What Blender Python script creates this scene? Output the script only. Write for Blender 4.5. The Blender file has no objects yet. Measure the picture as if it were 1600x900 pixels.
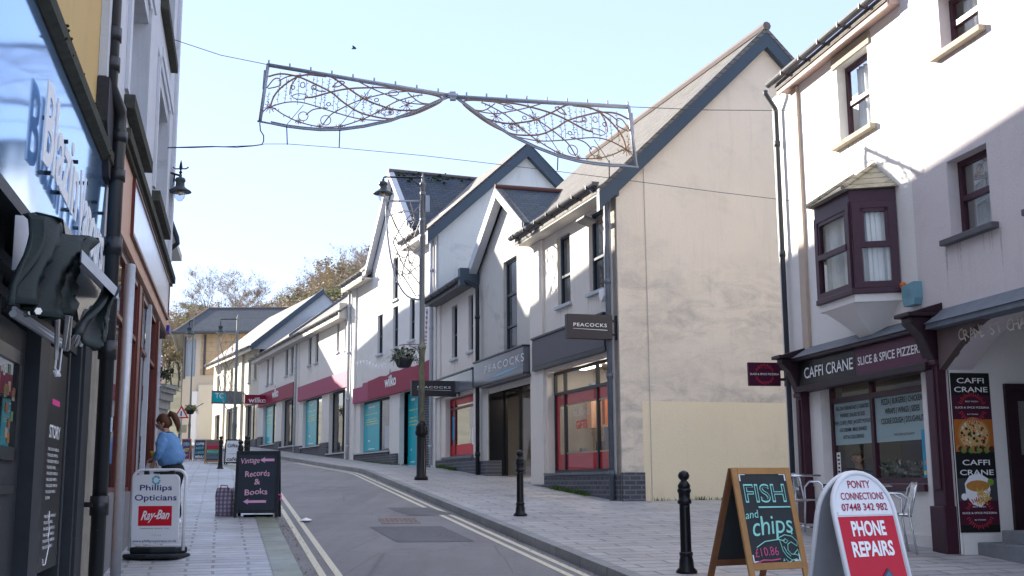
import bpy, math, random
from mathutils import Vector, Matrix, noise
from mathutils.geometry import tessellate_polygon
R=math.radians; random.seed(7)
SC=bpy.context.scene; COL=SC.collection
# ------------------------------------------------------------------ survey of the street
FOC=1790.; PIT=math.atan(303/FOC); ROL=.0071; CZ=1.6
def ray(u,v):
    a=(u-800)/FOC; b=(450-v)/FOC
    a,b=a+ROL*b,b-ROL*a
    return (a,math.cos(PIT)-b*math.sin(PIT),math.sin(PIT)+b*math.cos(PIT))
SA=math.atan(.2564/1.0134)                       # heading of the street
SD=(-math.sin(SA),math.cos(SA)); SN=(math.cos(SA),math.sin(SA))
HB=[(-40,-2.3),(32,1.984),(38,2.2),(44,2.5),(53,2.98),(62,3.5),(80,4.4),(120,6),(400,9)]
def H(t):
    for (a,b),(c,d) in zip(HB,HB[1:]):
        if t<=c: return b+(d-b)*(t-a)/(c-a)
    return HB[-1][1]
def tn(x,y): return x*SD[0]+y*SD[1], x*SN[0]+y*SN[1]
def xy(t,n): return (t*SD[0]+n*SN[0], t*SD[1]+n*SN[1])
def G(x,y): return H(tn(x,y)[0])
def gnd(u,v,dz=0.):
    r=ray(u,v); k=3.
    while k<160:
        if CZ+r[2]*k<G(r[0]*k,r[1]*k)+dz: break
        k+=.01
    return (r[0]*k,r[1]*k,G(r[0]*k,r[1]*k)+dz)
def atY(u,v,Y):
    r=ray(u,v); k=Y/r[1]; return (r[0]*k,Y,CZ+r[2]*k)
class Fr:                                         # a facade: s along it, o outward, z up
    def __init__(f,p,ang,side):
        f.p=p; a=f.ang=R(ang); f.d=(-math.sin(a),math.cos(a)); f.n=(side*math.cos(a),side*math.sin(a)); f.side=side
    def w(f,s,o,z): return (f.p[0]+f.d[0]*s+f.n[0]*o, f.p[1]+f.d[1]*s+f.n[1]*o, z)
    def px(f,u,v,o=0.):
        r=ray(u,v); n=f.n; k=(f.p[0]*n[0]+f.p[1]*n[1]+o)/(r[0]*n[0]+r[1]*n[1])
        x,y=r[0]*k,r[1]*k
        return ((x-f.p[0])*f.d[0]+(y-f.p[1])*f.d[1], CZ+r[2]*k)
    def rc(f,u0,u1,vt,vb,o=0.):                   # rectangle seen between columns u0,u1; top/bottom read at its middle
        um=(u0+u1)/2; vm=(vt+vb)/2
        a=f.px(u0,vm,o)[0]; b=f.px(u1,vm,o)[0]
        return (min(a,b),max(a,b),f.px(um,vb,o)[1],f.px(um,vt,o)[1])
    def g(f,s,o=0.): x,y,_=f.w(s,o,0); return G(x,y)
    def perp(f,s,side): return Fr(f.w(s,0,0)[:2],math.degrees(f.ang)-90,side)
# ------------------------------------------------------------------ materials
def nt_new(name):
    m=bpy.data.materials.new(name); m.use_nodes=True; nt=m.node_tree; return m,nt,nt.nodes['Principled BSDF']
def nd(nt,t,**k):
    n=nt.nodes.new(t)
    for a,b in k.items(): setattr(n,a,b)
    return n
def ramp(nt,fac,stops):
    r=nd(nt,'ShaderNodeValToRGB'); e=r.color_ramp.elements
    while len(e)<len(stops): e.new(.5)
    for i,(p,c) in enumerate(stops): e[i].position=p; e[i].color=(*c,1) if len(c)==3 else c
    nt.links.new(fac,r.inputs[0]); return r.outputs[0]
def mixc(nt,f,a,b,mode='MIX'):
    m=nd(nt,'ShaderNodeMix',data_type='RGBA',blend_type=mode)
    for i,x in ((0,f),(6,a),(7,b)):
        if hasattr(x,'is_output'): nt.links.new(x,m.inputs[i])
        elif i==0: m.inputs[0].default_value=x
        else: m.inputs[i].default_value=(*x,1)
    return m.outputs[2]
def noi(nt,vec,scale,detail=5,rough=.6,dist=0.):
    n=nd(nt,'ShaderNodeTexNoise'); n.inputs['Scale'].default_value=scale; n.inputs['Detail'].default_value=detail
    n.inputs['Roughness'].default_value=rough; n.inputs['Distortion'].default_value=dist
    if vec: nt.links.new(vec,n.inputs['Vector'])
    return n.outputs['Fac']
def mapv(nt,vec,sc):
    m=nd(nt,'ShaderNodeMapping'); m.inputs['Scale'].default_value=sc; nt.links.new(vec,m.inputs[0]); return m.outputs[0]
def pos(nt): return nd(nt,'ShaderNodeNewGeometry').outputs['Position']
def bump(nt,b,h,st=.3,dist=.02):
    n=nd(nt,'ShaderNodeBump'); n.inputs['Strength'].default_value=st; n.inputs['Distance'].default_value=dist
    nt.links.new(h,n.inputs['Height']); nt.links.new(n.outputs[0],b.inputs['Normal'])
def sc3(c,k): return tuple(x*k for x in c)
MC={}
def plain(name,c,rough=.55,metal=0.,var=.12,scale=6.,spec=.28,bm=.0,alpha=None):
    if name in MC: return MC[name]
    m,nt,b=nt_new(name)
    v=noi(nt,pos(nt),scale)
    nt.links.new(mixc(nt,v,sc3(c,1-var),sc3(c,1+var)),b.inputs['Base Color'])
    b.inputs['Roughness'].default_value=rough; b.inputs['Metallic'].default_value=metal; b.inputs['Specular IOR Level'].default_value=spec
    if bm: bump(nt,b,noi(nt,pos(nt),scale*8),bm)
    MC[name]=m; return m
def render_wall(name,c,stain=.25,stc=(.22,.2,.18),streak=1.,grime=None,rough=.85):
    """painted render: faint mottling, rain streaks and grey-black algae patches of their own"""
    m,nt,b=nt_new(name); P=pos(nt)
    col=mixc(nt,noi(nt,P,.9,6),sc3(c,.90),sc3(c,1.06)); col=mixc(nt,ramp(nt,noi(nt,P,26,6,.8),[(.35,(0,0,0)),(.75,(.25,)*3)]),col,sc3(c,.8)); fs_=noi(nt,mapv(nt,P,(9,9,.35)),1.2,5,.7); col=mixc(nt,ramp(nt,fs_,[(.58,(0,0,0)),(.8,(stain*.6,)*3)]),col,stc)
    st=noi(nt,mapv(nt,P,(2.3,2.3,.3)),1.5,8,.75,1.2)
    f=ramp(nt,st,[(.54,(0,0,0)),(.85,(stain*streak*.8,)*3)])
    col=mixc(nt,f,col,stc)
    big=noi(nt,mapv(nt,P,(1,1,1.6)),.55,8,.7,.4)
    f2=ramp(nt,big,[(.56,(0,0,0)),(.72,(stain,)*3)])
    col=mixc(nt,f2,col,stc)
    if grime:                                      # band of algae between heights (z0,z1) with ragged edges
        z0,z1,k=grime
        sx=nd(nt,'ShaderNodeSeparateXYZ'); nt.links.new(P,sx.inputs[0])
        mr=nd(nt,'ShaderNodeMapRange'); mr.inputs[1].default_value=z0; mr.inputs[2].default_value=z1; nt.links.new(sx.outputs[2],mr.inputs[0])
        band=ramp(nt,mr.outputs[0],[(0,(1,1,1)),(.25,(.35,)*3),(.55,(.8,)*3),(.75,(.6,)*3),(1,(0,0,0))])
        nz=ramp(nt,noi(nt,mapv(nt,P,(1.2,1.2,2.6)),1.3,9,.72,.6),[(.42,(0,0,0)),(.7,(k,)*3)])
        col=mixc(nt,mixc(nt,1.,band,nz,'MULTIPLY'),col,stc)
    nt.links.new(col,b.inputs['Base Color']); b.inputs['Roughness'].default_value=rough
    bump(nt,b,noi(nt,P,30,7,.75),.6,.012); MC[name]=m; return m
def coords(nt,ang,kz=1.,off=0.):
    a=R(ang); P=pos(nt)
    d=nd(nt,'ShaderNodeVectorMath',operation='DOT_PRODUCT'); nt.links.new(P,d.inputs[0]); d.inputs[1].default_value=(-math.sin(a),math.cos(a),0)
    s=nd(nt,'ShaderNodeSeparateXYZ'); nt.links.new(P,s.inputs[0])
    mu=nd(nt,'ShaderNodeMath',operation='MULTIPLY'); nt.links.new(s.outputs[2],mu.inputs[0]); mu.inputs[1].default_value=kz
    c=nd(nt,'ShaderNodeCombineXYZ'); nt.links.new(d.outputs['Value'],c.inputs[0]); nt.links.new(mu.outputs[0],c.inputs[1]); return c.outputs[0],P
def bricky(name,ang,c1,c2,cm,bw,bh,ms,kz=1.,rough=.7,moss=0.,bs=.5):
    m,nt,b=nt_new(name); v,P=coords(nt,ang,kz)
    t=nd(nt,'ShaderNodeTexBrick'); nt.links.new(v,t.inputs[0])
    for k,x in (('Color1',c1),('Color2',c2),('Mortar',cm)): t.inputs[k].default_value=(*x,1)
    for k,x in (('Scale',1.),('Mortar Size',ms),('Brick Width',bw),('Row Height',bh),('Bias',-.1)): t.inputs[k].default_value=x
    col=mixc(nt,ramp(nt,noi(nt,P,2.2,7,.7),[(.3,(0,0,0)),(.75,(.6,)*3)]),t.outputs[0],sc3(c1,1.7))
    if moss:
        col=mixc(nt,ramp(nt,noi(nt,P,1.7,8,.75,.5),[(.52,(0,0,0)),(.68,(moss,)*3)]),col,(.07,.09,.02))
    nt.links.new(col,b.inputs['Base Color']); b.inputs['Roughness'].default_value=rough; b.inputs['Specular IOR Level'].default_value=.25
    iv=nd(nt,'ShaderNodeMath',operation='SUBTRACT'); iv.inputs[0].default_value=1.; nt.links.new(t.outputs['Fac'],iv.inputs[1])
    ad=nd(nt,'ShaderNodeMath',operation='ADD'); nt.links.new(iv.outputs[0],ad.inputs[0]); nt.links.new(noi(nt,P,14,6),ad.inputs[1])
    bump(nt,b,ad.outputs[0],bs,.02); MC[name]=m; return m
def glassy(name,tint=(.9,.95,.95),refl=.16,rough=.01,dirt=.06):
    m=bpy.data.materials.new(name); m.use_nodes=True; nt=m.node_tree; nt.nodes.clear()
    o=nd(nt,'ShaderNodeOutputMaterial'); tr=nd(nt,'ShaderNodeBsdfTransparent'); gl=nd(nt,'ShaderNodeBsdfGlossy'); df=nd(nt,'ShaderNodeBsdfDiffuse')
    tr.inputs[0].default_value=(*tint,1); gl.inputs['Roughness'].default_value=rough; df.inputs[0].default_value=(.5,.5,.5,1)
    fr=nd(nt,'ShaderNodeLayerWeight'); fr.inputs[0].default_value=.5; pw=nd(nt,'ShaderNodeMath',operation='POWER'); nt.links.new(fr.outputs['Facing'],pw.inputs[0]); pw.inputs[1].default_value=4.5
    ma=nd(nt,'ShaderNodeMath',operation='ADD',use_clamp=True); nt.links.new(pw.outputs[0],ma.inputs[0]); ma.inputs[1].default_value=refl+.05
    a=nd(nt,'ShaderNodeMixShader'); nt.links.new(ma.outputs[0],a.inputs[0]); nt.links.new(tr.outputs[0],a.inputs[1]); nt.links.new(gl.outputs[0],a.inputs[2])
    c=nd(nt,'ShaderNodeMixShader'); nt.links.new(ramp(nt,noi(nt,pos(nt),3,6),[(.45,(0,0,0)),(.8,(dirt,)*3)]),c.inputs[0]); nt.links.new(a.outputs[0],c.inputs[1]); nt.links.new(df.outputs[0],c.inputs[2])
    bp=nd(nt,'ShaderNodeBump'); bp.inputs['Strength'].default_value=.04; bp.inputs['Distance'].default_value=.02; nt.links.new(noi(nt,pos(nt),1.1,1),bp.inputs['Height']); nt.links.new(bp.outputs[0],gl.inputs['Normal'])
    nt.links.new(c.outputs[0],o.inputs[0]); MC[name]=m; return m
def emis(name,c,s):
    m,nt,b=nt_new(name); b.inputs['Base Color'].default_value=(*c,1); b.inputs['Emission Color'].default_value=(*c,1); b.inputs['Emission Strength'].default_value=s; return m
# ------------------------------------------------------------------ mesh building
SPLIT={'pilaster','porch_side','bay_trim','window_sill','dark_pier','downlights','ceiling_emitters','door_post','fascia_trim','red_vinyl_border','hinges','arms','stallriser','transom','handle','soffit','bracket','cornice','frosted_band','upper_cladding','window_surround','lead_canopy','window','rail','pole_caps','letter_standoffs','porch_wall','pink_strip','cord','dropper','stay_wires','sign_frame','brackets','garment','stock','clothes_display','curtain','step','bands','door'}
class MB:
    def __init__(b,fr=None): b.v=[];b.f=[];b.mi=[];b.mats=[];b.fr=fr;b.sm=[];b.smooth=False
    def m(b,mat):
        if mat not in b.mats: b.mats.append(mat)
        b.cur=b.mats.index(mat); return b
    def P(b,p): return tuple(b.fr.w(*p)) if b.fr else tuple(p)
    def add(b,vs,fs,raw=False):
        n=len(b.v); b.v+= [tuple(p) if raw else b.P(p) for p in vs]
        for f in fs: b.f.append(tuple(i+n for i in f)); b.mi.append(getattr(b,'cur',0)); b.sm.append(b.smooth)
    def box(b,x0,x1,y0,y1,z0,z1):
        b.add([(x,y,z) for x in (x0,x1) for y in (y0,y1) for z in (z0,z1)],[(0,1,3,2),(4,6,7,5),(0,4,5,1),(2,3,7,6),(0,2,6,4),(1,5,7,3)]); return b
    def quad(b,*p): b.add(p,[tuple(range(len(p)))]); return b
    def prism(b,pts,vec):                          # polygon pushed along a vector (local coords)
        n=len(pts); q=[tuple(a+c for a,c in zip(p,vec)) for p in pts]
        b.add(list(pts)+q,[tuple(range(n))[::-1],tuple(range(n,2*n))]+[(i,(i+1)%n,(i+1)%n+n,i+n) for i in range(n)]); return b
    def ext(b,pts,o0,o1):                          # outline of (s,z) between two depths
        return b.prism([(s,o0,z) for s,z in pts],(0,o1-o0,0))
    def holes(b,outline,holes,o,rev):              # sheet with openings and reveals going in by rev
        polys=[[Vector((s,z,0)) for s,z in outline]]+[[Vector((a,c,0)),Vector((a,d,0)),Vector((bb,d,0)),Vector((bb,c,0))] for a,bb,c,d in holes]
        flat=[p for q in polys for p in q]; tr=tessellate_polygon(polys)
        b.add([(p.x,o,p.y) for p in flat],[tuple(t) for t in tr])
        for a,c,z0,z1 in holes:
            q=[(a,z0),(a,z1),(c,z1),(c,z0)]
            for i in range(4):
                p,r=q[i],q[(i+1)%4]; b.quad((p[0],o,p[1]),(r[0],o,r[1]),(r[0],o-rev,r[1]),(p[0],o-rev,p[1]))
        return b
    def tube(b,pts,r,n=8,cap=True,raw=False):
        pts=[Vector(p if raw else b.P(p)) for p in pts]; rs=r if isinstance(r,(list,tuple)) else [r]*len(pts)
        T=[(pts[min(i+1,len(pts)-1)]-pts[max(i-1,0)]).normalized() for i in range(len(pts))]
        up=Vector((0,0,1)) if abs(T[0].z)<.9 else Vector((1,0,0)); x=T[0].cross(up).normalized(); vs=[]
        for p,t,rr in zip(pts,T,rs):
            x=(x-t*x.dot(t)).normalized(); y=t.cross(x)
            vs+=[p+(x*math.cos(2*math.pi*k/n)+y*math.sin(2*math.pi*k/n))*rr for k in range(n)]
        fs=[(i*n+k,i*n+(k+1)%n,(i+1)*n+(k+1)%n,(i+1)*n+k) for i in range(len(pts)-1) for k in range(n)]
        if cap: fs+=[tuple(range(n))[::-1],tuple(range(len(vs)-n,len(vs)))]
        b.add([tuple(v) for v in vs],fs,raw=True); return b
    def lathe(b,c,prof,n=16,raw=True,axis=None):   # prof (r,z) about vertical through c
        vs=[];
        for r,z in prof: vs+=[(c[0]+r*math.cos(2*math.pi*k/n),c[1]+r*math.sin(2*math.pi*k/n),c[2]+z) for k in range(n)]
        fs=[(i*n+k,i*n+(k+1)%n,(i+1)*n+(k+1)%n,(i+1)*n+k) for i in range(len(prof)-1) for k in range(n)]
        fs+=[tuple(range(n))[::-1],tuple(range(len(vs)-n,len(vs)))]
        s=b.smooth; b.smooth=True; b.add(vs,fs,raw=True); b.smooth=s; return b
    def ball(b,c,r,n=10,sq=(1,1,1)):
        vs=[];m=max(4,n//2)
        for i in range(m+1):
            t=math.pi*i/m; rr=max(math.sin(t),.001)
            vs+=[(c[0]+r*sq[0]*rr*math.cos(2*math.pi*k/n),c[1]+r*sq[1]*rr*math.sin(2*math.pi*k/n),c[2]+r*sq[2]*math.cos(t)) for k in range(n)]
        s=b.smooth; b.smooth=True
        b.add(vs,[(i*n+k,i*n+(k+1)%n,(i+1)*n+(k+1)%n,(i+1)*n+k) for i in range(m) for k in range(n)],raw=True); b.smooth=s; return b
    def text(b,body,o,xd,yd,h,w=None,shear=0.,jit=0.,bold=0.,al='L',sp=1.,th=.0):
        """lettering laid on a surface: o = baseline start (world), xd/yd unit directions, h cap height, w fitted width"""
        cu=bpy.data.curves.new('t','FONT'); cu.body=body; cu.shear=shear; cu.offset=bold; cu.space_character=sp; cu.resolution_u=3
        ob=bpy.data.objects.new('t',cu); COL.objects.link(ob); dg=bpy.context.evaluated_depsgraph_get()
        me=bpy.data.meshes.new_from_object(ob.evaluated_get(dg)); bpy.data.objects.remove(ob); bpy.data.curves.remove(cu)
        if not me.vertices: return b
        xs=[v.co.x for v in me.vertices]; x0,x1=min(xs),max(xs); k=h/.72; kx=k if w is None else w/(x1-x0)
        W=(x1-x0)*kx; sh={'L':0,'C':-W/2,'R':-W}[al]; o=Vector(o); xd=Vector(xd); yd=Vector(yd); nn=xd.cross(yd).normalized()*th
        vs=[]
        for v in me.vertices:
            X=(v.co.x-x0)*kx+sh; Y=v.co.y*k
            if jit: Y+=jit*h*math.sin(X/h*1.3+.7); X+=jit*h*.5*math.sin(Y/h*4)
            vs.append(tuple(o+xd*X+yd*Y+nn))
        b.add(vs,[tuple(p.vertices) for p in me.polygons],raw=True); bpy.data.meshes.remove(me); return b
    def build(b,name,mat=None,parent=None,bev=0.):
        if name in SPLIT and len(b.f)<4000:
            par=list(range(len(b.v)))
            def fd(i):
                while par[i]!=i: par[i]=par[par[i]]; i=par[i]
                return i
            for f in b.f:
                for i in f[1:]: par[fd(i)]=fd(f[0])
            cs={}
            for i in range(len(b.v)): cs.setdefault(fd(i),[]).append(i)
            gr=[]
            for r,vs in cs.items():
                lo=[min(b.v[i][k] for i in vs)-.012 for k in range(3)]; hi=[max(b.v[i][k] for i in vs)+.012 for k in range(3)]; hit=[g for g in gr if all(g[0][k]<=hi[k] and lo[k]<=g[1][k] for k in range(3))]
                ids={r}
                for g in hit: ids|=g[2]; lo=[min(a,c) for a,c in zip(lo,g[0])]; hi=[max(a,c) for a,c in zip(hi,g[1])]; gr.remove(g)
                gr.append((lo,hi,ids))
            if 1<len(gr)<60:
                out=None
                for lo,hi,ids in gr:
                    n=MB(); n.mats=b.mats; mp={}
                    for f,mi,sm in zip(b.f,b.mi,b.sm):
                        if fd(f[0]) in ids:
                            for i in f:
                                if i not in mp: mp[i]=len(n.v); n.v.append(b.v[i])
                            n.f.append(tuple(mp[i] for i in f)); n.mi.append(mi); n.sm.append(sm)
                    o=n._build(name,mat,parent,bev); out=out or o
                return out
        return b._build(name,mat,parent,bev)
    def _build(b,name,mat=None,parent=None,bev=0.):
        org=Vector((0,0,0)); r=parent
        while r is not None: org=r.location.copy() if r.parent is None else org; r=r.parent
        me=bpy.data.meshes.new(name); me.from_pydata([(x-org.x,y-org.y,z-org.z) for x,y,z in b.v],[],b.f)
        mats=b.mats or [mat]
        for m in mats: me.materials.append(m)
        if b.mats: me.polygons.foreach_set('material_index',b.mi)
        me.polygons.foreach_set('use_smooth',b.sm); me.update()
        ob=bpy.data.objects.new(name,me); COL.objects.link(ob); ob.parent=parent
        if bev:
            m=ob.modifiers.new('bevel','BEVEL'); m.width=bev; m.segments=2; m.limit_method='ANGLE'
        return ob
def tag(o,label=None,cat=None,group=None,kind=None):
    for k,v in (('label',label),('category',cat),('group',group),('kind',kind)):
        if v: o[k]=v
    return o
def thing(name,loc,label,cat,group=None,rz=0.):
    o=bpy.data.objects.new(name,None); COL.objects.link(o); o.location=loc; o.rotation_euler=(0,0,rz); o.empty_display_size=.2
    return tag(o,label,cat,group)
def struct(name,b,mat=None): return tag(b.build(name,mat),kind='structure')
def copy_tree(o,parent=None):
    c=o.copy(); COL.objects.link(c); c.parent=parent
    for ch in list(o.children): copy_tree(ch,c)
    return c
# ------------------------------------------------------------------ palette
ASPH=(.20,.19,.193)
M={}
SKYS=.15; SUNE=2.0; EXPO=2.92; SKYC=(.77,.93,1.28)
M['white']=render_wall('white_render',(.80,.775,.73),.22)
M['pea']=render_wall('offwhite_render',(.78,.72,.64),.22)
M['peagrey']=render_wall('stained_render',(.58,.56,.51),.6,(.2,.2,.19))
M['gable']=render_wall('beige_render',(.82,.71,.57),.26,(.27,.25,.235),1.1,(2.9,6.0,.75))
M['cream']=render_wall('cream_paint',(.88,.75,.52),.2,(.4,.35,.25))
M['wgable']=render_wall('weathered_white_render',(.66,.68,.67),.5,(.22,.24,.25))
M['lilac']=render_wall('lilac_render',(.66,.60,.595),.28,(.35,.3,.3))
M['caffi']=render_wall('caffi_white',(.82,.79,.75),.2,(.42,.38,.33))
M['tan']=plain('tan_paint',(.52,.42,.34),.7)
M['stone']=plain('sill_stone',(.42,.36,.27),.85,var=.3,scale=9,bm=.3)
M['creamw']=render_wall('cream_wall',(.74,.68,.55),.15)
M['slate']=bricky('slate',18,(.12,.11,.10),(.19,.175,.155),(.035,.03,.028),.25,.15,.012,1.45,.75,.35,.9)
M['slateW']=bricky('slate_upper',22.5,(.18,.165,.15),(.28,.25,.22),(.04,.035,.03),.3,.16,.012,1.45,.75,.25,.9)
M['slateS']=bricky('slate_dormer',-72,(.035,.05,.075),(.07,.085,.11),(.012,.012,.016),.25,.13,.012,1.45,.6,.6,.9)
M['brick']=bricky('plinth_brick',17.8,(.055,.06,.075),(.10,.105,.12),(.2,.2,.2),.225,.085,.012,1.,.7)
M['brickW']=bricky('plinth_brick_upper',22.5,(.055,.06,.075),(.10,.105,.12),(.2,.2,.2),.225,.085,.012,1.,.7)
M['brickG']=bricky('plinth_brick_return',-72.2,(.055,.06,.075),(.10,.105,.12),(.2,.2,.2),.225,.085,.012,1.,.7)
M['barge']=plain('barge_paint',(.055,.08,.11),.5)
M['dark']=plain('dark_frame',(.02,.024,.03),.35)
M['darkblue']=plain('blue_grey_frame',(.03,.05,.075),.35)
M['black']=plain('black_gloss',(.008,.009,.011),.25)
M['blackm']=plain('black_paint',(.03,.034,.04),.5,var=.3,bm=.1)
M['iron']=plain('black_iron',(.01,.01,.012),.28,var=.2)
M['plum']=plain('plum_paint',(.055,.018,.03),.35,var=.2)
M['plumd']=plain('plum_dark',(.028,.012,.018),.4)
M['gutter']=plain('grey_gutter',(.09,.09,.095),.45,var=.3)
M['soffit']=plain('soffit_paint',(.55,.52,.47),.7)
M['pale']=plain('pale_grey_paint',(.5,.52,.55),.6)
M['greyf']=plain('grey_fascia',(.10,.09,.105),.5,var=.06)
M['greyr']=plain('reflective_fascia',(.16,.17,.19),.15,var=.3,scale=1.5)
M['magenta']=plain('magenta_fascia',(.27,.012,.05),.55,var=.06,scale=2)
M['magl']=plain('faded_magenta',(.36,.07,.14),.6,var=.06,scale=2)
M['teal']=plain('teal_vinyl',(.0,.42,.50),.3,var=.05)
M['yellow']=plain('yellow_ink',(.75,.7,.1),.5)
M['whitei']=plain('white_ink',(.85,.85,.85),.5,var=.03)
M['blacki']=plain('black_ink',(.01,.01,.012),.5)
M['red']=plain('red_vinyl',(.62,.012,.03),.4,var=.06)
M['alu']=plain('aluminium',(.75,.76,.78),.25,1.,var=.06,spec=.5)
M['steel']=plain('galvanised_steel',(.45,.47,.5),.4,.7,var=.15,scale=20)
M['lead']=plain('lead_flashing',(.13,.15,.18),.5,var=.4,scale=7,bm=.2)
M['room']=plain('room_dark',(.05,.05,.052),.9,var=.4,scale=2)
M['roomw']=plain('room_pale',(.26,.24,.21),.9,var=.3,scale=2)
M['curtain']=plain('curtain',(.85,.85,.83),.9,var=.12,scale=9)
M['moss']=plain('moss',(.035,.05,.012),.95,var=.5,scale=14,bm=.6)
M['glass']=glassy('shop_glass',(.9,.93,.93),.0,dirt=.03)
M['glassr']=glassy('reflecting_glass',(.75,.8,.82),.22)
M['pane']=plain('dark_pane',(.012,.018,.028),.04,var=.3,spec=.9)
M['rubber']=plain('rubber',(.015,.018,.022),.6,var=.2)
def dripm():
    m=bpy.data.materials.new('run_off_grime'); m.use_nodes=True; nt=m.node_tree; nt.nodes.clear(); o=nd(nt,'ShaderNodeOutputMaterial'); a=nd(nt,'ShaderNodeBsdfTransparent'); d=nd(nt,'ShaderNodeBsdfDiffuse'); d.inputs[0].default_value=(.2,.18,.15,1); x=nd(nt,'ShaderNodeMixShader')
    nt.links.new(ramp(nt,noi(nt,pos(nt),18,6,.8),[(.35,(0,0,0)),(.75,(.45,)*3)]),x.inputs[0]); nt.links.new(a.outputs[0],x.inputs[1]); nt.links.new(d.outputs[0],x.inputs[2]); nt.links.new(x.outputs[0],o.inputs[0]); return m
M['drip']=dripm()
def paving(name,light=(.50,.50,.51),dark=(.30,.31,.335),w=.62,h=.22,moss=.35,along=False):
    m,nt,b=nt_new(name); P=pos(nt)
    mp=nd(nt,'ShaderNodeMapping'); mp.inputs['Rotation'].default_value=(0,0,-SA+(math.pi/2 if along else 0)); nt.links.new(P,mp.inputs[0])
    dz=nd(nt,'ShaderNodeTexNoise'); dz.inputs['Scale'].default_value=1.2; nt.links.new(P,dz.inputs[0])
    t=nd(nt,'ShaderNodeTexBrick'); nt.links.new(mixc(nt,.07,mp.outputs[0],dz.outputs['Color'],'ADD'),t.inputs[0])
    for k,x in (('Color1',dark),('Color2',light),('Mortar',(.12,.12,.115))): t.inputs[k].default_value=(*x,1)
    for k,x in (('Scale',1.),('Mortar Size',.018),('Mortar Smooth',.2),('Brick Width',w),('Row Height',h),('Bias',.05)): t.inputs[k].default_value=x
    t.offset=.43
    col=mixc(nt,ramp(nt,noi(nt,P,.8,8,.7),[(.3,(0,0,0)),(.75,(.45,)*3)]),t.outputs[0],sc3(light,1.25))
    col=mixc(nt,ramp(nt,noi(nt,P,3.3,9,.75),[(.5,(0,0,0)),(.8,(.75,)*3)]),col,sc3(dark,.55))
    gs=nd(nt,'ShaderNodeTexVoronoi'); gs.inputs['Scale'].default_value=2.1; nt.links.new(P,gs.inputs[0]); col=mixc(nt,ramp(nt,gs.outputs[0],[(.0,(.45,)*3),(.03,(.4,)*3),(.045,(0,0,0))]),col,sc3(dark,.4)); col=mixc(nt,ramp(nt,noi(nt,P,45,5,.8),[(.4,(0,0,0)),(.75,(.4,)*3)]),col,sc3(dark,.5))
    if moss: col=mixc(nt,ramp(nt,noi(nt,P,.75,9,.75,.6),[(.53,(0,0,0)),(.7,(moss,)*3)]),col,(.13,.15,.06))
    nt.links.new(col,b.inputs['Base Color'])
    nt.links.new(ramp(nt,noi(nt,P,1.3,6,.6),[(.3,(.35,)*3),(.7,(.62,)*3)]),b.inputs['Roughness'])
    iv=nd(nt,'ShaderNodeMath',operation='MULTIPLY_ADD'); nt.links.new(t.outputs['Fac'],iv.inputs[0]); iv.inputs[1].default_value=-1.4; nt.links.new(noi(nt,P,9,8,.7),iv.inputs[2])
    bump(nt,b,iv.outputs[0],.55,.015); return m
M['slab']=paving('paving_setts'); M['slabR']=paving('paving_flags',(.48,.465,.465),(.33,.325,.335),.7,.26,.15)
M['kerb']=paving('kerb_stone',(.26,.27,.28),(.2,.21,.22),.9,5.,.15,True)
M['kerbm']=paving('mossy_kerb_stone',(.24,.26,.2),(.17,.19,.14),.9,5.,.7,True)
def asphalt(name,c):
    m,nt,b=nt_new(name); P=pos(nt)
    col=mixc(nt,ramp(nt,noi(nt,P,75,4,.85),[(.32,(0,0,0)),(.7,(1,1,1))]),sc3(c,.45),sc3(c,1.75))
    st=nd(nt,'ShaderNodeTexVoronoi'); st.inputs['Scale'].default_value=55; nt.links.new(P,st.inputs[0])
    col=mixc(nt,ramp(nt,st.outputs[0],[(.0,(.8,)*3),(.16,(0,0,0))]),col,sc3(c,3.0))
    col=mixc(nt,ramp(nt,noi(nt,P,.45,8,.7),[(.35,(0,0,0)),(.7,(.65,)*3)]),col,sc3(c,1.55))
    col=mixc(nt,ramp(nt,noi(nt,P,1.1,9,.8,.8),[(.56,(0,0,0)),(.7,(.55,)*3)]),col,sc3(c,.4))
    mp=nd(nt,'ShaderNodeMapping'); mp.inputs['Rotation'].default_value=(0,0,-SA); mp.inputs['Scale'].default_value=(1.6,.12,1); nt.links.new(P,mp.inputs[0])
    col=mixc(nt,ramp(nt,noi(nt,mp.outputs[0],1.4,4,.5),[(.45,(0,0,0)),(.7,(.4,)*3)]),col,sc3(c,.6))
    v=nd(nt,'ShaderNodeTexVoronoi',feature='DISTANCE_TO_EDGE'); v.inputs['Scale'].default_value=.5; nt.links.new(mixc(nt,.35,P,nd(nt,'ShaderNodeTexNoise').outputs['Color'],'ADD'),v.inputs[0])
    col=mixc(nt,ramp(nt,v.outputs[0],[(0,(.45,)*3),(.006,(0,0,0))]),col,sc3(c,.4))
    nt.links.new(col,b.inputs['Base Color']); b.inputs['Roughness'].default_value=.75
    bump(nt,b,noi(nt,P,90,5,.8),.9,.012); return m
M['asph']=asphalt('asphalt',ASPH); M['asphd']=asphalt('patch_asphalt',(.115,.11,.118))
def worn(name,c,under,th=.52):
    m,nt,b=nt_new(name); f=ramp(nt,noi(nt,pos(nt),22,8,.75),[(th,(0,0,0)),(th+.12,(1,1,1))])
    nt.links.new(mixc(nt,f,c,under),b.inputs['Base Color']); b.inputs['Roughness'].default_value=.7; return m
M['line']=worn('road_paint',(.66,.61,.46),ASPH,.55)
M['chalk']=worn('chalk_cyan',(.32,.75,.66),(.03,.035,.04),.62); M['chalkp']=worn('chalk_pink',(.72,.42,.55),(.03,.035,.045),.62); M['chalkr']=worn('chalk_red',(.6,.1,.25),(.03,.035,.04),.6)
M['chalkw']=worn('chalk_white',(.75,.75,.78),(.03,.035,.045),.62)
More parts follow.
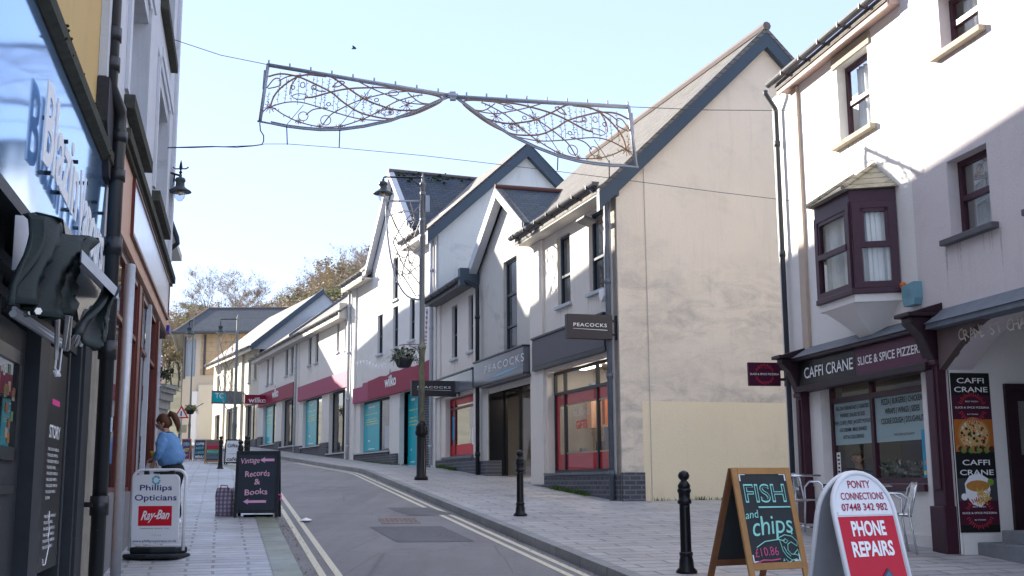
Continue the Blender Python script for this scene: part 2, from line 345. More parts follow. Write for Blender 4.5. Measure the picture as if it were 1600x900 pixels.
# ================================================================== world, sun, camera
w=bpy.data.worlds.new('World'); SC.world=w; w.use_nodes=True; nt=w.node_tree
sky=nd(nt,'ShaderNodeTexSky',sky_type='NISHITA'); sky.sun_disc=False
SUNV=Vector((-.786,.618,math.tan(R(20.4)))).normalized(); SEL=math.asin(SUNV.z); SAZ=math.atan2(SUNV.x,SUNV.y)
sky.sun_elevation=SEL; sky.sun_rotation=SAZ; sky.altitude=100; sky.air_density=1.; sky.dust_density=.3; sky.ozone_density=2.
bg=nt.nodes['Background']; 
tc=nd(nt,'ShaderNodeTexCoord'); sxz=nd(nt,'ShaderNodeSeparateXYZ'); nt.links.new(tc.outputs['Generated'],sxz.inputs[0])
hzc=ramp(nt,sxz.outputs[2],[(0.,(.74,.84,1.10)),(.12,(.68,.80,1.12)),(.40,(.56,.71,1.17)),(.7,(.92,1.0,1.25))])
nt.links.new(mixc(nt,.93,sky.outputs[0],hzc),bg.inputs[0]); bg.inputs[1].default_value=SKYS
sl=bpy.data.lights.new('sun','SUN'); sl.energy=SUNE; sl.angle=R(.5); sl.color=(1,.93,.82)
so=bpy.data.objects.new('sun',sl); COL.objects.link(so); so.rotation_euler=(-SUNV).to_track_quat('-Z','Y').to_euler(); so.location=(-20,20,40)
cd=bpy.data.cameras.new('camera'); co=bpy.data.objects.new('camera',cd); COL.objects.link(co); SC.camera=co
cd.sensor_width=36; cd.lens=FOC/1600*36; cd.clip_end=3000; cd.clip_start=.1
fw=Vector((0,math.cos(PIT),math.sin(PIT))); up0=Vector((0,-math.sin(PIT),math.cos(PIT))); rt0=Vector((1,0,0))
# roll: world up leans to the left of the picture by ROL
rt=(rt0-up0*ROL).normalized(); up=(up0+rt0*ROL).normalized()
co.matrix_world=Matrix(((rt.x,up.x,-fw.x,0),(rt.y,up.y,-fw.y,0),(rt.z,up.z,-fw.z,CZ),(0,0,0,1)))
SC.view_settings.view_transform='Standard'; SC.view_settings.look='None'; SC.view_settings.exposure=EXPO; SC.view_settings.gamma=1
# ================================================================== ground
KR=[(-40,3.8),(31,3.8),(37.8,3.5),(43.4,2.85),(52,1.6),(62,-.6),(80,-6)]
def kr(t):
    for (a,b),(c,d) in zip(KR,KR[1:]):
        if t<=c: return b+(d-b)*(t-a)/(c-a)
    return KR[-1][1]
TS=[-4+ i*1.0 for i in range(0,84)]
def strip(mb,fn0,fn1,dz0,dz1,nn=1,ts=TS):
    vs=[];
    for t in ts:
        for i in range(nn+1):
            f=i/nn; n=fn0(t)*(1-f)+fn1(t)*f; x,y=xy(t,n); vs.append((x,y,H(t)+dz0*(1-f)+dz1*f))
    k=nn+1; mb.add(vs,[(a*k+i,a*k+i+1,(a+1)*k+i+1,(a+1)*k+i) for a in range(len(ts)-1) for i in range(nn)])
WR=2.97
b=MB(); strip(b,lambda t:kr(t)-WR-.02,lambda t:kr(t)+.02,-.11,-.11,3); struct('road',b,M['asph'])
b=MB(); strip(b,lambda t:kr(t)+.15,lambda t:kr(t)+14,0,0,4); struct('pavement_right',b,M['slabR'])
b=MB(); strip(b,lambda t:kr(t)-WR-12,lambda t:kr(t)-WR-.28,-.078,-.078,4); struct('pavement_left',b,M['slab'])
b=MB(); strip(b,lambda t:kr(t),lambda t:kr(t)+.15,.004,.004); strip(b,lambda t:kr(t),lambda t:kr(t),-.2,.004); struct('kerb_right',b,M['kerb'])
b=MB(); strip(b,lambda t:kr(t)-WR-.28,lambda t:kr(t)-WR,-.072,-.072); strip(b,lambda t:kr(t)-WR,lambda t:kr(t)-WR,-.072,-.2); struct('kerb_left',b,M['kerbm'])
for nm,a in (('yellow_line_left',.17),('yellow_line_left_inner',.33)):
    b=MB(); strip(b,lambda t:kr(t)-WR+a,lambda t:kr(t)-WR+a+.075,-.106,-.106,1,[2+i for i in range(42)]); struct('yellow_line',b,M['line'])
for a in (.11,.27):
    b=MB(); strip(b,lambda t:kr(t)-a-.075,lambda t:kr(t)-a,-.106,-.106,1,[2+i for i in range(42)]); struct('yellow_line',b,M['line'])
def patch(name,mat,uv,dz):
    b=MB(); b.quad(*[gnd(u,v,dz) for u,v in uv]); return struct(name,b,mat)
patch('road_patch',M['asphd'],[(577,823),(690,822),(742,846),(620,847)],-.1055)
patch('road_patch',M['asphd'],[(603,793),(668,793),(712,804),(640,806)],-.1055)
# hillside and far ground
b=MB(); nx,ny=44,34; vs=[]
def hz(x,y):
    k=max(0,min(1,(y-88)/110)); k=k*k*(3-2*k)
    h=4.2+(19+ .16*(x+60))*k+ (2.2*noise.noise(Vector((x*.03,y*.03,0)))*k)
    return h+max(0,y-200)*.03
for j in range(ny):
    for i in range(nx):
        x=-330+i*15.; y=88+ (j/(ny-1))**1.6*700; vs.append((x,y,max(hz(x,y),3.5)))
b.add(vs,[(j*nx+i,j*nx+i+1,(j+1)*nx+i+1,(j+1)*nx+i) for j in range(ny-1) for i in range(nx-1)])
M['hill']=plain('hill_turf',(.085,.08,.04),.95,var=.5,scale=.15); struct('hillside',b,M['hill'])
b=MB(); b.box(-2500,2500,-60,2500,-4.6,-4.5); struct('ground',b,plain('far_ground',(.1,.1,.08),.95,var=.3,scale=.02))
b=MB(); b.quad(*[(x,y,G(x,y)-.25) for x,y in [(-60,-8),(60,-8),(60,40),(-60,40)]]); b.quad((-60,40,1.9),(60,40,1.9),(60,90,3.6),(-60,90,3.6)); struct('town_ground',b,M['asph'])
# ================================================================== shared facade pieces
def win(fr,rc,par,o,rev=.13,fm=None,pane=None,bars_h=(.5,),bars_v=(),fw=.055,sill=None,curt=False,side=0,name='window',sillmat=None,sw=.07):
    """a window set back in its opening: frame, pane, sill (and curtains)"""
    s0,s1,z0,z1=rc; fm=fm or M['darkblue']; pane=pane or M['pane']; p=o-rev
    b=MB(fr)
    b.box(s0,s0+fw,p-.05,p,z0,z1).box(s1-fw,s1,p-.05,p,z0,z1).box(s0+fw,s1-fw,p-.05,p,z0,z0+fw).box(s0+fw,s1-fw,p-.05,p,z1-fw,z1)
    for k in bars_h: zz=z0+(z1-z0)*k; b.box(s0+fw,s1-fw,p-.052,p+.012,zz-fw*.45,zz+fw*.45)
    for k in bars_v: ss=s0+(s1-s0)*k; b.box(ss-fw*.4,ss+fw*.4,p-.051,p+.004,z0+fw,z1-fw)
    f=b.build(name,fm,par)
    g=MB(fr); g.quad((s0+fw*.5,p-.03,z0+fw*.5),(s1-fw*.5,p-.03,z0+fw*.5),(s1-fw*.5,p-.03,z1-fw*.5),(s0+fw*.5,p-.03,z1-fw*.5)); g.build('pane',pane,f)
    if curt:
        c=MB(fr); n=24; c.smooth=True
        for a,bb in ((s0+.04,s0+(s1-s0)*.495),(s0+(s1-s0)*.505,s1-.04)):
            vs=[]
            for i in range(n+1):
                x=a+(bb-a)*i/n; oo=p-.16+.025*math.sin(i*1.9)+.012*math.sin(i*4.1+1); vs+=[(x,oo,z0+.02),(x,oo+.02*math.sin(i),z1-.03)]
            c.add(vs,[(2*i,2*i+1,2*i+3,2*i+2) for i in range(n)])
        c.build('curtain',M['curtain'],f)
    if sill:
        c=MB(fr); c.box(s0-sw,s1+sw,o-rev+.002,o+sill,z0-.07,z0-.002); c.build('sill',sillmat or M['soffit'],f,.006); drips(fr,s0-sw,s1+sw,z0-.072,o+.0025,par)
    return f
def drips(fr,s0,s1,z,o,par,n=9,L=(.15,.6)):
    b=MB(fr); rs=random.Random(int(abs(s0*100)))
    for i in range(n):
        s=rs.uniform(s0,s1) if i>2 else (s0 if i%2 else s1)+rs.uniform(-.03,.03); w_=rs.uniform(.006,.02); l=rs.uniform(*L); b.quad((s-w_,o,z),(s+w_,o,z),(s+w_*.4+rs.uniform(-.01,.01),o,z-l*.6),(s,o,z-l),(s-w_*.5,o,z-l*.5))
    return b.build('run_off_stain',M['drip'],par)
def roof(fr,s0,s1,oe,ze,orr,zr,par,mat,th=.09,name='roof'):
    b=MB(fr); b.prism([(s0,oe,ze),(s0,orr,zr),(s0,orr,zr-th),(s0,oe,ze-th)],(s1-s0,0,0)); return b.build(name,mat,par)
def gutter(fr,s0,s1,o,z,par,r=.065,mat=None,brk=1.):
    b=MB(fr); n=7; vs=[]
    for s in (s0,s1):
        for k in range(n+1):
            a=math.pi+math.pi*k/n; vs.append((s,o+r*math.cos(a),z+r*math.sin(a)))
    b.add(vs,[(k,k+1,n+2+k,n+1+k) for k in range(n)]+[tuple(range(n+1)),tuple(range(n+1,2*n+2))])
    s=s0+.3
    while s<s1: b.box(s,s+.025,o-r-.004,o+r+.006,z-r-.006,z+.008); s+=brk
    return b.build('gutter',mat or M['gutter'],par)
def dpipe(fr,s,o,z1,z0,par,r=.045,mat=None,og=None,name='downpipe',ps=None):
    b=MB(fr); b.smooth=True
    pts=[(s,o,z0),(s,o,z1-.35)]
    if og is not None: pts+=[(s,o,z1-.3),((s if ps is None else ps),og,z1-.05),((s if ps is None else ps),og,z1)]
    else: pts+=[(s,o,z1)]
    b.tube(pts,r,10)
    z=z0+.5
    while z<z1-.5: b.tube([(s,o,z),(s,o,z+.09)],r*1.28,10); z+=1.75
    return b.build(name,mat or M['gutter'],par)
def rake(fr,a,c,par,h=.34,o0=.0,o1=.12,mat=None,name='bargeboard',drop=0.):
    b=MB(fr); (s0,z0),(s1,z1)=a,c; b.ext([(s0,z0-drop),(s1,z1-drop),(s1,z1-h-drop),(s0,z0-h-drop)],o0,o1); return b.build(name,mat or M['barge'],par)
def shell(fr,s0,s1,o0,o1,z0,z1,par,mat,name='side_wall'):
    """back and side walls closing a building"""
    b=MB(fr); b.box(s0,s1,o0,o1,z0,z1); return b.build(name,mat,par)
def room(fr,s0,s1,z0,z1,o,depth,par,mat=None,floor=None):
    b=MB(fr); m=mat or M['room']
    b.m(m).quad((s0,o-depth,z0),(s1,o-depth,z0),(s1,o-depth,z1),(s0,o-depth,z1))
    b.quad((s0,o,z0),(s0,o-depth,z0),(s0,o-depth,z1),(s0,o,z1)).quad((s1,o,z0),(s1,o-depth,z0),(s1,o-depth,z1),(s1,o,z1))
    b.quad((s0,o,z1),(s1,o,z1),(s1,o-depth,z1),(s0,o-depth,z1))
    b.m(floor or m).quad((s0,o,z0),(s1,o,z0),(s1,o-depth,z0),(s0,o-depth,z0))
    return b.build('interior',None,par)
def shopwin(fr,rc,par,o,rev=.15,vb=(),hb=(),fm=None,glass=None,fw=.06,name='shop_window'):
    s0,s1,z0,z1=rc; p=o-rev; b=MB(fr)
    b.box(s0,s0+fw,p-.06,p,z0,z1).box(s1-fw,s1,p-.06,p,z0,z1).box(s0+fw,s1-fw,p-.06,p,z0,z0+fw).box(s0+fw,s1-fw,p-.06,p,z1-fw,z1)
    for s in vb: b.box(s-fw/2,s+fw/2,p-.063,p+.003,z0+fw,z1-fw)
    for z in hb: b.box(s0+fw,s1-fw,p-.061,p+.006,z-fw/2,z+fw/2)
    f=b.build(name,fm or M['dark'],par)
    g=MB(fr); g.quad((s0+fw*.4,p-.03,z0+fw*.4),(s1-fw*.4,p-.03,z0+fw*.4),(s1-fw*.4,p-.03,z1-fw*.4),(s0+fw*.4,p-.03,z1-fw*.4)); g.build('pane',glass or M['glass'],f)
    return f
def base(fr,z0,s0,s1,o=0.): return min(fr.g(s0,o),fr.g(s1,o))-z0
def nrm(fr,s=1): return Vector((fr.n[0],fr.n[1],0))
def xdir(fr): d=Vector((fr.d[0],fr.d[1],0)); return -d if fr.side==-1 else d   # reading direction
UP=Vector((0,0,1))
def ftext(b,fr,body,s,z,h,w=None,o=.0,al='L',**k): return b.text(body,fr.w(s,o,z),xdir(fr),UP,h,w,al=al,**k)
# ================================================================== café corner (nearest, right) and the arched house beside it
FC=Fr((4.95,13.46),10.458,-1)
WL=.18                                            # where the two houses meet
SL=4.22                                           # far corner
caf=thing('cafe_house',FC.w(2.2,-3,FC.g(2.2)),'white rendered cafe with plum bay window and dark fascia, nearest house on the right','house')
zb=FC.g(0)-.7
wt=FC.rc(1309,1359,86,213); 
# bay window geometry
bo=.50
bL=FC.px(1279,400,bo)[0]; bR=FC.px(1334,400,bo)[0]; bE=FC.px(1404,400,0)[0]
zt=FC.px(1334,315,bo)[1]; zs=FC.px(1334,452,bo)[1]; 
bL2=bL+(bR-bE)
WINZ=FC.px(1282,628,0)[1]
sw0=FC.px(1443,650)[0]; sw1=FC.px(1283,650)[0]; zst=FC.px(1365,756)[1]; zft=FC.px(1343,541.5)[1]; zfb=FC.px(1343,583)[1]
b=MB(FC); b.holes([(WL,zb),(SL,zb),(SL,7.62),(WL,7.62)],[wt,(bE+.1,bL2-.1,zs+.05,zt-.05),(sw0,sw1,zst,zfb-.04)],0,.14); b.build('wall',M['caffi'],caf)
shell(FC,WL,SL,-.15,-7,zb,7.5,caf,M['caffi'],'rear_walls') if False else None
b=MB(FC); b.quad((SL,0,zb),(SL,-7,zb),(SL,-7,7.6),(SL,0,7.6)).quad((WL,-7,zb),(SL,-7,zb),(SL,-7,7.6),(WL,-7,7.6)).ext([(SL-.002,7.6),(SL-.002,7.6),(SL,7.6)],0,-7)
b.quad((WL,-1.2,3.8),(SL,-1.2,3.8),(SL,-1.2,7.6),(WL,-1.2,7.6)).quad((WL,-.14,3.75),(SL,-.14,3.75),(SL,-7,3.75),(WL,-7,3.75)); b.build('rear_walls',M['caffi'],caf)
SG=FC.px(1201,163,.27)[0]
roof(FC,WL,SG-.1,.2,7.62,-3.6,10.2,caf,M['slate']); roof(FC,WL,SL+.12,-7.4,7.62,-3.6,10.2,caf,M['slate'])
b=MB(FC); b.box(WL,SG-.12,.002,.17,7.50,7.60).box(WL,SG-.12,.15,.18,7.46,7.66); b.build('eaves_board',plain('pinkish_trim',(.5,.36,.31),.7),caf)
gutter(FC,WL+.15,SG,.26,7.68,caf,.06,brk=.62,mat=M['gutter'])
win(FC,wt,caf,0,fm=M['plum'],pane=M['glass'],sill=.09,curt=True,sillmat=M['stone'],sw=.13,fw=.07)
b=MB(FC); b.box(wt[0]-.1,wt[1]+.1,.002,.03,wt[3],wt[3]+.16); b.build('lintel',plain('lintel_tan',(.42,.36,.26),.8),caf)
dpipe(FC,FC.px(1218,300,.08)[0],.08,7.64,FC.g(SL)-.05,caf,.038,plain('pipe_grey',(.06,.065,.075),.5),og=.24)
b=MB(FC); s=FC.px(1257,400)[0]; b.box(s-.10,s+.10,.002,.05,3.0,7.48); b.build('pilaster_strip',M['tan'],caf)
b=MB(FC); b.box(3.62,4.0,.002,.012,3.0,7.48); b.build('wall_panel',M['lilac'],caf) if False else None
# bay
bay=MB(FC)
def bayring(z0,z1,g=0.,m=None):
    pts=[(bE-g,0),(bR-g*.4,bo+g),(bL+g*.4,bo+g),(bL2+g,0)]
    bay.prism([(s,o,z0) for s,o in pts],(0,0,z1-z0))
def facet(b,a,c,z0,z1,fw,mid=True,th=.05):
    (s0,o0),(s1,o1)=a,c; L=math.hypot(s1-s0,o1-o0); d=((s1-s0)/L,(o1-o0)/L); n=(-d[1],d[0])
    if n[1]<0: n=(-n[0],-n[1])
    def bx(u0,u1,z0,z1,t0=0.,t1=th): b.prism([(s0+d[0]*u+n[0]*t,o0+d[1]*u+n[1]*t,z0) for u,t in ((u0,t0),(u1,t0),(u1,t1),(u0,t1))],(0,0,z1-z0))
    bx(0,fw,z0,z1); bx(L-fw,L,z0,z1); bx(fw,L-fw,z0,z0+fw*.8); bx(fw,L-fw,z1-fw*.8,z1)
    if mid: zm=(z0+z1)/2; bx(fw,L-fw,zm-.035,zm+.035,0,th+.012); bx(fw+.0,fw+.045,zm,z1-fw*.8,0,th-.01); bx(L-fw-.045,L-fw,zm,z1-fw*.8,0,th-.01); bx(fw,L-fw,z1-fw*.8-.05,z1-fw*.8,0,th-.01)
    return d,n,L
bw=MB(FC)
F3=[((bE,0),(bR,bo)),((bR,bo),(bL,bo)),((bL,bo),(bL2,0))]
for i,(a,c) in enumerate(F3): facet(bw,a,c,zs,zt,.09 if i==1 else .10)
bay_o=bw.build('bay_window',M['plum'],caf)
g=MB(FC)
for a,c in F3: g.quad((a[0],a[1]+.012,zs),(c[0],c[1]+.012,zs),(c[0],c[1]+.012,zt),(a[0],a[1]+.012,zt))
g.build('pane',M['glass'],bay_o)
cu=MB(FC); cu.smooth=True
for a,c in F3:
    n=30; vs=[]; dx,do=c[0]-a[0],c[1]-a[1]; L=math.hypot(dx,do)
    for i in range(n+1):
        f=.08+.84*i/n; q=.09+.02*math.sin(i*1.7)+.015*math.sin(i*3.3)
        if abs(f-.5)<.04 : q+=.05
        vs+=[(a[0]+dx*f+ (do/L)*q*(1 if dx>0 else -1)*0, a[1]+do*f-q, zs+.03),(a[0]+dx*f,a[1]+do*f-q*.8,zt-.03)]
    cu.add(vs,[(2*i,2*i+1,2*i+3,2*i+2) for i in range(n)])
cu.build('curtain',M['curtain'],bay_o)
bay=MB(FC); bayring(zt,zt+.17,.03); bayring(zs-.07,zs,.06); bay.build('bay_trim',M['plum'],caf,.008)
bay=MB(FC)
def bring(z,g,of):  # outline at height
    return [(bE-g,0,z),(bR-g*.4,of,z),(bL+g*.4,of,z),(bL2+g,0,z)]
# soffit: white slab and two-curve corbel
bayring(zs-.17,zs-.072,.02); bay.build('bay_base',M['caffi'],caf)
cb=MB(FC); cm=(bE+bL2)/2; wd=(bL2-bE)/2; pr=None; cb.smooth=False
for k in range(9):
    f=k/8; z=zs-.17-.62*f; hw=wd*(.98-.72*math.sin(f*math.pi/2)**.8); of=(bo+.0)*(1-math.sin(f*math.pi/2)**1.2)+.05*f
    ring=[(cm-hw,0,z),(cm-hw*.62,of,z),(cm+hw*.62,of,z),(cm+hw,0,z)]
    if pr:
        for i in range(3): cb.quad(pr[i],pr[i+1],ring[i+1],ring[i])
    pr=ring
cb.quad(*pr); cb.build('bay_corbel',M['caffi'],caf)
rf=MB(FC); g=.12; e=[(bE-g,0),(bR-.04,bo+g),(bL+.04,bo+g),(bL2+g,0)]; zr=zt+.17; t0,t1=(cm-.35,.0),(cm+.35,.0); H0=zr+.40
ap=[(bE+.42,.02,H0),(bL2-.42,.02,H0)]
rf.quad((e[0][0],0,zr),(e[1][0],e[1][1],zr),ap[0]).quad((e[1][0],e[1][1],zr),(e[2][0],e[2][1],zr),ap[1],ap[0]).quad((e[2][0],e[2][1],zr),(e[3][0],0,zr),ap[1])
rf.quad(*[(s,o,zr+.0) for s,o in e]); rf.quad((e[0][0],0,zr),(e[3][0],0,zr),ap[1],ap[0])
for a,c in ((e[1],ap[0]),(e[2],ap[1])): rf.tube([(a[0],a[1],zr+.02),(c[0],c[1],c[2]+.02)],.035,6)
M['slateB']=bricky('bay_slates',10.5,(.30,.27,.21),(.38,.35,.28),(.1,.1,.08),.22,.1,.008,1.,.8,.5)
rf.build('bay_roof',M['slateB'],caf)
# shopfront: fascia, lettering, cornice, pilasters
pf=.16; sR=FC.px(1447,540,pf)[0]; sLm=FC.px(1248,590,pf)[0]; zt_=FC.px(1253,565,pf)[1]; zb_=FC.px(1253,603,pf)[1]
sm=FC.px(1337,575,pf)[0]
fs=MB(FC); fs.box(sm,sLm,.002,pf,zb_,zt_); fas=fs.build('fascia',M['black'],caf,.004)
fs=MB(FC); fs.box(sR,sm-.002,.002,pf,zb_,zt_); fs.build('fascia',plain('fascia_purple',(.095,.016,.05),.35),caf,.004)
lt=MB(); hh=(zt_-zb_)
ftext(lt,FC,'CAFFI CRANE',FC.px(1257,580,pf)[0],zb_+.27*hh,.45*hh,FC.px(1257,580,pf)[0]-FC.px(1333,566,pf)[0],pf+.006,bold=.008)
ftext(lt,FC,'SLICE & SPICE PIZZERIA',FC.px(1341,568,pf)[0],zb_+.35*hh,.31*hh,FC.px(1341,568,pf)[0]-FC.px(1446,540,pf)[0],pf+.006,bold=.012)
lt.build('lettering',M['whitei'],fas)
b=MB(FC); b.box(sR-.0,sLm+.1,.003,pf+.10,zt_+.002,zt_+.05); b.box(sR,sLm+.1,.003,pf+.03,zb_-.09,zb_-.003); b.build('fascia_trim',M['plumd'],caf,.006)
b=MB(FC); b.prism([(sR,.004,zt_+.22),(sR,.004,zt_+.052),(sR,pf+.12,zt_+.052)],(sLm+.1-sR,0,0)); b.build('lead_canopy',M['lead'],caf)
def pilaster(s,w_,zt2):
    b=MB(FC); g0=FC.g(s); b.box(s-w_/2,s+w_/2,.003,.13,g0-.1,zt2-.5); b.box(s-w_/2+.05,s+w_/2-.05,.131,.15,g0+.7,zt2-.6)
    b.box(s-w_/2-.03,s+w_/2+.03,.0035,.17,g0-.1,g0+.52); b.box(s-w_/2-.02,s+w_/2+.02,.0035,.155,zt2-.56,zt2-.5); b.build('pilaster',M['plum'],caf,.01)
    b=MB(FC); pts=[(.003,zt2-.5),(.15,zt2-.5),(.20,zt2-.36),(.27,zt2-.2),(.40,zt2-.07),(.40,zt2+.0),(.003,zt2+.0)]
    b.prism([(s-w_/2+.01,o,z) for o,z in pts],(w_-.02,0,0)); b.box(s-w_/2-.05,s+w_/2+.05,.003,.46,zt2,zt2+.05); b.prism([(s-w_/2-.03,.004,zt2+.05),(s-w_/2-.03,.4,zt2+.05),(s-w_/2-.03,.004,zt2+.17)],(w_+.06,0,0)); b.build('corbel',M['plumd'],caf,.01)
p1=FC.px(1251,700,.13)[0]; p2=FC.px(1462,700,.13)[0]
pilaster(p1,.2,zt_+.06); pilaster(p2,.24,zt_+.16)
f=shopwin(FC,(sw0,sw1,zst,zfb-.04),caf,0,.14,vb=(FC.px(1364,680,-.14)[0],),hb=(WINZ,),fm=M['plum'],fw=.075)
b=MB(FC); gm=plain('frosted_vinyl',(.30,.40,.41),.45,var=.03)
mv=FC.px(1364,680,-.14)[0]
for a,c in ((mv+.05,sw1-.08),(sw0+.08,mv-.05)): b.box(a,c,-.168,-.166,WINZ-.62,WINZ-.04)
b.build('frosted_band',gm,f)
lt=MB(); zz=WINZ-.14
for i,t in enumerate(['ALL DAY BREAKFAST | TOASTIES','PANINIS | SALAD BOXES','FISH | CHIPS | PIES | JACKET POTATO','ICE CREAM | MILK SHAKES','HOT & COLD DRINKS']):
    W=[.95,.72,1.12,.78,.6][i]; ftext(lt,FC,t,(mv+sw1)/2-.02,zz-i*.1,.052,W,-.16,al='C',bold=.012)
for i,t in enumerate(['PIZZA | BURGERS | CHICKEN','WRAPS | WINGS | SIDES','COOKIE DOUGH | DOUGHNUTS']):
    ftext(lt,FC,t,(mv+sw0)/2+.02,zz-.0-i*.125,.075,[1.02,.86,1.08][i],-.16,al='C',bold=.012)
ftext(lt,FC,'FOOD ZONE IN DE TALK AWAY',(mv+sw0)/2,zz-.41,.03,.5,-.16,al='C')
lt.build('lettering',M['blacki'],f)
b=MB(FC); a=FC.rc(1430,1443,668,735,-.17); po=MB(FC)
s1p=FC.px(1432,700,-.16)[0]; s0p=FC.px(1451,700,-.16)[0]; 
po.m(plain('poster_blue',(.03,.3,.5),.5)).box(sw0+.09,sw0+.36,-.165,-.162,WINZ-1.15,WINZ-.5)
po.m(M['whitei']).box(sw0+.09,sw0+.36,-.1615,-.16,WINZ-1.16,WINZ-1.09)
for i in range(2):
    for j in range(2): po.m(plain('poster_faces',(.45,.2,.12),.6)).lathe((0,0,0),[(0,0)],3) if False else None
for q in range(12):
    s_=sw0+.13+.19*random.random(); z_=WINZ-1.05+.5*random.random(); po.m([M['whitei'],M['yellow'],plain('poster_tan',(.5,.28,.15),.6)][q%3]).box(s_-.02,s_+.025,-.1605,-.159,z_-.02,z_+.025)
po.build('poster',None,f)
po=MB(FC); po.m(M['whitei']).box(sw1-.2,sw1-.09,-.165,-.162,WINZ-1.02,WINZ-.72)
for q in range(5): po.m(M['blacki']).box(sw1-.18,sw1-.11-.01*q%.03,-.161,-.16,WINZ-1.0+q*.055,WINZ-.975+q*.055)
po.build('sticker',None,f)
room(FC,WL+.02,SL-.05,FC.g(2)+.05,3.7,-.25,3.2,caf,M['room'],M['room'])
# counter, menu wall and shelf glimpsed inside
b=MB(FC); b.m(M['roomw']).box(1.2,3.6,-3.4,-3.3,2.2,3.3).box(.4,1.0,-3.4,-3.3,1.6,3.3); b.m(plain('counter_wood',(.3,.18,.1),.6)).box(.5,3.2,-2.9,-2.6,.9,1.75); b.m(plain('cream_blind',(.6,.5,.35),.8)).box(1.45,1.75,-3.28,-3.2,2.,3.0).box(2.2,2.6,-3.28,-3.2,2.1,3.1); b.build('cafe_counter',None,caf)
CLM=emis('cafe_fill_glow',(1,.88,.7),3.); b=MB(FC); b.box(1.,1.4,-1.3,-1.1,3.6,3.63).box(2.2,2.6,-1.3,-1.1,3.6,3.63).box(3.2,3.5,-1.3,-1.1,3.6,3.63); b.build('ceiling_emitters',CLM,caf)  # glowing panels added only to brighten the dark cafe interior, no known lamps
b=MB(FC); b.box(sw0,sw1,.003,.05,zst-.09,zst-.0); b.build('window_sill',M['plum'],caf,.006)
b=MB(FC); b.box(p2-.12+.26,p1-.1,.002,.035,FC.g(4)-.6,FC.g(0)+.16); b.build('plinth',M['caffi'],caf)
# --- the arched house
DX=-4.6
hd=thing('arched_house',FC.w(-2.2,-3,FC.g(-2.2)),'tall lilac rendered house with a dark segmental arch over its entrance, at the right edge','house')
w1=FC.rc(1468,1530,-24,66,0); w2=FC.rc(1483,1548,236,363,0); w3=(w1[0]-1.78,w1[1]-1.78,w1[2],w1[3]); w4=(w2[0]-1.55,w2[1]-1.55,w2[2],w2[3])
az=FC.px(1487,577,0)[1]; at=FC.px(1600,506,0)
aw0=-.32; aw1=-3.9; ac=(aw0+aw1)/2
def archz(s):
    k=(s-ac)/((aw0-aw1)/2); return az+ .62*(1-k*k)
arc=[(aw0+(aw1-aw0)*i/16,archz(aw0+(aw1-aw0)*i/16)) for i in range(17)]
out=[(WL-.003,zb),(WL-.003,10.8),(DX,10.8),(DX,zb-.2),(aw1,zb-.2)]+arc[::-1]+[(aw0,zb)]
b=MB(FC); polys=[[Vector((s,z,0)) for s,z in out]]+[[Vector((a,c,0)),Vector((a,d,0)),Vector((bb,d,0)),Vector((bb,c,0))] for a,bb,c,d in (w1,w2,w3,w4)]
fl=[p for q in polys for p in q]; b.add([(p.x,.012,p.y) for p in fl],[tuple(t) for t in tessellate_polygon(polys)])
for a,c,z0,z1 in (w1,w2,w3,w4):
    q=[(a,z0),(a,z1),(c,z1),(c,z0)]
    for i in range(4): p,r=q[i],q[(i+1)%4]; b.quad((p[0],.012,p[1]),(r[0],.012,r[1]),(r[0],-.14,r[1]),(p[0],-.14,p[1]))
for (a,za),(c,zc) in zip(arc,arc[1:]): b.quad((a,.012,za),(c,.012,zc),(c,-.30,zc),(a,-.30,za))
b.build('wall',M['lilac'],hd)
b=MB(FC); b.quad((DX,0,zb),(DX,-7,zb),(DX,-7,10.8),(DX,0,10.8)).quad((DX,-7,zb),(WL,-7,zb),(WL,-7,10.8),(DX,-7,10.8)).quad((WL-.004,-.01,7.6),(WL-.004,-7,7.6),(WL-.004,-7,10.8),(WL-.004,-.01,10.8))
b.quad((DX,0,10.8),(DX,-7,10.8),(WL,-7,10.8),(WL,0,10.8)).quad((DX,-.5,3.9),(WL,-.5,3.9),(WL,-.5,10.8),(DX,-.5,10.8)).quad((DX,-.3,3.6),(WL,-.3,3.6),(WL,-7,3.6),(DX,-7,3.6)); b.build('rear_walls',M['lilac'],hd)
roof(FC,DX,WL+.1,.3,10.8,-3.6,13.2,hd,M['slate']); roof(FC,DX,WL+.1,-7.3,10.8,-3.6,13.2,hd,M['slate'])
for ww in (w1,w2,w3,w4): win(FC,ww,hd,.012,.14,fm=M['plum'],pane=M['glassr'] if ww in (w2,w4) else M['glass'],sill=.09,curt=(ww is not w4),sillmat=M['stone'] if ww in (w1,w3) else M['gutter'],sw=.12,fw=.07)
# lobby inside the arch: return wall facing down the street, with a poster column and a door
lz=FC.g(-.3); LB=1.9
b=MB(FC); b.quad((aw0,-.0,zb),(aw0,-LB,zb),(aw0,-LB,3.8),(aw0,0.,3.8)).quad((aw0,-LB,zb),(aw1,-LB,zb),(aw1,-LB,3.8),(aw0,-LB,3.8)).quad((aw0,-.3,3.55),(aw1,-.3,3.55),(aw1,-LB,3.55),(aw0,-LB,3.55)).quad((aw1,0,zb),(aw1,-LB,zb),(aw1,-LB,3.8),(aw1,0,3.8)); b.build('lobby_walls',M['caffi'],hd)
b=MB(FC); b.box(aw0-.035,aw0-.0,-.02,-LB,zb,lz+.22); b.build('plinth',M['caffi'],hd)
b=MB(FC); b.box(aw0-.04,aw1,-.18,-LB,lz-.5,lz+.13); b.box(aw0-.3,aw1,-.32,-LB,lz+.1,lz+.27); b.build('step',plain('step_stone',(.2,.21,.23),.8,var=.3),hd,.01)
FL_=FC.perp(aw0,1)       # return wall frame: s runs into the lobby, outward = down the street
pw=FL_.rc(1493,1554,583,832,.01); 
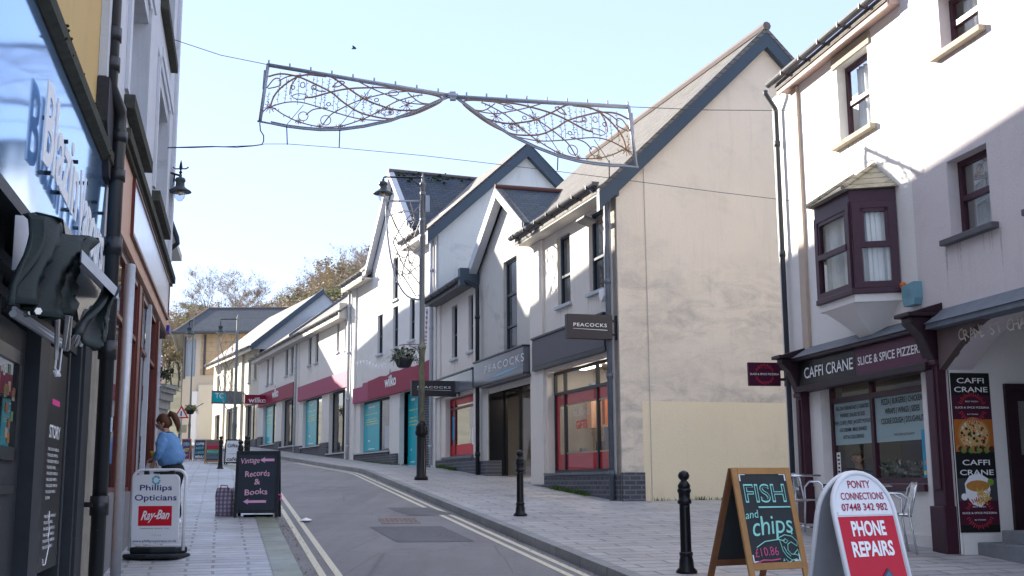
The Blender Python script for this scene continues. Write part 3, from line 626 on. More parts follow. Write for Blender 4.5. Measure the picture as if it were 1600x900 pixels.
d0=FL_.px(1574,700,.0)[0]
b=MB(FL_); dz0=FL_.px(1590,838,0)[1]; dz1=FL_.px(1590,600,0)[1]
b.m(M['plumd']).box(d0,d0+.08,.0,.05,lz+.2,dz1).box(d0+.08,d0+1.0,.0,.05,dz1-.08,dz1).box(d0+.08,d0+1.0,.002,.02,lz+.2,dz1-.08)
b.build('door',None,hd)
b=MB(FL_); b.box(d0+.16,d0+.8,.021,.025,lz+1.1,dz1-.2); b.build('pane',M['glassr'],hd.children[-1])
pc=thing('menu_poster_column',FL_.w((pw[0]+pw[1])/2,.01,pw[2]),'tall narrow black and purple menu poster with food pictures, inside the arch','poster')
s0,s1,z0,z1=pw; hp=z1-z0; wp=s1-s0
def vv(t): return z1-hp*t
b=MB(FL_); PB=plain('poster_black',(.012,.014,.014),.4); PP=plain('poster_purple',(.07,.012,.03),.4)
b.m(PB).box(s0,s1,.002,.012,vv(1),vv(0)); b.build('board',None,pc)
b=MB(FL_)
for a,c,m in ((0,.143,PB),(.143,.295,PP),(.295,.50,plain('poster_orange',(.45,.13,.02),.5)),(.50,.665,PB),(.665,.805,plain('poster_slate',(.06,.06,.07),.5)),(.805,.955,PP),(.955,1.,PB)):
    b.m(m).box(s0+.003,s1-.003,.0125,.014,vv(c),vv(a))
b.build('panels',None,pc)
def fdisc(b,fr,s,z,r,o,n=20,jag=0.): b.quad(*[(s+r*math.cos(2*math.pi*k/n)*(1+jag*random.uniform(-1,1)),o,z+r*math.sin(2*math.pi*k/n)*(1+jag*random.uniform(-1,1))) for k in range(n)])
b=MB(FL_); cs=(s0+s1)/2; zc=vv(.395)
b.m(plain('pizza_crust',(.45,.2,.06),.7)).__class__; fdisc(b,FL_,cs,zc,wp*.42,.0155)
b.m(plain('pizza_cheese',(.6,.38,.15),.6,var=.4,scale=40)); fdisc(b,FL_,cs,zc,wp*.37,.0165)
for q in range(60):
    a=random.random()*6.28; rr=wp*.35*math.sqrt(random.random()); b.m([plain('olive',(.02,.02,.02),.5),plain('basil',(.05,.12,.02),.6),plain('tomato',(.45,.05,.02),.5),plain('mozzarella',(.7,.62,.45),.6)][q%4]); fdisc(b,FL_,cs+rr*math.cos(a),zc+rr*math.sin(a),wp*random.uniform(.018,.04),.0168+q*.00003,7,.3)
for q in range(14):
    b.m([plain('burger_bun',(.42,.2,.06),.6),plain('olive2',(.06,.03,.02),.6),plain('lettuce',(.15,.25,.05),.6)][q%3]); fdisc(b,FL_,s0+wp*(.08+.84*q/13),vv(.475+.008*(q%3)),wp*.07,.0172+q*.00004,9,.2)
b.build('pizza_picture',None,pc)
b=MB(FL_); zc=vv(.735)
b.m(M['whitei']); fdisc(b,FL_,cs,zc,wp*.36,.0155,9,.15)
b.m(plain('fried_fish',(.5,.22,.05),.6,var=.3,scale=30)); b.quad(*[(cs+wp*.3*math.cos(a),.0162,zc+wp*.08+wp*.13*math.sin(a)) for a in [i*.4 for i in range(16)]])
for q in range(40):
    x=cs+random.uniform(-.05,.3)*wp; z=zc-wp*random.uniform(.02,.3); a=random.uniform(0,3.1); dx,dz=math.cos(a)*wp*.08,math.sin(a)*wp*.08
    b.m(plain('chips',(.65,.42,.1),.6)).quad((x-dx,.0166+q*.00003,z-dz),(x+dx,.0166+q*.00003,z+dz),(x+dx-dz*.25,.0166+q*.00003,z+dz+dx*.25),(x-dx-dz*.25,.0166+q*.00003,z-dz+dx*.25))
b.m(plain('mushy_peas',(.2,.35,.05),.6)); fdisc(b,FL_,cs+wp*.33,vv(.69),wp*.08,.018); b.m(M['whitei']); fdisc(b,FL_,cs-wp*.36,vv(.78),wp*.08,.018)
b.build('fish_and_chips_picture',None,pc)
lt=MB(); lt.m(M['whitei'])
FXD=Vector((FL_.d[0],FL_.d[1],0))
def ltx(t,f,h,w_,col='whitei',bold=.01): lt.m(M[col]); lt.text(t,FL_.w(cs,.0175,vv(f)),FXD,UP,h,w_,al='C',bold=bold)
M['brandred']=plain('brand_red',(.5,.04,.06),.5)
ltx('CAFFI',.065,.034*hp,wp*.7); ltx('CRANE',.122,.034*hp,wp*.86); ltx('CAFFI',.583,.034*hp,wp*.7); ltx('CRANE',.645,.034*hp,wp*.86)
for f in (.222,.882):
    ltx('SLICE & SPICE PIZZERIA',f+.004,.012*hp,wp*.88); ltx('BEST PIZZA',f-.036,.008*hp,wp*.34); ltx('IN TOWN',f+.045,.008*hp,wp*.28)
    lt.m(M['brandred'])
    for q in range(36):
        a=q*math.pi/18
        if abs(math.sin(a))<.3: continue
        r0,r1=wp*.27,wp*(.34 if q%2 else .37)
        lt.quad(*[FL_.w(cs+r*math.cos(aa),.0176,vv(f)+r*math.sin(aa)) for r,aa in ((r0,a-.05),(r1,a-.03),(r1,a+.03),(r0,a+.05))])
lt.build('lettering',None,pc)
# arch band with faded lettering and lead canopy
b=MB(FC); n=20; pts=[]
topz=FC.px(1480,510,.14)[1]
arc2=[(p2-.14+(aw1-.1-p2+.14)*i/n) for i in range(n+1)]
vs=[]
for s in arc2: vs+=[(s,.10,archz(min(max(s,aw1),aw0))+(.0 if aw1<s<aw0 else -.0)),(s,.10,topz)]
b.add(vs,[(2*i,2*i+1,2*i+3,2*i+2) for i in range(n)])
vs=[]
for s in arc2: zq=archz(min(max(s,aw1),aw0)); vs+=[(s,.0,zq),(s,.10,zq)]
b.add(vs,[(2*i,2*i+1,2*i+3,2*i+2) for i in range(n)]); b.build('arch_band',plain('arch_brown',(.13,.09,.085),.5,var=.3),hd)
b=MB(FC); b.box(p2-.14,aw1-.2,.003,.24,topz,topz+.06); b.prism([(p2-.14,.004,topz+.25),(p2-.14,.004,topz+.062),(p2-.14,.26,topz+.062)],(aw1-.1-p2,0,0)); b.build('lead_canopy',M['lead'],hd)
lt=MB()
txt='CRANE ST CHAMBERS'; s=FC.px(1500,520,.1)[0]
for i,ch in enumerate(txt):
    if ch==' ': s-=.09; continue
    k=(s-ac)/((aw0-aw1)/2); sl=.62*2*k/((aw0-aw1)/2)*.75
    xd=Vector((-FC.d[0],-FC.d[1],sl)).normalized(); nn=Vector((FC.n[0],FC.n[1],0)); yd=nn.cross(xd) if nn.cross(xd).z>0 else xd.cross(nn)
    zz=(archz(min(max(s,aw1),aw0))+topz)/2-.07; lt.text(ch,FC.w(s,.106,min(zz,topz-.2)),xd,yd,.13,bold=.0,al='L'); s-=.10
lt.build('lettering',plain('faded_gold_letters',(.5,.44,.36),.6),hd.children[-2])
# alarm box and beacon, projecting sign
ab=thing('alarm_box',FC.w(.6,0,FC.px(1426,460,0)[1]),'pale blue alarm box with orange beacon, on the wall beside the plum bay window','alarm box')
a=FC.rc(1416,1436,442,478,.06); b=MB(FC); b.ext([(a[0],a[3]),(a[1],a[3]-.02),(a[1]+.0,a[2]+.08),(a[1]-.03,a[2]),(a[0]+.03,a[2]),(a[0],a[2]+.08)],.013,.12)
for i in range(4): b.box((a[0]+a[1])/2-.05,(a[0]+a[1])/2+.05,.121,.124,a[3]-.08-i*.03,a[3]-.065-i*.03)
b.build('case',plain('alarm_blue',(.17,.33,.39),.5),ab,.01)
b=MB(); q=FC.px(1411,446,.08); b.ball(FC.w(q[0],.08,q[1]),.045,10); b.build('beacon',plain('beacon_orange',(.55,.12,.02),.3),ab)
def projsign(fr,u0,u1,v0,v1,o1,th,label,cat,fill,bracket=True,group=None,name='projecting_sign'):
    """double-sided sign standing out from the wall; placed so its outer edge is o1 out"""
    s_,z_=fr.px((u0+u1)/2,(v0+v1)/2,o1/2+.1)
    z0=fr.px((u0+u1)/2,v1,o1/2)[1]; z1=fr.px((u0+u1)/2,v0,o1/2)[1]
    t=thing(name,fr.w(s_,0,z0),label,cat,group)
    b=MB(fr); b.box(s_-th/2,s_+th/2,.10,o1,z0,z1); b.build('sign_box',fill,t,.008)
    b=MB(fr); b.box(s_-.02,s_+.02,.0,.10,z0+.08,z0+.12).box(s_-.02,s_+.02,.0,.10,z1-.12,z1-.08).box(s_-.05,s_+.05,.0,.015,z0,z1); b.build('bracket',M['dark'],t)
    return t,s_-th/2,z0,z1
def facexd(fr): return Vector((-fr.n[0],-fr.n[1],0))
FC2=Fr(FC.w(SL-.15,0,0)[:2],10.458,-1)
t,ss,z0,z1=projsign(FC,1175,1225,566,603,.62,.05,'small square plum sign with a red round emblem, sticking out from the cafe corner','sign',plain('sign_plum',(.07,.01,.035),.35))
# re-seat the sign on the corner of the wall
for ch in [t]: 
    dlt=Vector(FC.w(SL-.06,0,0))-Vector(FC.w(ss+.025,0,0)); t.location+=Vector((dlt.x,dlt.y,0)); ss=SL-.085
lt=MB(); lt.m(M['whitei']); cz=(z0+z1)/2; o_=.36; xd=facexd(FC)
lt.text('SLICE & SPICE PIZZERIA',FC.w(ss-.003,o_,cz-.014),xd,UP,.03,.47,al='C',bold=.012)
lt.m(M['brandred']); lt.text('BEST PIZZA',FC.w(ss-.003,o_,cz+.085),xd,UP,.02,.2,al='C'); lt.text('IN TOWN',FC.w(ss-.003,o_,cz-.125),xd,UP,.02,.16,al='C')
for q in range(36):
    a=q*math.pi/18
    if abs(math.sin(a))<.3: continue
    lt.quad(*[FC.w(ss-.0035,o_+r*math.cos(aa),cz+r*math.sin(aa)) for r,aa in ((.125,a-.05),(.155+(q%2)*.012,a-.03),(.155+(q%2)*.012,a+.03),(.125,a+.05))])
lt.build('lettering',None,t)
# ================================================================== clothes shop (beige gable) up the street
aP=17.776
p0=gnd(972,783); FP=Fr(p0[:2],aP,-1)
sE=FP.px(684,600)[0]                              # far end of the block
pea=thing('clothes_shop_building',FP.w(5,-3,FP.g(5)),'long white rendered clothes shop with tall beige gable end, dark barge boards and grey fascias','shop building')
zb=p0[2]-.8
EV=FP.px(962,283)[1]-.02                           # eaves level of the right bay
def P1(u,v,o=0.): return FP.px(u,v,o)
sA=P1(843,600)[0]-.18; sB=P1(833,600)[0]; sB2=P1(762,600)[0]; sC=P1(747,600)[0]+.05  # bay divisions
wa=FP.rc(871,891,366,476); wb=FP.rc(920,943,328,455); wc=FP.rc(785,806,404,556)
wd=FP.rc(705,713.5,477,560); we=FP.rc(731,739,460,548)
ap=FP.px(788,304); lf=(FP.px(752,420)[0],0); 
zl=FP.px(757,418)[1]
swz1=FP.px(904,569)[1]; swz0=FP.px(904,738)[1]; sx0=P1(956,660)[0]; sx1=P1(856,660)[0]
s_valley=P1(816,450)[0]
# fronts
b=MB(FP); b.holes([(0,zb),(sB,zb),(sB,EV),(0,EV)],[wa,wb,(sx0,sx1,swz0,swz1+.02)],0,.16); b.build('wall',M['pea'],pea)
gs0=sB+.0; gs1=sC; gm_=(ap[0]); gh=ap[1]; zl0=EV-.25
slope=(gh-zl)/(gs1-gm_)
dz0=FP.px(800,600)[1]                               # head of the recessed entrance
dzt=FP.px(800,606)[1]
b=MB(FP); b.holes([(gs0,dzt),(gs1,dzt),(gs1,zl),(gm_,gh-.1),(gs0,gh-.1-slope*(gm_-gs0))],[wc],-.03,.16); b.build('gabled_wall',M['peagrey'],pea)
b=MB(FP); lw=FP.rc(695,742,618,713); b.holes([(gs1,zb+.4),(sE,zb+.4),(sE,zl),(gs1,zl)],[wd,we,(lw[0]+.05,lw[1],lw[2],lw[3])],-.02,.16); b.build('wall',M['pea'],pea)
# party ends, back, floors
GW=6.2; FG=FP.perp(0,1)
b=MB(FP); b.quad((0,-GW,zb),(sE,-GW,zb),(sE,-GW,EV),(0,-GW,EV)).quad((sE,0,zb),(sE,-GW,zb),(sE,-GW,EV),(sE,0,EV))
b.quad((.2,-1.,3.9+.6),(sE,-1.,4.5),(sE,-1.,7),(.2,-1.,7)); b.build('rear_walls',M['pea'],pea)
rz=FG.px(1192,64)[1]; rs=FG.px(1192,64)[0]
b=MB(FG); b.ext([(0,zb),(2*rs,zb),(2*rs,EV),(rs,rz-.1),(0,EV-.0)],0,-.2); b.build('gable_wall',M['gable'],pea)
cr=FG.px(1100,628)[1]; 
b=MB(FG); b.box(FG.px(1005,700)[0],2*rs,.001,.008,zb,cr); b.build('cream_panel',M['cream'],pea)
b=MB(FG); b.box(.0,FG.px(1004,700)[0],.0015,.035,FG.px(990,738)[1],EV-.05); b.build('corner_pier',M['gable'],pea)
b=MB(FG); b.box(-.0,FG.px(1005,700)[0],.002,.06,zb,FG.px(990,738)[1]-.003); b.build('plinth',M['brickG'],pea)
b=MB(FG); g_=FG.px(1002,500)[0]+.12; b.tube([(g_,.014,zb+.6),(g_+.01,.014,4.),(g_,.014,EV+.6)],.008,5); b.build('cable',M['soffit'],pea)
# main roof: slopes, verge boards, ridge
ov=.38
sl_=(rz-EV)/rs
e0=(ov,EV-sl_*ov+.22); rg=(-rs,rz+.22)
rfl=gs1+.2
roof(FP,-.16,sB+.1,e0[0],e0[1],rg[0],rg[1],pea,M['slate']); 
roof(FP,sB+.1,rfl,-.25,EV+sl_*.25+.22,rg[0],rg[1],pea,M['slate'])
roof(FP,-.16,rfl,-2*rs-ov,e0[1],rg[0],rg[1],pea,M['slate'])
b=MB(FP); b.ext([(gs1+.05,EV),(gs1+.05,EV),(gs1+.05,EV)],0,-.1) if False else b.prism([(rfl-.1,-.1,EV-.6),(rfl-.1,-rs,rz+.1),(rfl-.1,-2*rs,EV)],(.1,0,0)); b.build('party_wall',M['pea'],pea)
b=MB(FP); b.tube([(-.18,-rs,rz+.25),(rfl,-rs,rz+.25)],.09,8); b.build('ridge_tiles',plain('ridge_clay',(.16,.13,.12),.8),pea)
for a,c in (((-ov,EV-sl_*ov+.20),(rs,rz+.24)),((rs,rz+.24),(2*rs+ov,EV-sl_*ov+.20))): rake(FG,a,c,pea,.42,.02,.15)
b=MB(FG); b.ext([(-ov,EV-sl_*ov+.2),(0.02,EV+.02),(0.02,EV-.28),(-ov,EV-.28)],.02,.14); b.build('eaves_box_end',M['barge'],pea)
b=MB(FP); b.box(.02,sB+.0,.002,ov-.05,EV-.26,EV-.20).box(-.02,sB+.12,ov-.05,ov-.015,EV-.27,EV-.03); b.build('soffit',M['soffit'],pea)
gutter(FP,-.12,sB+.2,ov+.06,EV-.04,pea,.075,brk=.75)
# cross gable over the entrance
FPo=-.03
b=MB(FP); zr_=gh+.05
for a,c in (((gs1+.28,zl-.12),(gm_,zr_)),((gm_,zr_),(gs0-.1,zr_-slope*(gm_-gs0+.1)))):
    b.prism([(a[0],.22,a[1]),(c[0],.22,c[1]),(c[0],.22,c[1]+.1),(a[0],.22,a[1]+.1)],(0,-3.2,0))
b.build('gable_roof',M['slateS'],pea)
rake(FP,(gs1+.3,zl-.04),(gm_,zr_+.1),pea,.3,.05,.25,M['pale']); rake(FP,(gm_,zr_+.1),(gs0-.02,zr_+.1-slope*(gm_-gs0+.02)),pea,.22,.05,.25,M['soffit'])
b=MB(FP); b.tube([(gm_,.24,zr_+.14),(gm_,-2.6,zr_+.14)],.06,8); b.build('ridge_tiles',plain('ridge_red',(.15,.07,.06),.8),pea)
# low mossy roof of the left bay
lt_z=zl-.05
roof(FP,gs1+.1,sE,.42,lt_z-.1,-1.4,lt_z+.95,pea,M['slateS']); b=MB(FP); b.box(gs1+.1,sE,-1.45,-GW,lt_z+.8,lt_z+.93); b.build('flat_roof',M['lead'],pea)
b=MB(FP)
for i in range(160):
    s=random.uniform(gs1+.25,sE-.3); o=random.uniform(-1.3,.3); z=lt_z-.1+(.42-o)*.577+.02; r=random.uniform(.03,.12)*(1 if o>-.9 else 1.7); b.ball(FP.w(s,o,z),r,6,(1,1,.6))
b.build('moss',M['moss'],pea)
b=MB(FP); b.box(gs1+.02,sE,-.015,.36,lt_z-.26,lt_z-.2).box(gs1+.02,sE,.36,.40,lt_z-.28,lt_z-.08); b.m; b.build('soffit',M['gutter'],pea)
gutter(FP,gs1-.05,sE+.05,.47,lt_z-.1,pea,.08,brk=.9); b=MB(FP); b.box(gs1-.12,gs1+.1,.0,.5,lt_z-.34,lt_z+.12); b.build('eaves_box_end',M['barge'],pea)
# windows upstairs
for r in (wa,wb): win(FP,r,pea,0,.08,fm=M['darkblue'],bars_h=(.42,),sill=.07,sillmat=M['pale'])
win(FP,wc,pea,-.03,.08,fm=M['darkblue'],bars_h=(.31,.64),pane=M['glassr'] if False else M['pane'])
for r in (wd,we): win(FP,r,pea,-.02,.08,bars_h=(.45,),sill=.07,sillmat=M['pale'])
# pilasters
def pil(s0,s1,z0,z1,o=.05,mat=None,o0=-.02): b=MB(FP); b.box(s0,s1,o0,o,z0,z1); return b.build('pilaster',mat or M['pea'],pea)
pz=FP.px(843,757)[1]
pil(P1(853,650)[0],sB+.02,pz,EV-.27,.06)
b=MB(FP); b.box(P1(853,650)[0]-.02,sB+.03,-.3,.09,zb,pz-.003); b.build('plinth',M['brick'],pea)
pil(sB2,sC-.05,FP.px(754,720)[1],dzt+.02,.0,M['peagrey'],-.05); b=MB(FP); b.box(sB2-.02,sC-.02,-.35,.04,zb,FP.px(754,720)[1]-.003); b.build('plinth',M['brick'],pea)
pil(sC,sC+.3,zb+.5,zl-.3,.03,M['pea'])
pil(sE-.35,sE-.02,FP.px(688,722)[1],zl-.3,.03,M['pea'])
# plinths (stepped brick under the shop windows)
b=MB(FP); b.box(.02,P1(853,650)[0]-.03,.003,.07,zb,swz0-.055); b.build('plinth',M['brick'],pea)
b=MB(FP); b.box(sC-.01,sE,.003,.06,zb,FP.px(718,717)[1]); b.build('plinth',M['brick'],pea)
b=MB(FP); b.box(sx0-.1,sx1+.02,.003,.1,swz0-.05,swz0-.003); b.box(lw[0],lw[1]+.05,.003,.09,FP.px(718,717)[1]+.002,FP.px(718,713)[1]); b.build('window_sill',M['lead'],pea)
# fascias
fz1=P1(896,512)[1]; fz0=P1(896,558)[1]
b=MB(FP); b.box(P1(954,540)[0],P1(840,560)[0],.003,.13,fz0,fz1); b.build('fascia',M['greyf'],pea,.005)
b=MB(FP); b.box(P1(954,540)[0]-.03,P1(840,560)[0]+.01,.003,.16,fz1+.001,fz1+.04).box(P1(954,540)[0]-.03,P1(840,560)[0]+.01,.003,.13,fz0-.09,fz0-.003); b.build('fascia_trim',M['dark'],pea)
cz1=P1(791,555)[1]; cz0=P1(791,593)[1]; c0=P1(831,560)[0]+.02; c1=P1(752,580)[0]
b=MB(FP); b.box(c0,c1,-.03,.2,cz0,cz1); fc=b.build('fascia',M['greyr'],pea,.005)
b=MB(FP); b.box(c0-.02,c1+.02,-.03,.23,cz1+.001,cz1+.035).box(c0-.02,c1+.02,-.03,.21,cz0-.04,cz0-.001); b.build('fascia_trim',M['dark'],pea)
l=MB(); a0=P1(758,585,.2)[0]; a1=P1(819,560,.2)[0]; ch=cz1-cz0
ftext(l,FP,'PEACOCKS',a0,cz0+.42*ch,.32*ch,a0-a1,.207,sp=1.25); l.build('lettering',M['whitei'],fc)
b=MB(FP); n=14; v=[]
for i in range(n+1):
    f=i/n; s=a0+(a1-a0)*f; k=math.sin(math.pi*f); v+=[(s,.207,cz0+(.12+.16*f+.02)*ch-.035*k),(s,.207,cz0+(.12+.16*f)*ch+.035*k)]
b.add(v,[(2*i,2*i+1,2*i+3,2*i+2) for i in range(n)]); b.build('swoosh',plain('swoosh_blue',(.18,.42,.6),.4),fc)
lz1=P1(718,586)[1]; lz0=P1(718,614)[1]
b=MB(FP); b.box(sC+.02,sE-.03,.003,.14,lz0,lz1); b.build('fascia',M['greyr'],pea,.005); b=MB(FP); b.box(sC+.02,sE-.03,.003,.17,lz1+.001,lz1+.04); b.build('fascia_trim',M['dark'],pea)
# right shop window with red posters
mA,mB=P1(883,660,-.16)[0],P1(934,660,-.16)[0]; tz=P1(904,609,-.16)[1]
f=shopwin(FP,(sx0,sx1,swz0,swz1),pea,0,.15,vb=(mA,mB),hb=(tz,))
b=MB(FP); wr=.13; RO=-.185
for a,c in ((sx0+.06,mB-.03),(mB+.03,mA-.03),(mA+.03,sx1-.06)):
    z0,z1=swz0+.06,tz-.03; aa=a if a>sx0+.1 else a; 
    b.box(a,c,RO,RO+.004,z0,z0+.32).box(a,c,RO,RO+.004,z1-.22,z1)
b.box(sx1-.27,sx1-.06,RO,RO+.004,swz0+.38,tz-.25).box(sx0+.06,sx0+.22,RO,RO+.004,swz0+.38,tz-.25)
b.build('red_vinyl_border',M['red'],f)
b=MB(FP); e=.03; z0,z1=swz0+.38,tz-.25; b.box(sx0+.22,sx1-.27,RO+.001,RO+.005,z0,z0+e).box(sx0+.22,sx1-.27,RO+.001,RO+.005,z1-e,z1).box(sx1-.30,sx1-.27,RO+.001,RO+.005,z0,z1); b.build('cream_line',plain('cream_vinyl',(.6,.5,.35),.5),f)
l=MB(); l.m(plain('vinyl_text',(.55,.45,.4),.5)); ftext(l,FP,'fabulous',(mA+mB)/2,tz-.52,.16,.9,RO+.01,al='C',bold=.01); l.m(M['red']); ftext(l,FP,'GIFTS',(mA+mB)/2,tz-.78,.17,.62,RO+.01,al='C',bold=.02); l.build('lettering',None,f)
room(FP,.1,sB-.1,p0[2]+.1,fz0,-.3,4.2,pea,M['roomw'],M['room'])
# clothes rails and displays inside, ceiling lights
b=MB(FP); cols=[(.45,.06,.03),(.5,.16,.05),(.6,.55,.5),(.1,.1,.12),(.35,.02,.05),(.15,.2,.3),(.5,.3,.2)]
for i in range(190):
    s=random.uniform(.3,sB-.3); o=random.uniform(-3.9,-.8); z=p0[2]+random.choice((.15,.6,.95,1.5,2.0)); b.m(plain('garment_%d'%(i%7),cols[i%7],.9)); h=random.uniform(.4,.75); b.box(s,s+random.uniform(.12,.35),o,o+.12,z,z+h)
for k in range(5): b.m(M['blackm']).box(.4,sB-.4,-3.95,-3.9,p0[2]+.5+k*.5,p0[2]+.54+k*.5)
b.build('clothes_display',None,pea)
LM=emis('shop_lamp',(1,.92,.8),3.5)
b=MB(FP)
for i in range(9): s=.3+(i%3)*1.5; b.box(s,s+.9,-1.-(i//3)*1.,-.8-(i//3)*1.,fz0-.06,fz0-.03)
b.build('ceiling_emitters',LM,pea)
# recessed entrance
rd=.44; zd=P1(800,755)[1]+.02
b=MB(FP); b.quad((sB,-.02,zb),(sB,-rd,zb),(sB,-rd,dz0),(sB,-.02,dz0)).quad((sB2,-.02,zb),(sB2,-rd,zb),(sB2,-rd,dz0),(sB2,-.02,dz0)); b.build('porch_side',M['blackm'],pea)
b=MB(FP); b.box(sB-.05,sB2+.05,-rd,.19,cz0-.09,cz0-.042); b.build('porch_ceiling',M['greyf'],pea)
b=MB(FP)
for s,o in ((sB+.55,-.1),(sB+1.25,-.1),(sB+.9,-.3)): b.box(s-.06,s+.06,o-.06,o+.06,cz0-.096,cz0-.091)
b.build('downlights',LM,pea)
b=MB(FP); b.box(sB,sB2,-rd-1,.02,zb,G(*FP.w(sB,0,0)[:2])+.06); b.build('threshold',M['slab'],pea)
b=MB(FP); ze=cz0-.1
b.box(sB2-.012,sB2-.004,-rd,-.05,zb,ze)   # dark cladding panel beside the doors
b.build('cladding',M['black'],pea)
dr=(sB,sB2-.02,G(*FP.w(sB,0,0)[:2])+.02,ze); dd=(dr[1]-dr[0])/3
f=shopwin(FP,dr,pea,-rd+.12,.12,vb=(dr[0]+dd,dr[0]+2*dd),hb=(dr[2]+2.15,),name='entrance_doors',fw=.07,fm=M['black'])
b=MB(FP); b.box(dr[0]+dd-.1,dr[0]+dd-.07,-rd+.02,-rd+.05,dr[2]+.8,dr[2]+1.5).box(dr[0]+dd+.07,dr[0]+dd+.1,-rd+.02,-rd+.05,dr[2]+.8,dr[2]+1.5); b.build('handle',M['alu'],f)
room(FP,sB+.02,sC-.1,dr[2]-.02,ze,-rd-.1,3.4,pea,M['roomw'],M['room'])
b=MB(FP); b.box(sB+.3,sB+2.2,-rd-1.2,-rd-1.,ze-.05,ze-.02).box(sB+.3,sB+2.2,-rd-2.6,-rd-2.4,ze-.05,ze-.02); b.build('ceiling_emitters',LM,pea)
b=MB(FP); b.m(plain('garment_red',(.5,.05,.02),.8))
for i in range(46):
    b.m([plain('garment_red',(.5,.05,.02),.8),M['blackm'],plain('garment_0',cols[0],.9)][i%3]); s=random.uniform(sB+.1,sC-.4); oo=-rd-1.2-(i%5)*.4; b.box(s,s+.22,oo,oo+.12,dr[2]+.2+(i%4)*.55,dr[2]+.62+(i%4)*.55)
b.build('clothes_display',None,pea)
# left shop window
mC=P1(711,665,-.16)[0]; tz2=P1(718,637,-.16)[1]; redf=plain('red_frame',(.20,.02,.025),.4)
f=shopwin(FP,(lw[0]+.05,lw[1],lw[2],lw[3]),pea,-.02,.14,vb=(mC,),hb=(tz2,),fm=redf,glass=M['glassr'])
room(FP,sC+.1,sE-.1,lw[2]-.3,lz0,-.3,3.,pea,M['roomw'],M['room'])
b=MB(FP); b.box(lw[0]+.05,lw[1],-.185,-.18,lw[2]+.06,lw[2]+.34).box(lw[0]+.05,lw[1],-.185,-.18,lw[3]-.2,lw[3]-.06); b.m; b.build('red_vinyl_border',M['red'],f)
b=MB(FP); b.m(plain('poster_blue',(.03,.3,.5),.5)).box(lw[1]-.5,lw[1]-.2,-.18,-.175,lw[2]+.5,lw[2]+1.15); b.m(M['whitei']).box(lw[0]+.3,lw[0]+.9,-.18,-.175,lw[2]+.3,lw[2]+.75); b.build('poster',None,f)
# pipes, alarm, floodlight
dpipe(FP,.16,.12,EV-.05,p0[2]-.05,pea,.05,M['lead'],og=ov+.04)
b=MB(FP); b.box(.28,.5,-.01,.03,p0[2]+.5,EV-.28); b.build('pilaster',M['pale'],pea); 
sp=P1(746,600,.1)[0]; dpipe(FP,sp,.1,lt_z-.12,G(*FP.w(sp,0,0)[:2])-.03,pea,.055,M['dark'],og=.44,ps=sp+.35)
t=thing('alarm_box',FP.w(.75,0,P1(947,462)[1]),'small white alarm box on the clothes shop wall, above the bracket sign','alarm box'); a=FP.rc(943,951,452,472); b=MB(FP); b.ext([(a[0],a[3]),(a[1],a[3]),(a[1],a[2]+.1),((a[0]+a[1])/2,a[2]),(a[0],a[2]+.1)],.002,.1); b.build('case',M['whitei'],t,.008)
t=thing('floodlight',FP.w(.6,.3,P1(922,345)[1]),'small grey floodlight under the eaves beside the upper shop window','floodlight')
q=P1(915,348,.3); b=MB(FP); b.prism([(q[0]-.2,.15,q[1]+.02),(q[0]-.2,.4,q[1]+.1),(q[0]-.2,.42,q[1]+.05),(q[0]-.2,.17,q[1]-.03)],(.42,0,0)); b.tube([(q[0],.0,q[1]+.1),(q[0],.2,q[1]+.03)],.02,6); b.build('housing',M['gutter'],t)
def pea_sign(u0,u1,v0,v1,o1,label):
    t,ss,z0,z1=projsign(FP,u0,u1,v0,v1,o1,.14,label,'sign',plain('brushed_bronze',(.05,.046,.05),.4,.3,var=.25,scale=30),group=None)
    l=MB(); xd=facexd(FP); h=z1-z0; l.text('PEACOCKS',FP.w(ss-.004,.1+(o1-.1)*.5,z0+.5*h),xd,UP,.13*h*1.1,(o1-.1)*.74,al='C',bold=.012,sp=1.15)
    l.quad(*[FP.w(ss-.004,o,z) for o,z in ((.1+(o1-.1)*.88,z0+.40*h),(.1+(o1-.1)*.12,z0+.36*h),(.1+(o1-.1)*.12,z0+.385*h),(.1+(o1-.1)*.88,z0+.412*h))]); l.build('lettering',M['whitei'],t)
    return t
pea_sign(881,951,495,533,.98,'bronze box sign with white lettering on a bracket over the red-bordered shop window')
pea_sign(649,700,597,621,1.35,'dark box sign beside the near lamp post, at the far bay of the clothes shop')
# ================================================================== discount store (white, magenta fascias)
q=FP.w(sE,0,0); FW=Fr(q[:2],22.23,-1)
wst=thing('discount_store_building',FW.w(5,-4,FW.g(5)),'white rendered store with tall front gable and faded magenta fascias, middle of the terrace','shop building')
sW=FW.px(548,600)[0]
def W1(u,v,o=0.): return FW.px(u,v,o)
EVW=W1(664,357,.3)[1]; zb=1.2
wins=[FW.rc(590,598,492,553),FW.rc(614,622,479,543),FW.rc(614,622,403,468),FW.rc(640,648,466,531)]
apx=W1(617,276); foot=W1(583,415); gsr=W1(645,368)[0]
sl2=(apx[1]-foot[1])/(foot[0]-apx[0])
fz=(W1(617,584)[1],W1(617,616)[1])
s1=W1(562.5,660)[0]; s0=W1(608.5,660)[0]; sp0=W1(623,660)[0]; sd0=W1(678,660)[0]; sd1=W1(624,660)[0]
zlo=W1(585,706)[1]; thr=W1(650,727)[1]
b=MB(FW); out=[(0,zb),(sW,zb),(sW,foot[1]),(foot[0],foot[1]),(apx[0],apx[1]-.1),(gsr,apx[1]-.1-(apx[0]-gsr)*sl2),(gsr,EVW),(0,EVW)]
b.holes(out,wins+[(s0,s1,zlo,fz[1]+.02),(sd0,sd1,thr-.6,fz[1]+.02)],0,.16); b.build('wall',M['white'],wst)
for r in wins: win(FW,r,wst,0,.08,bars_h=(.45,),sill=.07,sillmat=M['pale'])
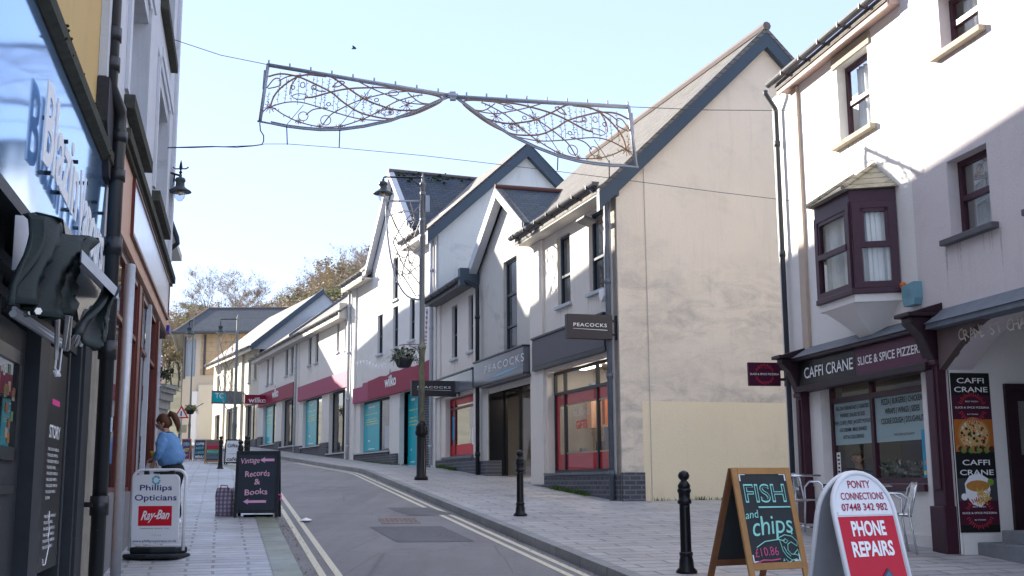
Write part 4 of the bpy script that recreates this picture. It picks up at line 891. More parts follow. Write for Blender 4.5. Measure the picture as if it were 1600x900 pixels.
# gable end facing down the street
FWG=FW.perp(0,1); ga=FWG.px(822,238); GS=ga[0]
b=MB(FWG); b.ext([(0,zb),(2*GS,zb),(2*GS,EVW),(GS,ga[1]),(0,EVW)],0,-.25); b.build('gable_wall',M['wgable'],wst)
slw=(ga[1]-EVW)/GS; ovw=.4
for a,c in (((-ovw,EVW-slw*ovw+.24),(GS,ga[1]+.28)),((GS,ga[1]+.28),(2*GS+ovw,EVW-slw*ovw+.24))): rake(FWG,a,c,wst,.46,.02,.2)
e0w=(ovw,EVW-slw*ovw+.24); rgw=(-GS,ga[1]+.28)
roof(FW,-.2,gsr,e0w[0],e0w[1],rgw[0],rgw[1],wst,M['slateW']); roof(FW,gsr,sW+.1,-.3,EVW+slw*.3+.24,rgw[0],rgw[1],wst,M['slateW']); roof(FW,-.2,sW+.1,-2*GS-ovw,e0w[1],rgw[0],rgw[1],wst,M['slateW'])
roof(FW,foot[0],sW+.1,e0w[0],e0w[1]-.25,-.35,EVW+.35,wst,M['slateW'])
gutter(FW,-.1,gsr,ovw+.06,EVW-.02,wst,.08,brk=.8); gutter(FW,foot[0],sW+.15,ovw+.06,foot[1]-.25,wst,.08,brk=.8)
b=MB(FW); b.box(-.02,gsr,.002,ovw-.02,EVW-.28,EVW-.2).box(-.02,gsr,ovw-.02,ovw+.01,EVW-.29,EVW-.02).box(foot[0],sW+.1,.002,ovw-.02,foot[1]-.5,foot[1]-.44).box(foot[0],sW+.1,ovw-.02,ovw+.01,foot[1]-.5,foot[1]-.22); b.build('soffit',M['soffit'],wst)
b=MB(FW); zr_=apx[1]+.05
for a,c in (((foot[0]+.15,foot[1]-.1),(apx[0],zr_)),((apx[0],zr_),(gsr-.3,zr_-sl2*(apx[0]-gsr+.3)))):
    b.prism([(a[0],.2,a[1]),(c[0],.2,c[1]),(c[0],.2,c[1]+.1),(a[0],.2,a[1]+.1)],(0,-3.6,0))
b.build('gable_roof',M['slateS'],wst)
rake(FW,(foot[0]+.2,foot[1]-.05),(apx[0],zr_+.12),wst,.26,.04,.24,M['pale']); rake(FW,(apx[0],zr_+.12),(gsr-.1,zr_+.12-sl2*(apx[0]-gsr+.1)),wst,.2,.04,.24,M['pale'])
b=MB(FW); b.tube([(apx[0],.22,zr_+.16),(apx[0],-3.3,zr_+.16)],.06,8); b.build('ridge_tiles',plain('ridge_clay',(.16,.13,.12),.8),wst)
b=MB(FW)
for i in range(60): b.ball(FW.w(apx[0]-random.random()*.5,-random.random()*3,zr_+.12-random.random()*.4),random.uniform(.02,.07),6,(1,1,.6))
b.build('moss',M['moss'],wst)
# fascia: faded, broken top edge
sF0=W1(678,590)[0]; sF1=W1(556,618)[0]
b=MB(FW); sm=W1(580,610)[0]; z1=fz[0]; b.ext([(sF0,fz[1]),(sm,fz[1]),(sm,z1-.02)]+[(sm-(sm-sF0)*i/9,z1+[.0,.03,-.02,.05,.02,.06,.0,.02,.06][i-1]) for i in range(1,10)],.003,.13); f1=b.build('fascia',M['magenta'],wst)
b=MB(FW); b.ext([(sm+.002,fz[1]),(sF1,fz[1]),(sF1,z1-.12),(sm+.8,z1-.14),(sm+.7,z1-.02),(sm+.002,z1-.04)],.003,.12); b.build('fascia',M['magl'],wst)
def wilko(fr,s,z,h,par,o=.14,w_=None):
    l=MB(); ftext(l,fr,'wilko',s,z,h,w_ or h*2.5,o,al='C',bold=.03)
    c=MB(fr); 
    for ds,hh in ((-.22,.35),(.02,.5),(.2,.4)): c.ext([(s+h*ds-.04*h,z+h*1.1),(s+h*ds+.12*h,z+h*1.15),(s+h*ds+.02*h,z+h*(1.15+hh))],o-.002,o)
    l.build('lettering',M['whitei'],par); c.build('lettering',M['blacki'],par)
wilko(FW,W1(616,602)[0],fz[1]+.28,.36,f1,w_=1.35)
def poster(fr,s0,s1,z0,z1,o,par):
    b=MB(fr); b.m(M['teal']).box(s0,s1,o,o+.006,z0,z1); h=z1-z0; w_=s1-s0
    b.m(M['whitei']).box(s0+w_*.3,s0+w_*.7,o+.0065,o+.007,z1-.10*h,z1-.07*h)
    for i,(zz,ww) in enumerate(((.22,.86),(.235,.0),(.33,.66),(.38,.8),(.43,.84))):
        if ww:
            k=14; a=s0+w_*(1-ww)/2
            for j in range(k):
                if random.random()<.85: b.m(M['yellow']).box(a+w_*ww*j/k,a+w_*ww*(j+.72)/k,o+.0065,o+.007,z1-(zz+.018)*h,z1-zz*h)
    b.m(M['whitei']).box(s0+w_*.6,s0+w_*.7,o+.0065,o+.007,z1-.80*h,z1-.77*h).box(s0+w_*.3,s0+w_*.7,o+.0065,o+.007,z0+.04*h,z0+.055*h)
    return b.build('poster',None,par)
m1=W1(587.5,660)[0]
f=shopwin(FW,(s0,s1,zlo,fz[1]),wst,0,.15,vb=(m1,),glass=M['glassr']); poster(FW,m1+.04,s1-.07,zlo+.05,fz[1]-.07,-.14,f)
b=MB(FW); b.box(s0+.45,s0+1.0,-.14,-.136,zlo+.1,zlo+.85); b.build('notice',M['pale'],f); 
room(FW,s0-.2,s1+.2,zlo-.1,fz[1],-.3,2.5,wst)
# entrance and shutter
f=shopwin(FW,(W1(655,660)[0],sd1,thr-.6,fz[1]),wst,0,.3,vb=(W1(641,660)[0],),fm=M['darkblue'],glass=M['glass'],name='entrance_doors'); poster(FW,W1(640,660)[0],sd1-.06,thr+.02,fz[1]-.05,-.28,f)
room(FW,sd0,sd1,thr-.6,fz[1],-.4,3,wst)
b=MB(FW); b.box(W1(652,672)[0],W1(646,672)[0],-1.2,-1.18,W1(650,674)[1],W1(650,668)[1]); b.build('exit_sign_light',emis('green_exit',(.05,.9,.3),3.),wst)
b=MB(FW); z=thr-.6
while z<fz[1]: b.prism([(sd0,-.1,z),(sd0,-.06,z+.03),(sd0,-.1,z+.075)],(W1(655,660)[0]-sd0,0,0)); z+=.075
b.build('shutter',plain('shutter_grey',(.10,.115,.13),.45,.3),wst)
def plinth(fr,s0,s1,z1,par,o=.06,mat='brickW'): b=MB(fr); b.box(s0,s1,.003,o,1.0,z1); b.build('plinth',M[mat],par)
plinth(FW,s0-.0,sF1,zlo-.05,wst); plinth(FW,sp0+.02,s0-.002,W1(616,709)[1],wst,.09)
b=MB(FW); b.box(s0-.1,sF1-.1,.003,.12,zlo-.048,zlo-.004); b.build('window_sill',M['pale'],wst)
b=MB(FW); b.box(sF1,sW+.02,.002,.07,1.0,foot[1]-.5).box(.05,.45,.002,.06,1,EVW-.28); b.build('pilaster',M['white'],wst)
dpipe(FW,.3,.12,EVW,2.1,wst,.05,M['pale'],og=ovw); dpipe(FW,sW-.15,.14,foot[1]-.2,2.4,wst,.055,M['pale'],og=ovw)
b=MB(FW); b.box(0,sW,-.5,-9,zb,zb+.1).quad((0,-.6,5.1),(sW,-.6,5.1),(sW,-.6,10),(0,-.6,10)).quad((0,-2*GS,zb),(sW,-2*GS,zb),(sW,-2*GS,EVW),(0,-2*GS,EVW)).quad((sW,0,zb),(sW,-2*GS,zb),(sW,-2*GS,EVW-.1),(sW,0,EVW-.1)).quad((sW,0,EVW-.1),(sW,-GS,ga[1]),(sW,-2*GS,EVW-.1)); b.build('rear_walls',M['white'],wst)
# --- long lower range
q2=FW.w(sW,0,0); FV=Fr(q2[:2],22.88,-1)
ran=thing('store_annexe',FV.w(8,-4,FV.g(8)),'long low white range of the discount store with paired slit windows and two magenta fascias','shop building')
def V1(u,v,o=0.): return FV.px(u,v,o)
sV=V1(404,600)[0]; EVV=V1(470,518,.35)[1]
pairs=[(526,530,497,550),(538.5,542.5,490,546),(482,486.5,519,570),(493,497.5,513,566),(446,450,540,587),(454.5,458.5,535,583),(417,420,557,601),(424.5,427.5,553,598)]
wv=[FV.rc(*p) for p in pairs]
sb=V1(464,600)[0]
fa=(V1(508,592)[1],V1(508,616)[1]); fb=(V1(435,607)[1],V1(435,628)[1])
holes=[]; SW=[]
for (u0,u1,vb_,f_,kind) in ((514,546.5,707,fa,'g'),(473,502.5,697,fa,'p'),(440,461.5,697,fb,'g'),(411,431,694,fb,'p')):
    a,c=V1(u1,650)[0],V1(u0,650)[0]; zz=V1((u0+u1)/2,vb_)[1]; SW.append((a,c,zz,f_[1],kind,(u0,u1)))
    holes.append((a,c,zz,f_[1]+.02))
b=MB(FV); b.holes([(0,1.2),(sV,1.2),(sV,EVV),(0,EVV)],wv+holes,0,.16); b.build('wall',M['white'],ran)
for r in wv: win(FV,r,ran,0,.08,bars_h=(.45,),sill=.07,sillmat=M['pale'],fw=.05)
for a,c,z0,z1,kind,(u0,u1) in SW:
    m=(a+c)/2
    f=shopwin(FV,(a,c,z0,z1),ran,0,.15,vb=(m,) if kind=='g' else (V1(u0+(u1-u0)*.58,650)[0],),glass=M['glassr'] if kind=='p' else M['glass'])
    if kind=='p': poster(FV,V1(u0+(u1-u0)*.58,650)[0]+.03,c-.07,z0+.05,z1-.07,-.14,f)
    else:
        b=MB(FV)
        for i in range(7): b.m([M['roomw'],M['pale'],M['room'],plain('stock_card',(.35,.25,.15),.8)][i%4]).box(a+.2+i*.4,a+.45+i*.4,-1.6,-1.2,z0,z0+random.uniform(.5,2))
        b.build('stock',None,ran)
    room(FV,a-.2,c+.2,z0-.1,z1,-.3,2.5,ran,M['roomw'] if kind=='g' else M['room'])
    b=MB(FV); b.box(a-.05,c+.05,.003,.12,z0-.05,z0-.004); b.build('window_sill',M['pale'],ran)
    plinth(FV,a-.0,c+.0,z0-.054,ran)
for u0,u1,vt in ((503,513.5,692),(547,551,705),(462.5,472.5,697),(431.5,439.5,690),(404,410.5,683)):
    plinth(FV,V1(u1,690)[0] if u1<546 else 0.02,V1(u0,690)[0],V1((u0+u1)/2,vt)[1],ran,.1)
for a,c,f_,mt in ((.05,V1(469,610)[0],fa,'magl'),(V1(461.6,610)[0],V1(407,625)[0],fb,'magenta')):
    b=MB(FV); b.box(a,c,.003,.12,f_[1],f_[0]); f=b.build('fascia',M[mt],ran)
    if mt=='magenta': wilko(FV,V1(434,615)[0],f_[1]+.25,.4,f,.13,1.5)
b=MB(FV); b.box(V1(467.5,600)[0],V1(463,600)[0],.002,.07,2.2,EVV-.3).box(0.02,.55,.002,.07,2.2,EVV-.3); b.build('pilaster',M['white'],ran)
dpipe(FV,V1(465.5,600)[0],.13,EVV-.05,2.7,ran,.05,M['pale'],og=.4)
HV=2.9; svl=.75
roof(FV,-.02,sV+.2,.42,EVV-.05,-HV,EVV-.05+svl*(HV+.42),ran,M['slateW']); roof(FV,-.02,sV+.2,-2*HV,EVV-.05,-HV,EVV-.05+svl*(HV+.42),ran,M['slateW'])
gutter(FV,-.02,sV+.25,.47,EVV-.08,ran,.08,brk=1.1)
b=MB(FV); b.box(0.01,sV+.1,.002,.4,EVV-.32,EVV-.26).box(0.01,sV+.1,.4,.43,EVV-.34,EVV-.08); b.box(.0,.12,.002,.5,EVV-.36,EVV+.2); b.build('soffit',M['soffit'],ran)
# raised parapets dividing the roof, as seen running up the slope
for u in (464,):
    s=V1(u,600)[0]; b=MB(FV); b.prism([(s-.02,.4,EVV+.02),(s-.02,-HV,EVV+.02+svl*(HV+.4)),(s-.02,-HV,EVV+.16+svl*(HV+.4)),(s-.02,.4,EVV+.16)],(.12,0,0)); b.build('roof_flashing',M['lead'],ran)
b=MB(FV); b.quad((0,-.6,4.6),(sV,-.6,4.6),(sV,-.6,EVV),(0,-.6,EVV)).quad((0,-2*HV,1),(sV,-2*HV,1),(sV,-2*HV,EVV),(0,-2*HV,EVV)).quad((0,0,1),(0,-2*HV,1),(0,-2*HV,EVV),(0,0,EVV)); b.build('rear_walls',M['white'],ran)
# --- cream shops beyond
q3=FV.w(sV,0,0); FX=Fr(q3[:2],26.44,-1)
crm=thing('cream_shops_building',FX.w(5,-4,FX.g(5)),'cream rendered shops with dark glazing, last in the terrace before the beige building','shop building')
def X1(u,v,o=0.): return FX.px(u,v,o)
sX=X1(333,620)[0]; EVX=X1(370,550,.3)[1]-.05; szp=(X1(366,630)[0])
sws=[]
for u0,u1,vt,vb_ in ((383,400,632,688),(353,374,637,688),(335.5,346,648,688)): a,c=X1(u1,660)[0],X1(u0,660)[0]; sws.append((a,c,X1((u0+u1)/2,vb_)[1],X1((u0+u1)/2,vt)[1]))
uw=[FX.rc(u,u+4,vt,vb_) for u,vt,vb_ in ((388,560,597),(397,554,592),(360,575,612),(367,572,608),(339,587,612),(346,583,610))]
b=MB(FX); b.holes([(0,1.5),(sX,1.5),(sX,EVX),(0,EVX)],sws+uw,0,.14); b.build('wall',M['creamw'],crm)
for r in uw: win(FX,r,crm,0,.12,bars_h=(.5,),sill=.07,sillmat=M['pale'])
for r in sws: shopwin(FX,r,crm,0,.14,vb=((r[0]+r[1])/2,),glass=M['pane'])
roof(FX,-.1,sX+.3,.45,EVX,-3.4,EVX+3.2,crm,M['slateW']); roof(FX,-.1,sX+.3,-6.8,EVX,-3.4,EVX+3.2,crm,M['slateW'])
FXG=FX.perp(-.05,1)
rake(FXG,(-.5,EVX+.05),(3.4,EVX+3.3),crm,.35,.0,.18); b=MB(FX); b.ext([],0,0) if False else b.prism([(0,.3,EVX-.2),(0,.3,EVX+.1),(0,-3.4,EVX+3.12),(0,-6.8,EVX)],(.15,0,0)); b.build('gable_wall',M['pale'],crm)
gutter(FX,0,sX+.3,.5,EVX-.02,crm,.09,brk=1.5)
b=MB(FX); b.box(0,sX,.4,.46,EVX-.28,EVX-.04).box(X1(380,600)[0],X1(376,600)[0],.002,.12,1.5,EVX-.2).box(X1(352,600)[0],X1(348,600)[0],.002,.1,1.5,EVX-.2); b.build('pilaster',M['creamw'],crm)
b=MB(FX); b.quad((0,-6.8,1),(sX,-6.8,1),(sX,-6.8,EVX),(0,-6.8,EVX)).quad((sX,0,1),(sX,-6.8,1),(sX,-6.8,EVX),(sX,0,EVX)).quad((sX,0,EVX),(sX,-3.4,EVX+3.1),(sX,-6.8,EVX)).quad((0,-.6,1),(sX,-.6,1),(sX,-.6,EVX),(0,-.6,EVX)); b.build('rear_walls',M['creamw'],crm)
plinth(FX,.0,X1(352,688)[0],X1(372,690)[1],crm)
t,ss,z0,z1=projsign(FX,392,408,618,632,1.3,.12,'small magenta projecting sign at the far end of the store annexe','sign',M['magenta'])
l=MB(); l.text('wilko',FX.w(ss-.004,.7,z0+.15*(z1-z0)),facexd(FX),UP,.26,.9,al='C',bold=.02); l.build('lettering',M['whitei'],t)
t,ss,z0,z1=projsign(FX,341,365,612,632,1.75,.12,'teal and grey projecting sign far up the street on the cream shops','sign',M['lead'])
l=MB(); l.m(M['teal']).quad(*[FX.w(ss-.004,o,z) for o,z in ((1.7,z0+.1),(1.,z0+.1),(1.,z1-.1),(1.7,z1-.1))]); l.m(M['whitei']).text('TC',FX.w(ss-.008,1.35,z0+.3),facexd(FX),UP,.3,.45,al='C'); l.build('panel',None,t)
# ================================================================== beige building closing the street
YE=75.
def E1(u,v): return atY(u,v,YE)
eb=thing('hipped_roof_building',E1(330,690),'beige building with slate hipped roof and glass-block window, closing the street end','building')
xl=E1(285,600)[0]; xr=xl+9.6; ze=E1(330,521)[2]; zg=3.2; rxl=E1(327,482); rxr=E1(430,490)
LX,LY=E1(252,600)[0]-1.2,YE+9.
wz=[(E1(289,0)[0],E1(306,0)[0],E1(297,588)[2],E1(297,529)[2])]
wz=[(E1(289.5,560)[0],E1(305.5,560)[0],E1(297,588)[2],E1(297,529)[2])]
FE=Fr((0,YE),90,1)          # s runs to -X, outward -Y
FE.d=(1,0); FE.n=(0,-1)
b=MB(FE); s=lambda x:x
BE=plain('beige_tile_wall',(.62,.54,.43),.8,var=.08); b.holes([(xl,zg),(xr+6,zg),(xr+6,ze),(xl,ze)],wz,0,.15); b.build('wall',BE,eb)
b=MB(FE); b.box(E1(345,0)[0]*0+E1(312,600)[0],xr+6,.002,.03,E1(330,586)[2],ze-.05); b.build('upper_cladding',bricky('beige_cladding',90,(.45,.33,.2),(.5,.37,.24),(.3,.24,.17),.6,.3,.015,1.,.8),eb)
b=MB(FE); b.box(E1(317,600)[0],E1(320,600)[0],.031,.12,E1(330,586)[2],ze-.1).box(E1(286,600)[0],E1(289,600)[0],.031,.06,E1(297,592)[2],ze-.2); b.build('dark_pier',M['gutter'],eb)
b=MB(FE); b.box(E1(313,600)[0],xr+6,.003,.4,zg,E1(330,590)[2]-.5); b.build('lower_wall',M['creamw'],eb)
b=MB(FE); b.box(E1(277,640)[0]+1.,E1(312,640)[0],.003,.25,zg,E1(290,612)[2]); b.build('shopfront_panel',M['whitei'],eb)
w0=win(FE,wz[0],eb,0,.12,bars_h=[.083*i for i in range(1,12)],bars_v=[.2,.4,.6,.8],fw=.035,pane=plain('frosted_glass_block',(.42,.5,.6),.35),fm=M['pale'])
b=MB(); b.quad((xl,YE,zg),(LX,LY,zg),(LX,LY,ze-.1),(xl,YE,ze-.1)).quad((LX,LY,zg),(xr+6,LY,zg),(xr+6,LY,ze),(LX,LY,ze)).quad((xr+6,YE,zg),(xr+6,LY,zg),(xr+6,LY,ze),(xr+6,YE,ze)); b.build('side_wall',M['creamw'],eb)
FEL=Fr((xl,YE),0,1); dx,dy=LX-xl,LY-YE; L_=math.hypot(dx,dy); FEL.d=(dx/L_,dy/L_); FEL.n=(-dy/L_,dx/L_)
FEL.n=(-abs(FEL.n[0]),-abs(FEL.n[1]))
b=MB(FEL); b.box(3.2,4.4,.0,.06,ze-5,ze-.6).box(6.5,7.2,0,.06,ze-5,ze-.6); b.build('window',M['gutter'],eb)
YR=YE+5.; R0=(rxl[0]-.3,YR); zr2=CZ+(rxl[2]-CZ)*YR/YE; R0=(rxl[0]*YR/YE,YR,zr2); R1=(R0[0]+9.5,YR,zr2); oe=.6
A_=(xl-oe,YE-oe,ze); B_=(xr+6+oe,YE-oe,ze); C_=(xr+6+oe,LY+oe,ze); D_=(LX-oe,LY+oe,ze)
b=MB(); b.quad(A_,B_,R1,R0).quad(B_,C_,R1).quad(C_,D_,R0,R1); b.build('roof',bricky('slate_far',90,(.018,.024,.034),(.035,.042,.055),(.02,.02,.02),.4,.25,.01,1.3,.55,.15),eb)
b=MB(); b.quad(D_,A_,R0); b.build('roof',M['slateW'],eb)
b=MB(); b.quad(A_,B_,C_,D_); b.tube([A_,B_],.12,6).tube([A_,D_],.12,6); b.build('gutter',M['gutter'],eb)
b=MB(); b.tube([A_,R0,R1],.09,6); b.build('ridge_tiles',plain('ridge_clay',(.16,.13,.12),.8),eb)
# ================================================================== left side: vape shop, red-framed shop and the tall white building over them
FL=Fr((-4.67,14.23),13.39,1)
def L1(u,v,o=0.): return FL.px(u,v,o)
lzb=-.6
tall=thing('tall_white_building',FL.w(0,-3,FL.g(0)),'tall peeling white building with mossy window ledges, over the red-framed shop on the left','house')
TZ=11.4; sM=-5.15; sEd=4.95
M['paleb']=render_wall('peeling_blue_white',(.62,.64,.68),.55,(.25,.25,.27)); M['ochre']=render_wall('ochre_render',(.62,.43,.17),.4,(.2,.15,.1))
tw=[(-2.9,-.75,5.6,7.25),(1.1,3.3,5.6,7.25),(-2.9,-.75,8.35,9.9),(1.1,3.3,8.35,9.9)]
b=MB(FL); b.holes([(sM,5.0),(sEd,5.0),(sEd,TZ),(sM,TZ)],tw,0,.22); b.build('wall',M['paleb'],tall)
for r in tw:
    win(FL,r,tall,0,.2,fm=M['pale'],bars_h=(.5,),fw=.07)
    b=MB(FL); b.box(r[0]-.2,r[0]-.002,.002,.035,r[2],r[3]+.2).box(r[1]+.002,r[1]+.2,.002,.035,r[2],r[3]+.2).box(r[0]-.2,r[1]+.2,.05,.075,r[3]+.2,r[3]+.34); b.build('window_surround',M['paleb'],tall)
    b=MB(FL); b.box(r[0]-.2,r[1]+.22,.003,.11,r[2]-.2,r[2]-.06); b.build('sill',M['mossl'] if 'mossl' in M else M.setdefault('mossl',plain('mossy_ledge',(.07,.07,.055),.95,var=.6,scale=14,bm=.7)),tall)
b=MB(FL); b.box(sM,sEd,-7.5,-.25,3.9,TZ-.2); b.build('side_walls',M['paleb'],tall)
b=MB(FL); b.prism([(sM,.35,TZ),(sM,-3.9,TZ+2.2),(sM,-8,TZ)],(sEd-sM,0,0)); b.build('roof',M['slate'],tall)
b=MB(FL); b.box(sM,sEd+.02,.0,.12,TZ-.22,TZ); b.build('cornice',M['mossl'],tall)
b=MB(FL); b.box(sM-.02,sM+.75,.002,.07,5.0,TZ-.25).box(sEd-.35,sEd+.03,.002,.05,5.1,TZ-.25); b.build('pilaster',M['paleb'],tall)
# red-framed shop: cornice, fascia, sign panel, frames
M['pinkf']=plain('peach_fascia',(.56,.34,.24),.55,var=.15,scale=3); M['redw']=plain('oxblood_wood',(.13,.028,.02),.4,var=.35,scale=5)
sa,sz=-3.15,5.45
b=MB(FL); b.box(sa,sz,-.25,.02,4.13,5.02); rf_=b.build('fascia',M['pinkf'],tall)
b=MB(FL); b.box(sa-.1,sz+.05,-.2,.10,5.03,5.14).box(sa-.05,sz,-.2,.06,4.97,5.029); b.build('fascia_cornice',M['mossl'],tall)
b=MB(FL); b.box(-1.95,4.8,.021,.04,4.33,4.93); b.build('sign_panel',plain('white_gloss_panel',(.72,.76,.85),.15,var=.08,scale=2),rf_)
b=MB(FL); b.box(-1.97,4.82,.041,.055,4.30,4.345).box(-1.97,4.82,.041,.055,4.92,4.95).box(-1.99,-1.955,.021,.055,4.3,4.95).box(4.805,4.83,.021,.055,4.3,4.95); b.build('sign_frame',M['redw'],rf_)
b=MB(FL); b.box(4.83,5.3,.021,.07,4.12,4.22); b.build('blue_trim',plain('blue_trim',(.03,.03,.35),.4),rf_)
b=MB(FL); b.box(sa,sz,-.9,-.02,4.06,4.125); b.build('soffit',plain('dark_soffit',(.05,.03,.03),.7),tall)
fz_=lambda s: FL.g(s)-.05
wzt=4.05
for a,c,z in ((-3.1,-.2,.75),(.62,3.1,.7)):
    s0,s1=a,c; z0=FL.g((a+c)/2)+z-.1
    f=shopwin(FL,(s0,s1,z0,wzt),tall,.0,.02,vb=((s0+s1)/2,) if a<0 else (),hb=(3.35,),fm=M['redw'],fw=.05,glass=M['glass'])
    b=MB(FL); b.box(s0,s1,-.3,-.0,lzb,z0-.0); b.build('stallriser',plain('grey_stallriser',(.2,.2,.21),.7,var=.3),tall)
    b=MB(FL); b.box(s0+.15,s0+.7,-.08,-.075,z0+.1,z0+.75); b.build('window_poster',M['red'],f)
    room(FL,s0-.05,s1+.05,z0-.3,wzt+.02,-.32,2.2,tall,M['roomw'] if a>0 else M['room'])
b=MB(FL); b.box(-.2,.14,-.35,.004,lzb,4.06); b.build('door_post',M['redw'],tall)
b=MB(FL); b.box(.14,.6,-.3,-.24,lzb,4.06); dd=b.build('shop_door',M['redw'],tall)
b=MB(FL); b.box(.22,.56,-.239,-.22,2.,3.2); b.build('pane',M['glassr'],dd)
b=MB(FL); b.box(3.12,3.3,-.2,.02,lzb,4.06); b.build('door_post',M['redw'],tall)
b=MB(FL); b.box(3.6,5.4,-2.2,-2.1,lzb,4.06).box(3.6,3.7,-2.1,-.3,lzb,4.06); b.build('porch_wall',M['pale'],tall)
b=MB(FL); b.box(1.5,1.62,-.04,.02,FL.g(1.5),4.06); b.build('grey_trim',M['pale'],tall)
# wall strip between the shops
b=MB(FL); b.box(-4.75,-3.95,-.3,.0,lzb,4.3); b.build('pier',plain('bare_cement',(.27,.25,.21),.9,var=.45,scale=5,bm=.4),tall)
b=MB(FL); b.box(-4.45,-3.16,-.3,-.03,4.3,5.0).box(-3.94,-3.16,-.3,-.02,lzb,4.3); b.build('pink_strip',M['pinkf'],tall)
# black vape shop
vp_=thing('vape_shop',FL.w(-8,-2,FL.g(-8)),'black painted vape shop with blue reflective fascia under an ochre wall, nearest on the left','shop')
vs0=-13.; 
b=MB(FL); b.box(vs0,sM-.004,-.3,.0,4.56,TZ); b.build('upper_wall',M['ochre'],vp_)
b=MB(FL); b.box(vs0,sM-.004,-7.5,-.31,lzb,TZ); b.build('side_walls',M['ochre'],vp_)
b=MB(FL); b.prism([(vs0,.06,4.31),(vs0,.12,4.34),(vs0,.12,4.43),(vs0,.03,4.56),(vs0,.0,4.56),(vs0,.0,4.31)],(-4.42-vs0,0,0)); b.build('cornice',M['mossl'],vp_)
b=MB(FL)
for i in range(120): s=random.uniform(-9.5,-4.5); b.ball(FL.w(s,random.uniform(.04,.12),4.44+random.uniform(-.10,.03)),random.uniform(.006,.022),5,(1,1,.6))
b.build('moss',M['moss'],vp_)
mf,nt,bf=nt_new('blue_mirror_fascia'); bf.inputs['Base Color'].default_value=(.32,.55,.85,1); bf.inputs['Metallic'].default_value=.75; bf.inputs['Roughness'].default_value=.08
bump(nt,bf,noi(nt,pos(nt),.9,1),.12,.05)
# tilted panel
b=MB(FL); b.prism([(vs0,.02,3.0),(vs0,.05,4.30),(vs0,-.02,4.30),(vs0,-.05,3.0)],(-4.62-vs0,0,0)); fa_=b.build('fascia',mf,vp_)
b=MB(FL); b.box(-4.62,-4.5,-.02,.055,3.0,4.3); b.build('fascia_end',M['pale'],vp_)
l=MB()
def vt(body,s0_,s1_,z0_,h):
    tilt=Vector((FL.n[0]*.023,FL.n[1]*.023,1)).normalized(); o_=.02+(z0_-3)*.023+.05
    l.m(M['whitei']); l.text(body,FL.w(s0_,o_,z0_),xdir(FL),tilt,h,s1_-s0_,bold=.015,jit=.05); 
vt('Blazin',-7.98,-6.5,3.47,.50); vt('Vapours',-6.42,-4.85,3.38,.46)
lo_=l.build('lettering',None,fa_); mo=lo_.modifiers.new('t','SOLIDIFY'); mo.thickness=.01
l=MB(); l.m(M['dark'])
for s in (-7.6,-7.1,-6.6,-6.0,-5.4,-5.0): l.box(0,0,0,0,0,0) if False else l.tube([FL.w(s,.03,3.5),FL.w(s,.075,3.5)],.015,6).tube([FL.w(s,.04,3.85),FL.w(s,.085,3.85)],.015,6)
l.build('letter_standoffs',None,fa_)
# corbel at the end of the fascia
b=MB(FL); b.ext([(-5.2,4.98),(-4.5,4.98),(-4.5,4.2),(-4.9,4.2),(-5.2,4.6)],.001,.10); b.build('corbel',plain('flaking_black',(.03,.03,.035),.6,var=.5,scale=8,bm=.4),vp_)
# shopfront
b=MB(FL); b.box(vs0,-4.8,-.3,-.2,lzb,3.02); b.build('shopfront',M['blackm'],vp_)
b=MB(FL)
g0=lambda s:FL.g(s)-.1
b.box(-7.0,-6.62,-.19,-.02,lzb,2.98).box(-5.70,-5.62,-.19,-.02,lzb,2.98).box(-5.45,-4.8,-.19,.03,lzb,2.98).box(-5.35,-4.95,.031,.05,lzb,2.7).box(-8.55,-8.35,-.19,-.02,lzb,2.98)
b.build('pilaster',M['blackm'],vp_)
b=MB(FL); b.box(-12,-4.75,-.19,.06,2.72,2.78).box(-12,-4.75,-.19,-.0,2.60,2.66).box(-12,-4.75,-.19,.12,2.98,3.05); b.build('transom',M['blackm'],vp_)
b=MB(FL); z=.45; b.box(-8.34,-7.02,-.17,-.11,lzb,2.58); dr=b.build('door',M['blackm'],vp_)
b=MB(FL); b.box(-8.13,-7.33,-.109,-.10,1.83,2.34); b.build('pane',M['glassr'],dr)
b=MB(FL); 
for a,c,z0,z1 in ((-8.22,-8.13,1.75,2.42),(-7.33,-7.24,1.75,2.42),(-8.22,-7.24,2.34,2.42),(-8.22,-7.24,1.75,1.83),(-8.2,-7.26,.75,.8),(-8.2,-7.26,1.55,1.6)): b.box(a,c,-.1095,-.085,z0,z1)
b.build('door_moulding',plain('moulding_black',(.02,.022,.025),.3),dr)
b=MB(FL); b.m(M['whitei']); 
for k in range(9): a=.7+k*.62; a2=a+.62; b.quad(*[FL.w(-7.72+r*math.cos(t),-.098,2.27+r*math.sin(t)) for r,t in ((.022,a),(.032,a),(.032,a2),(.022,a2))]) if False else b.quad(*[( -7.72+r*math.cos(t),-.098,2.27+r*math.sin(t)) for r,t in ((.022,a),(.034,a),(.034,a2),(.022,a2))])
b.build('sticker',None,dr)
b=MB(FL)
for i in range(26): b.m([plain('stock_orange',(.3,.11,.02),.5),plain('stock_brown',(.2,.08,.03),.5),plain('stock_cream',(.3,.26,.18),.5),plain('stock_green',(.1,.2,.1),.5)][i%4]); s=random.uniform(-8.1,-7.4); z=1.84+random.random()*.42; b.box(s,s+.07,-.1,-.097,z,z+.06)
b.build('window_stock',None,dr)
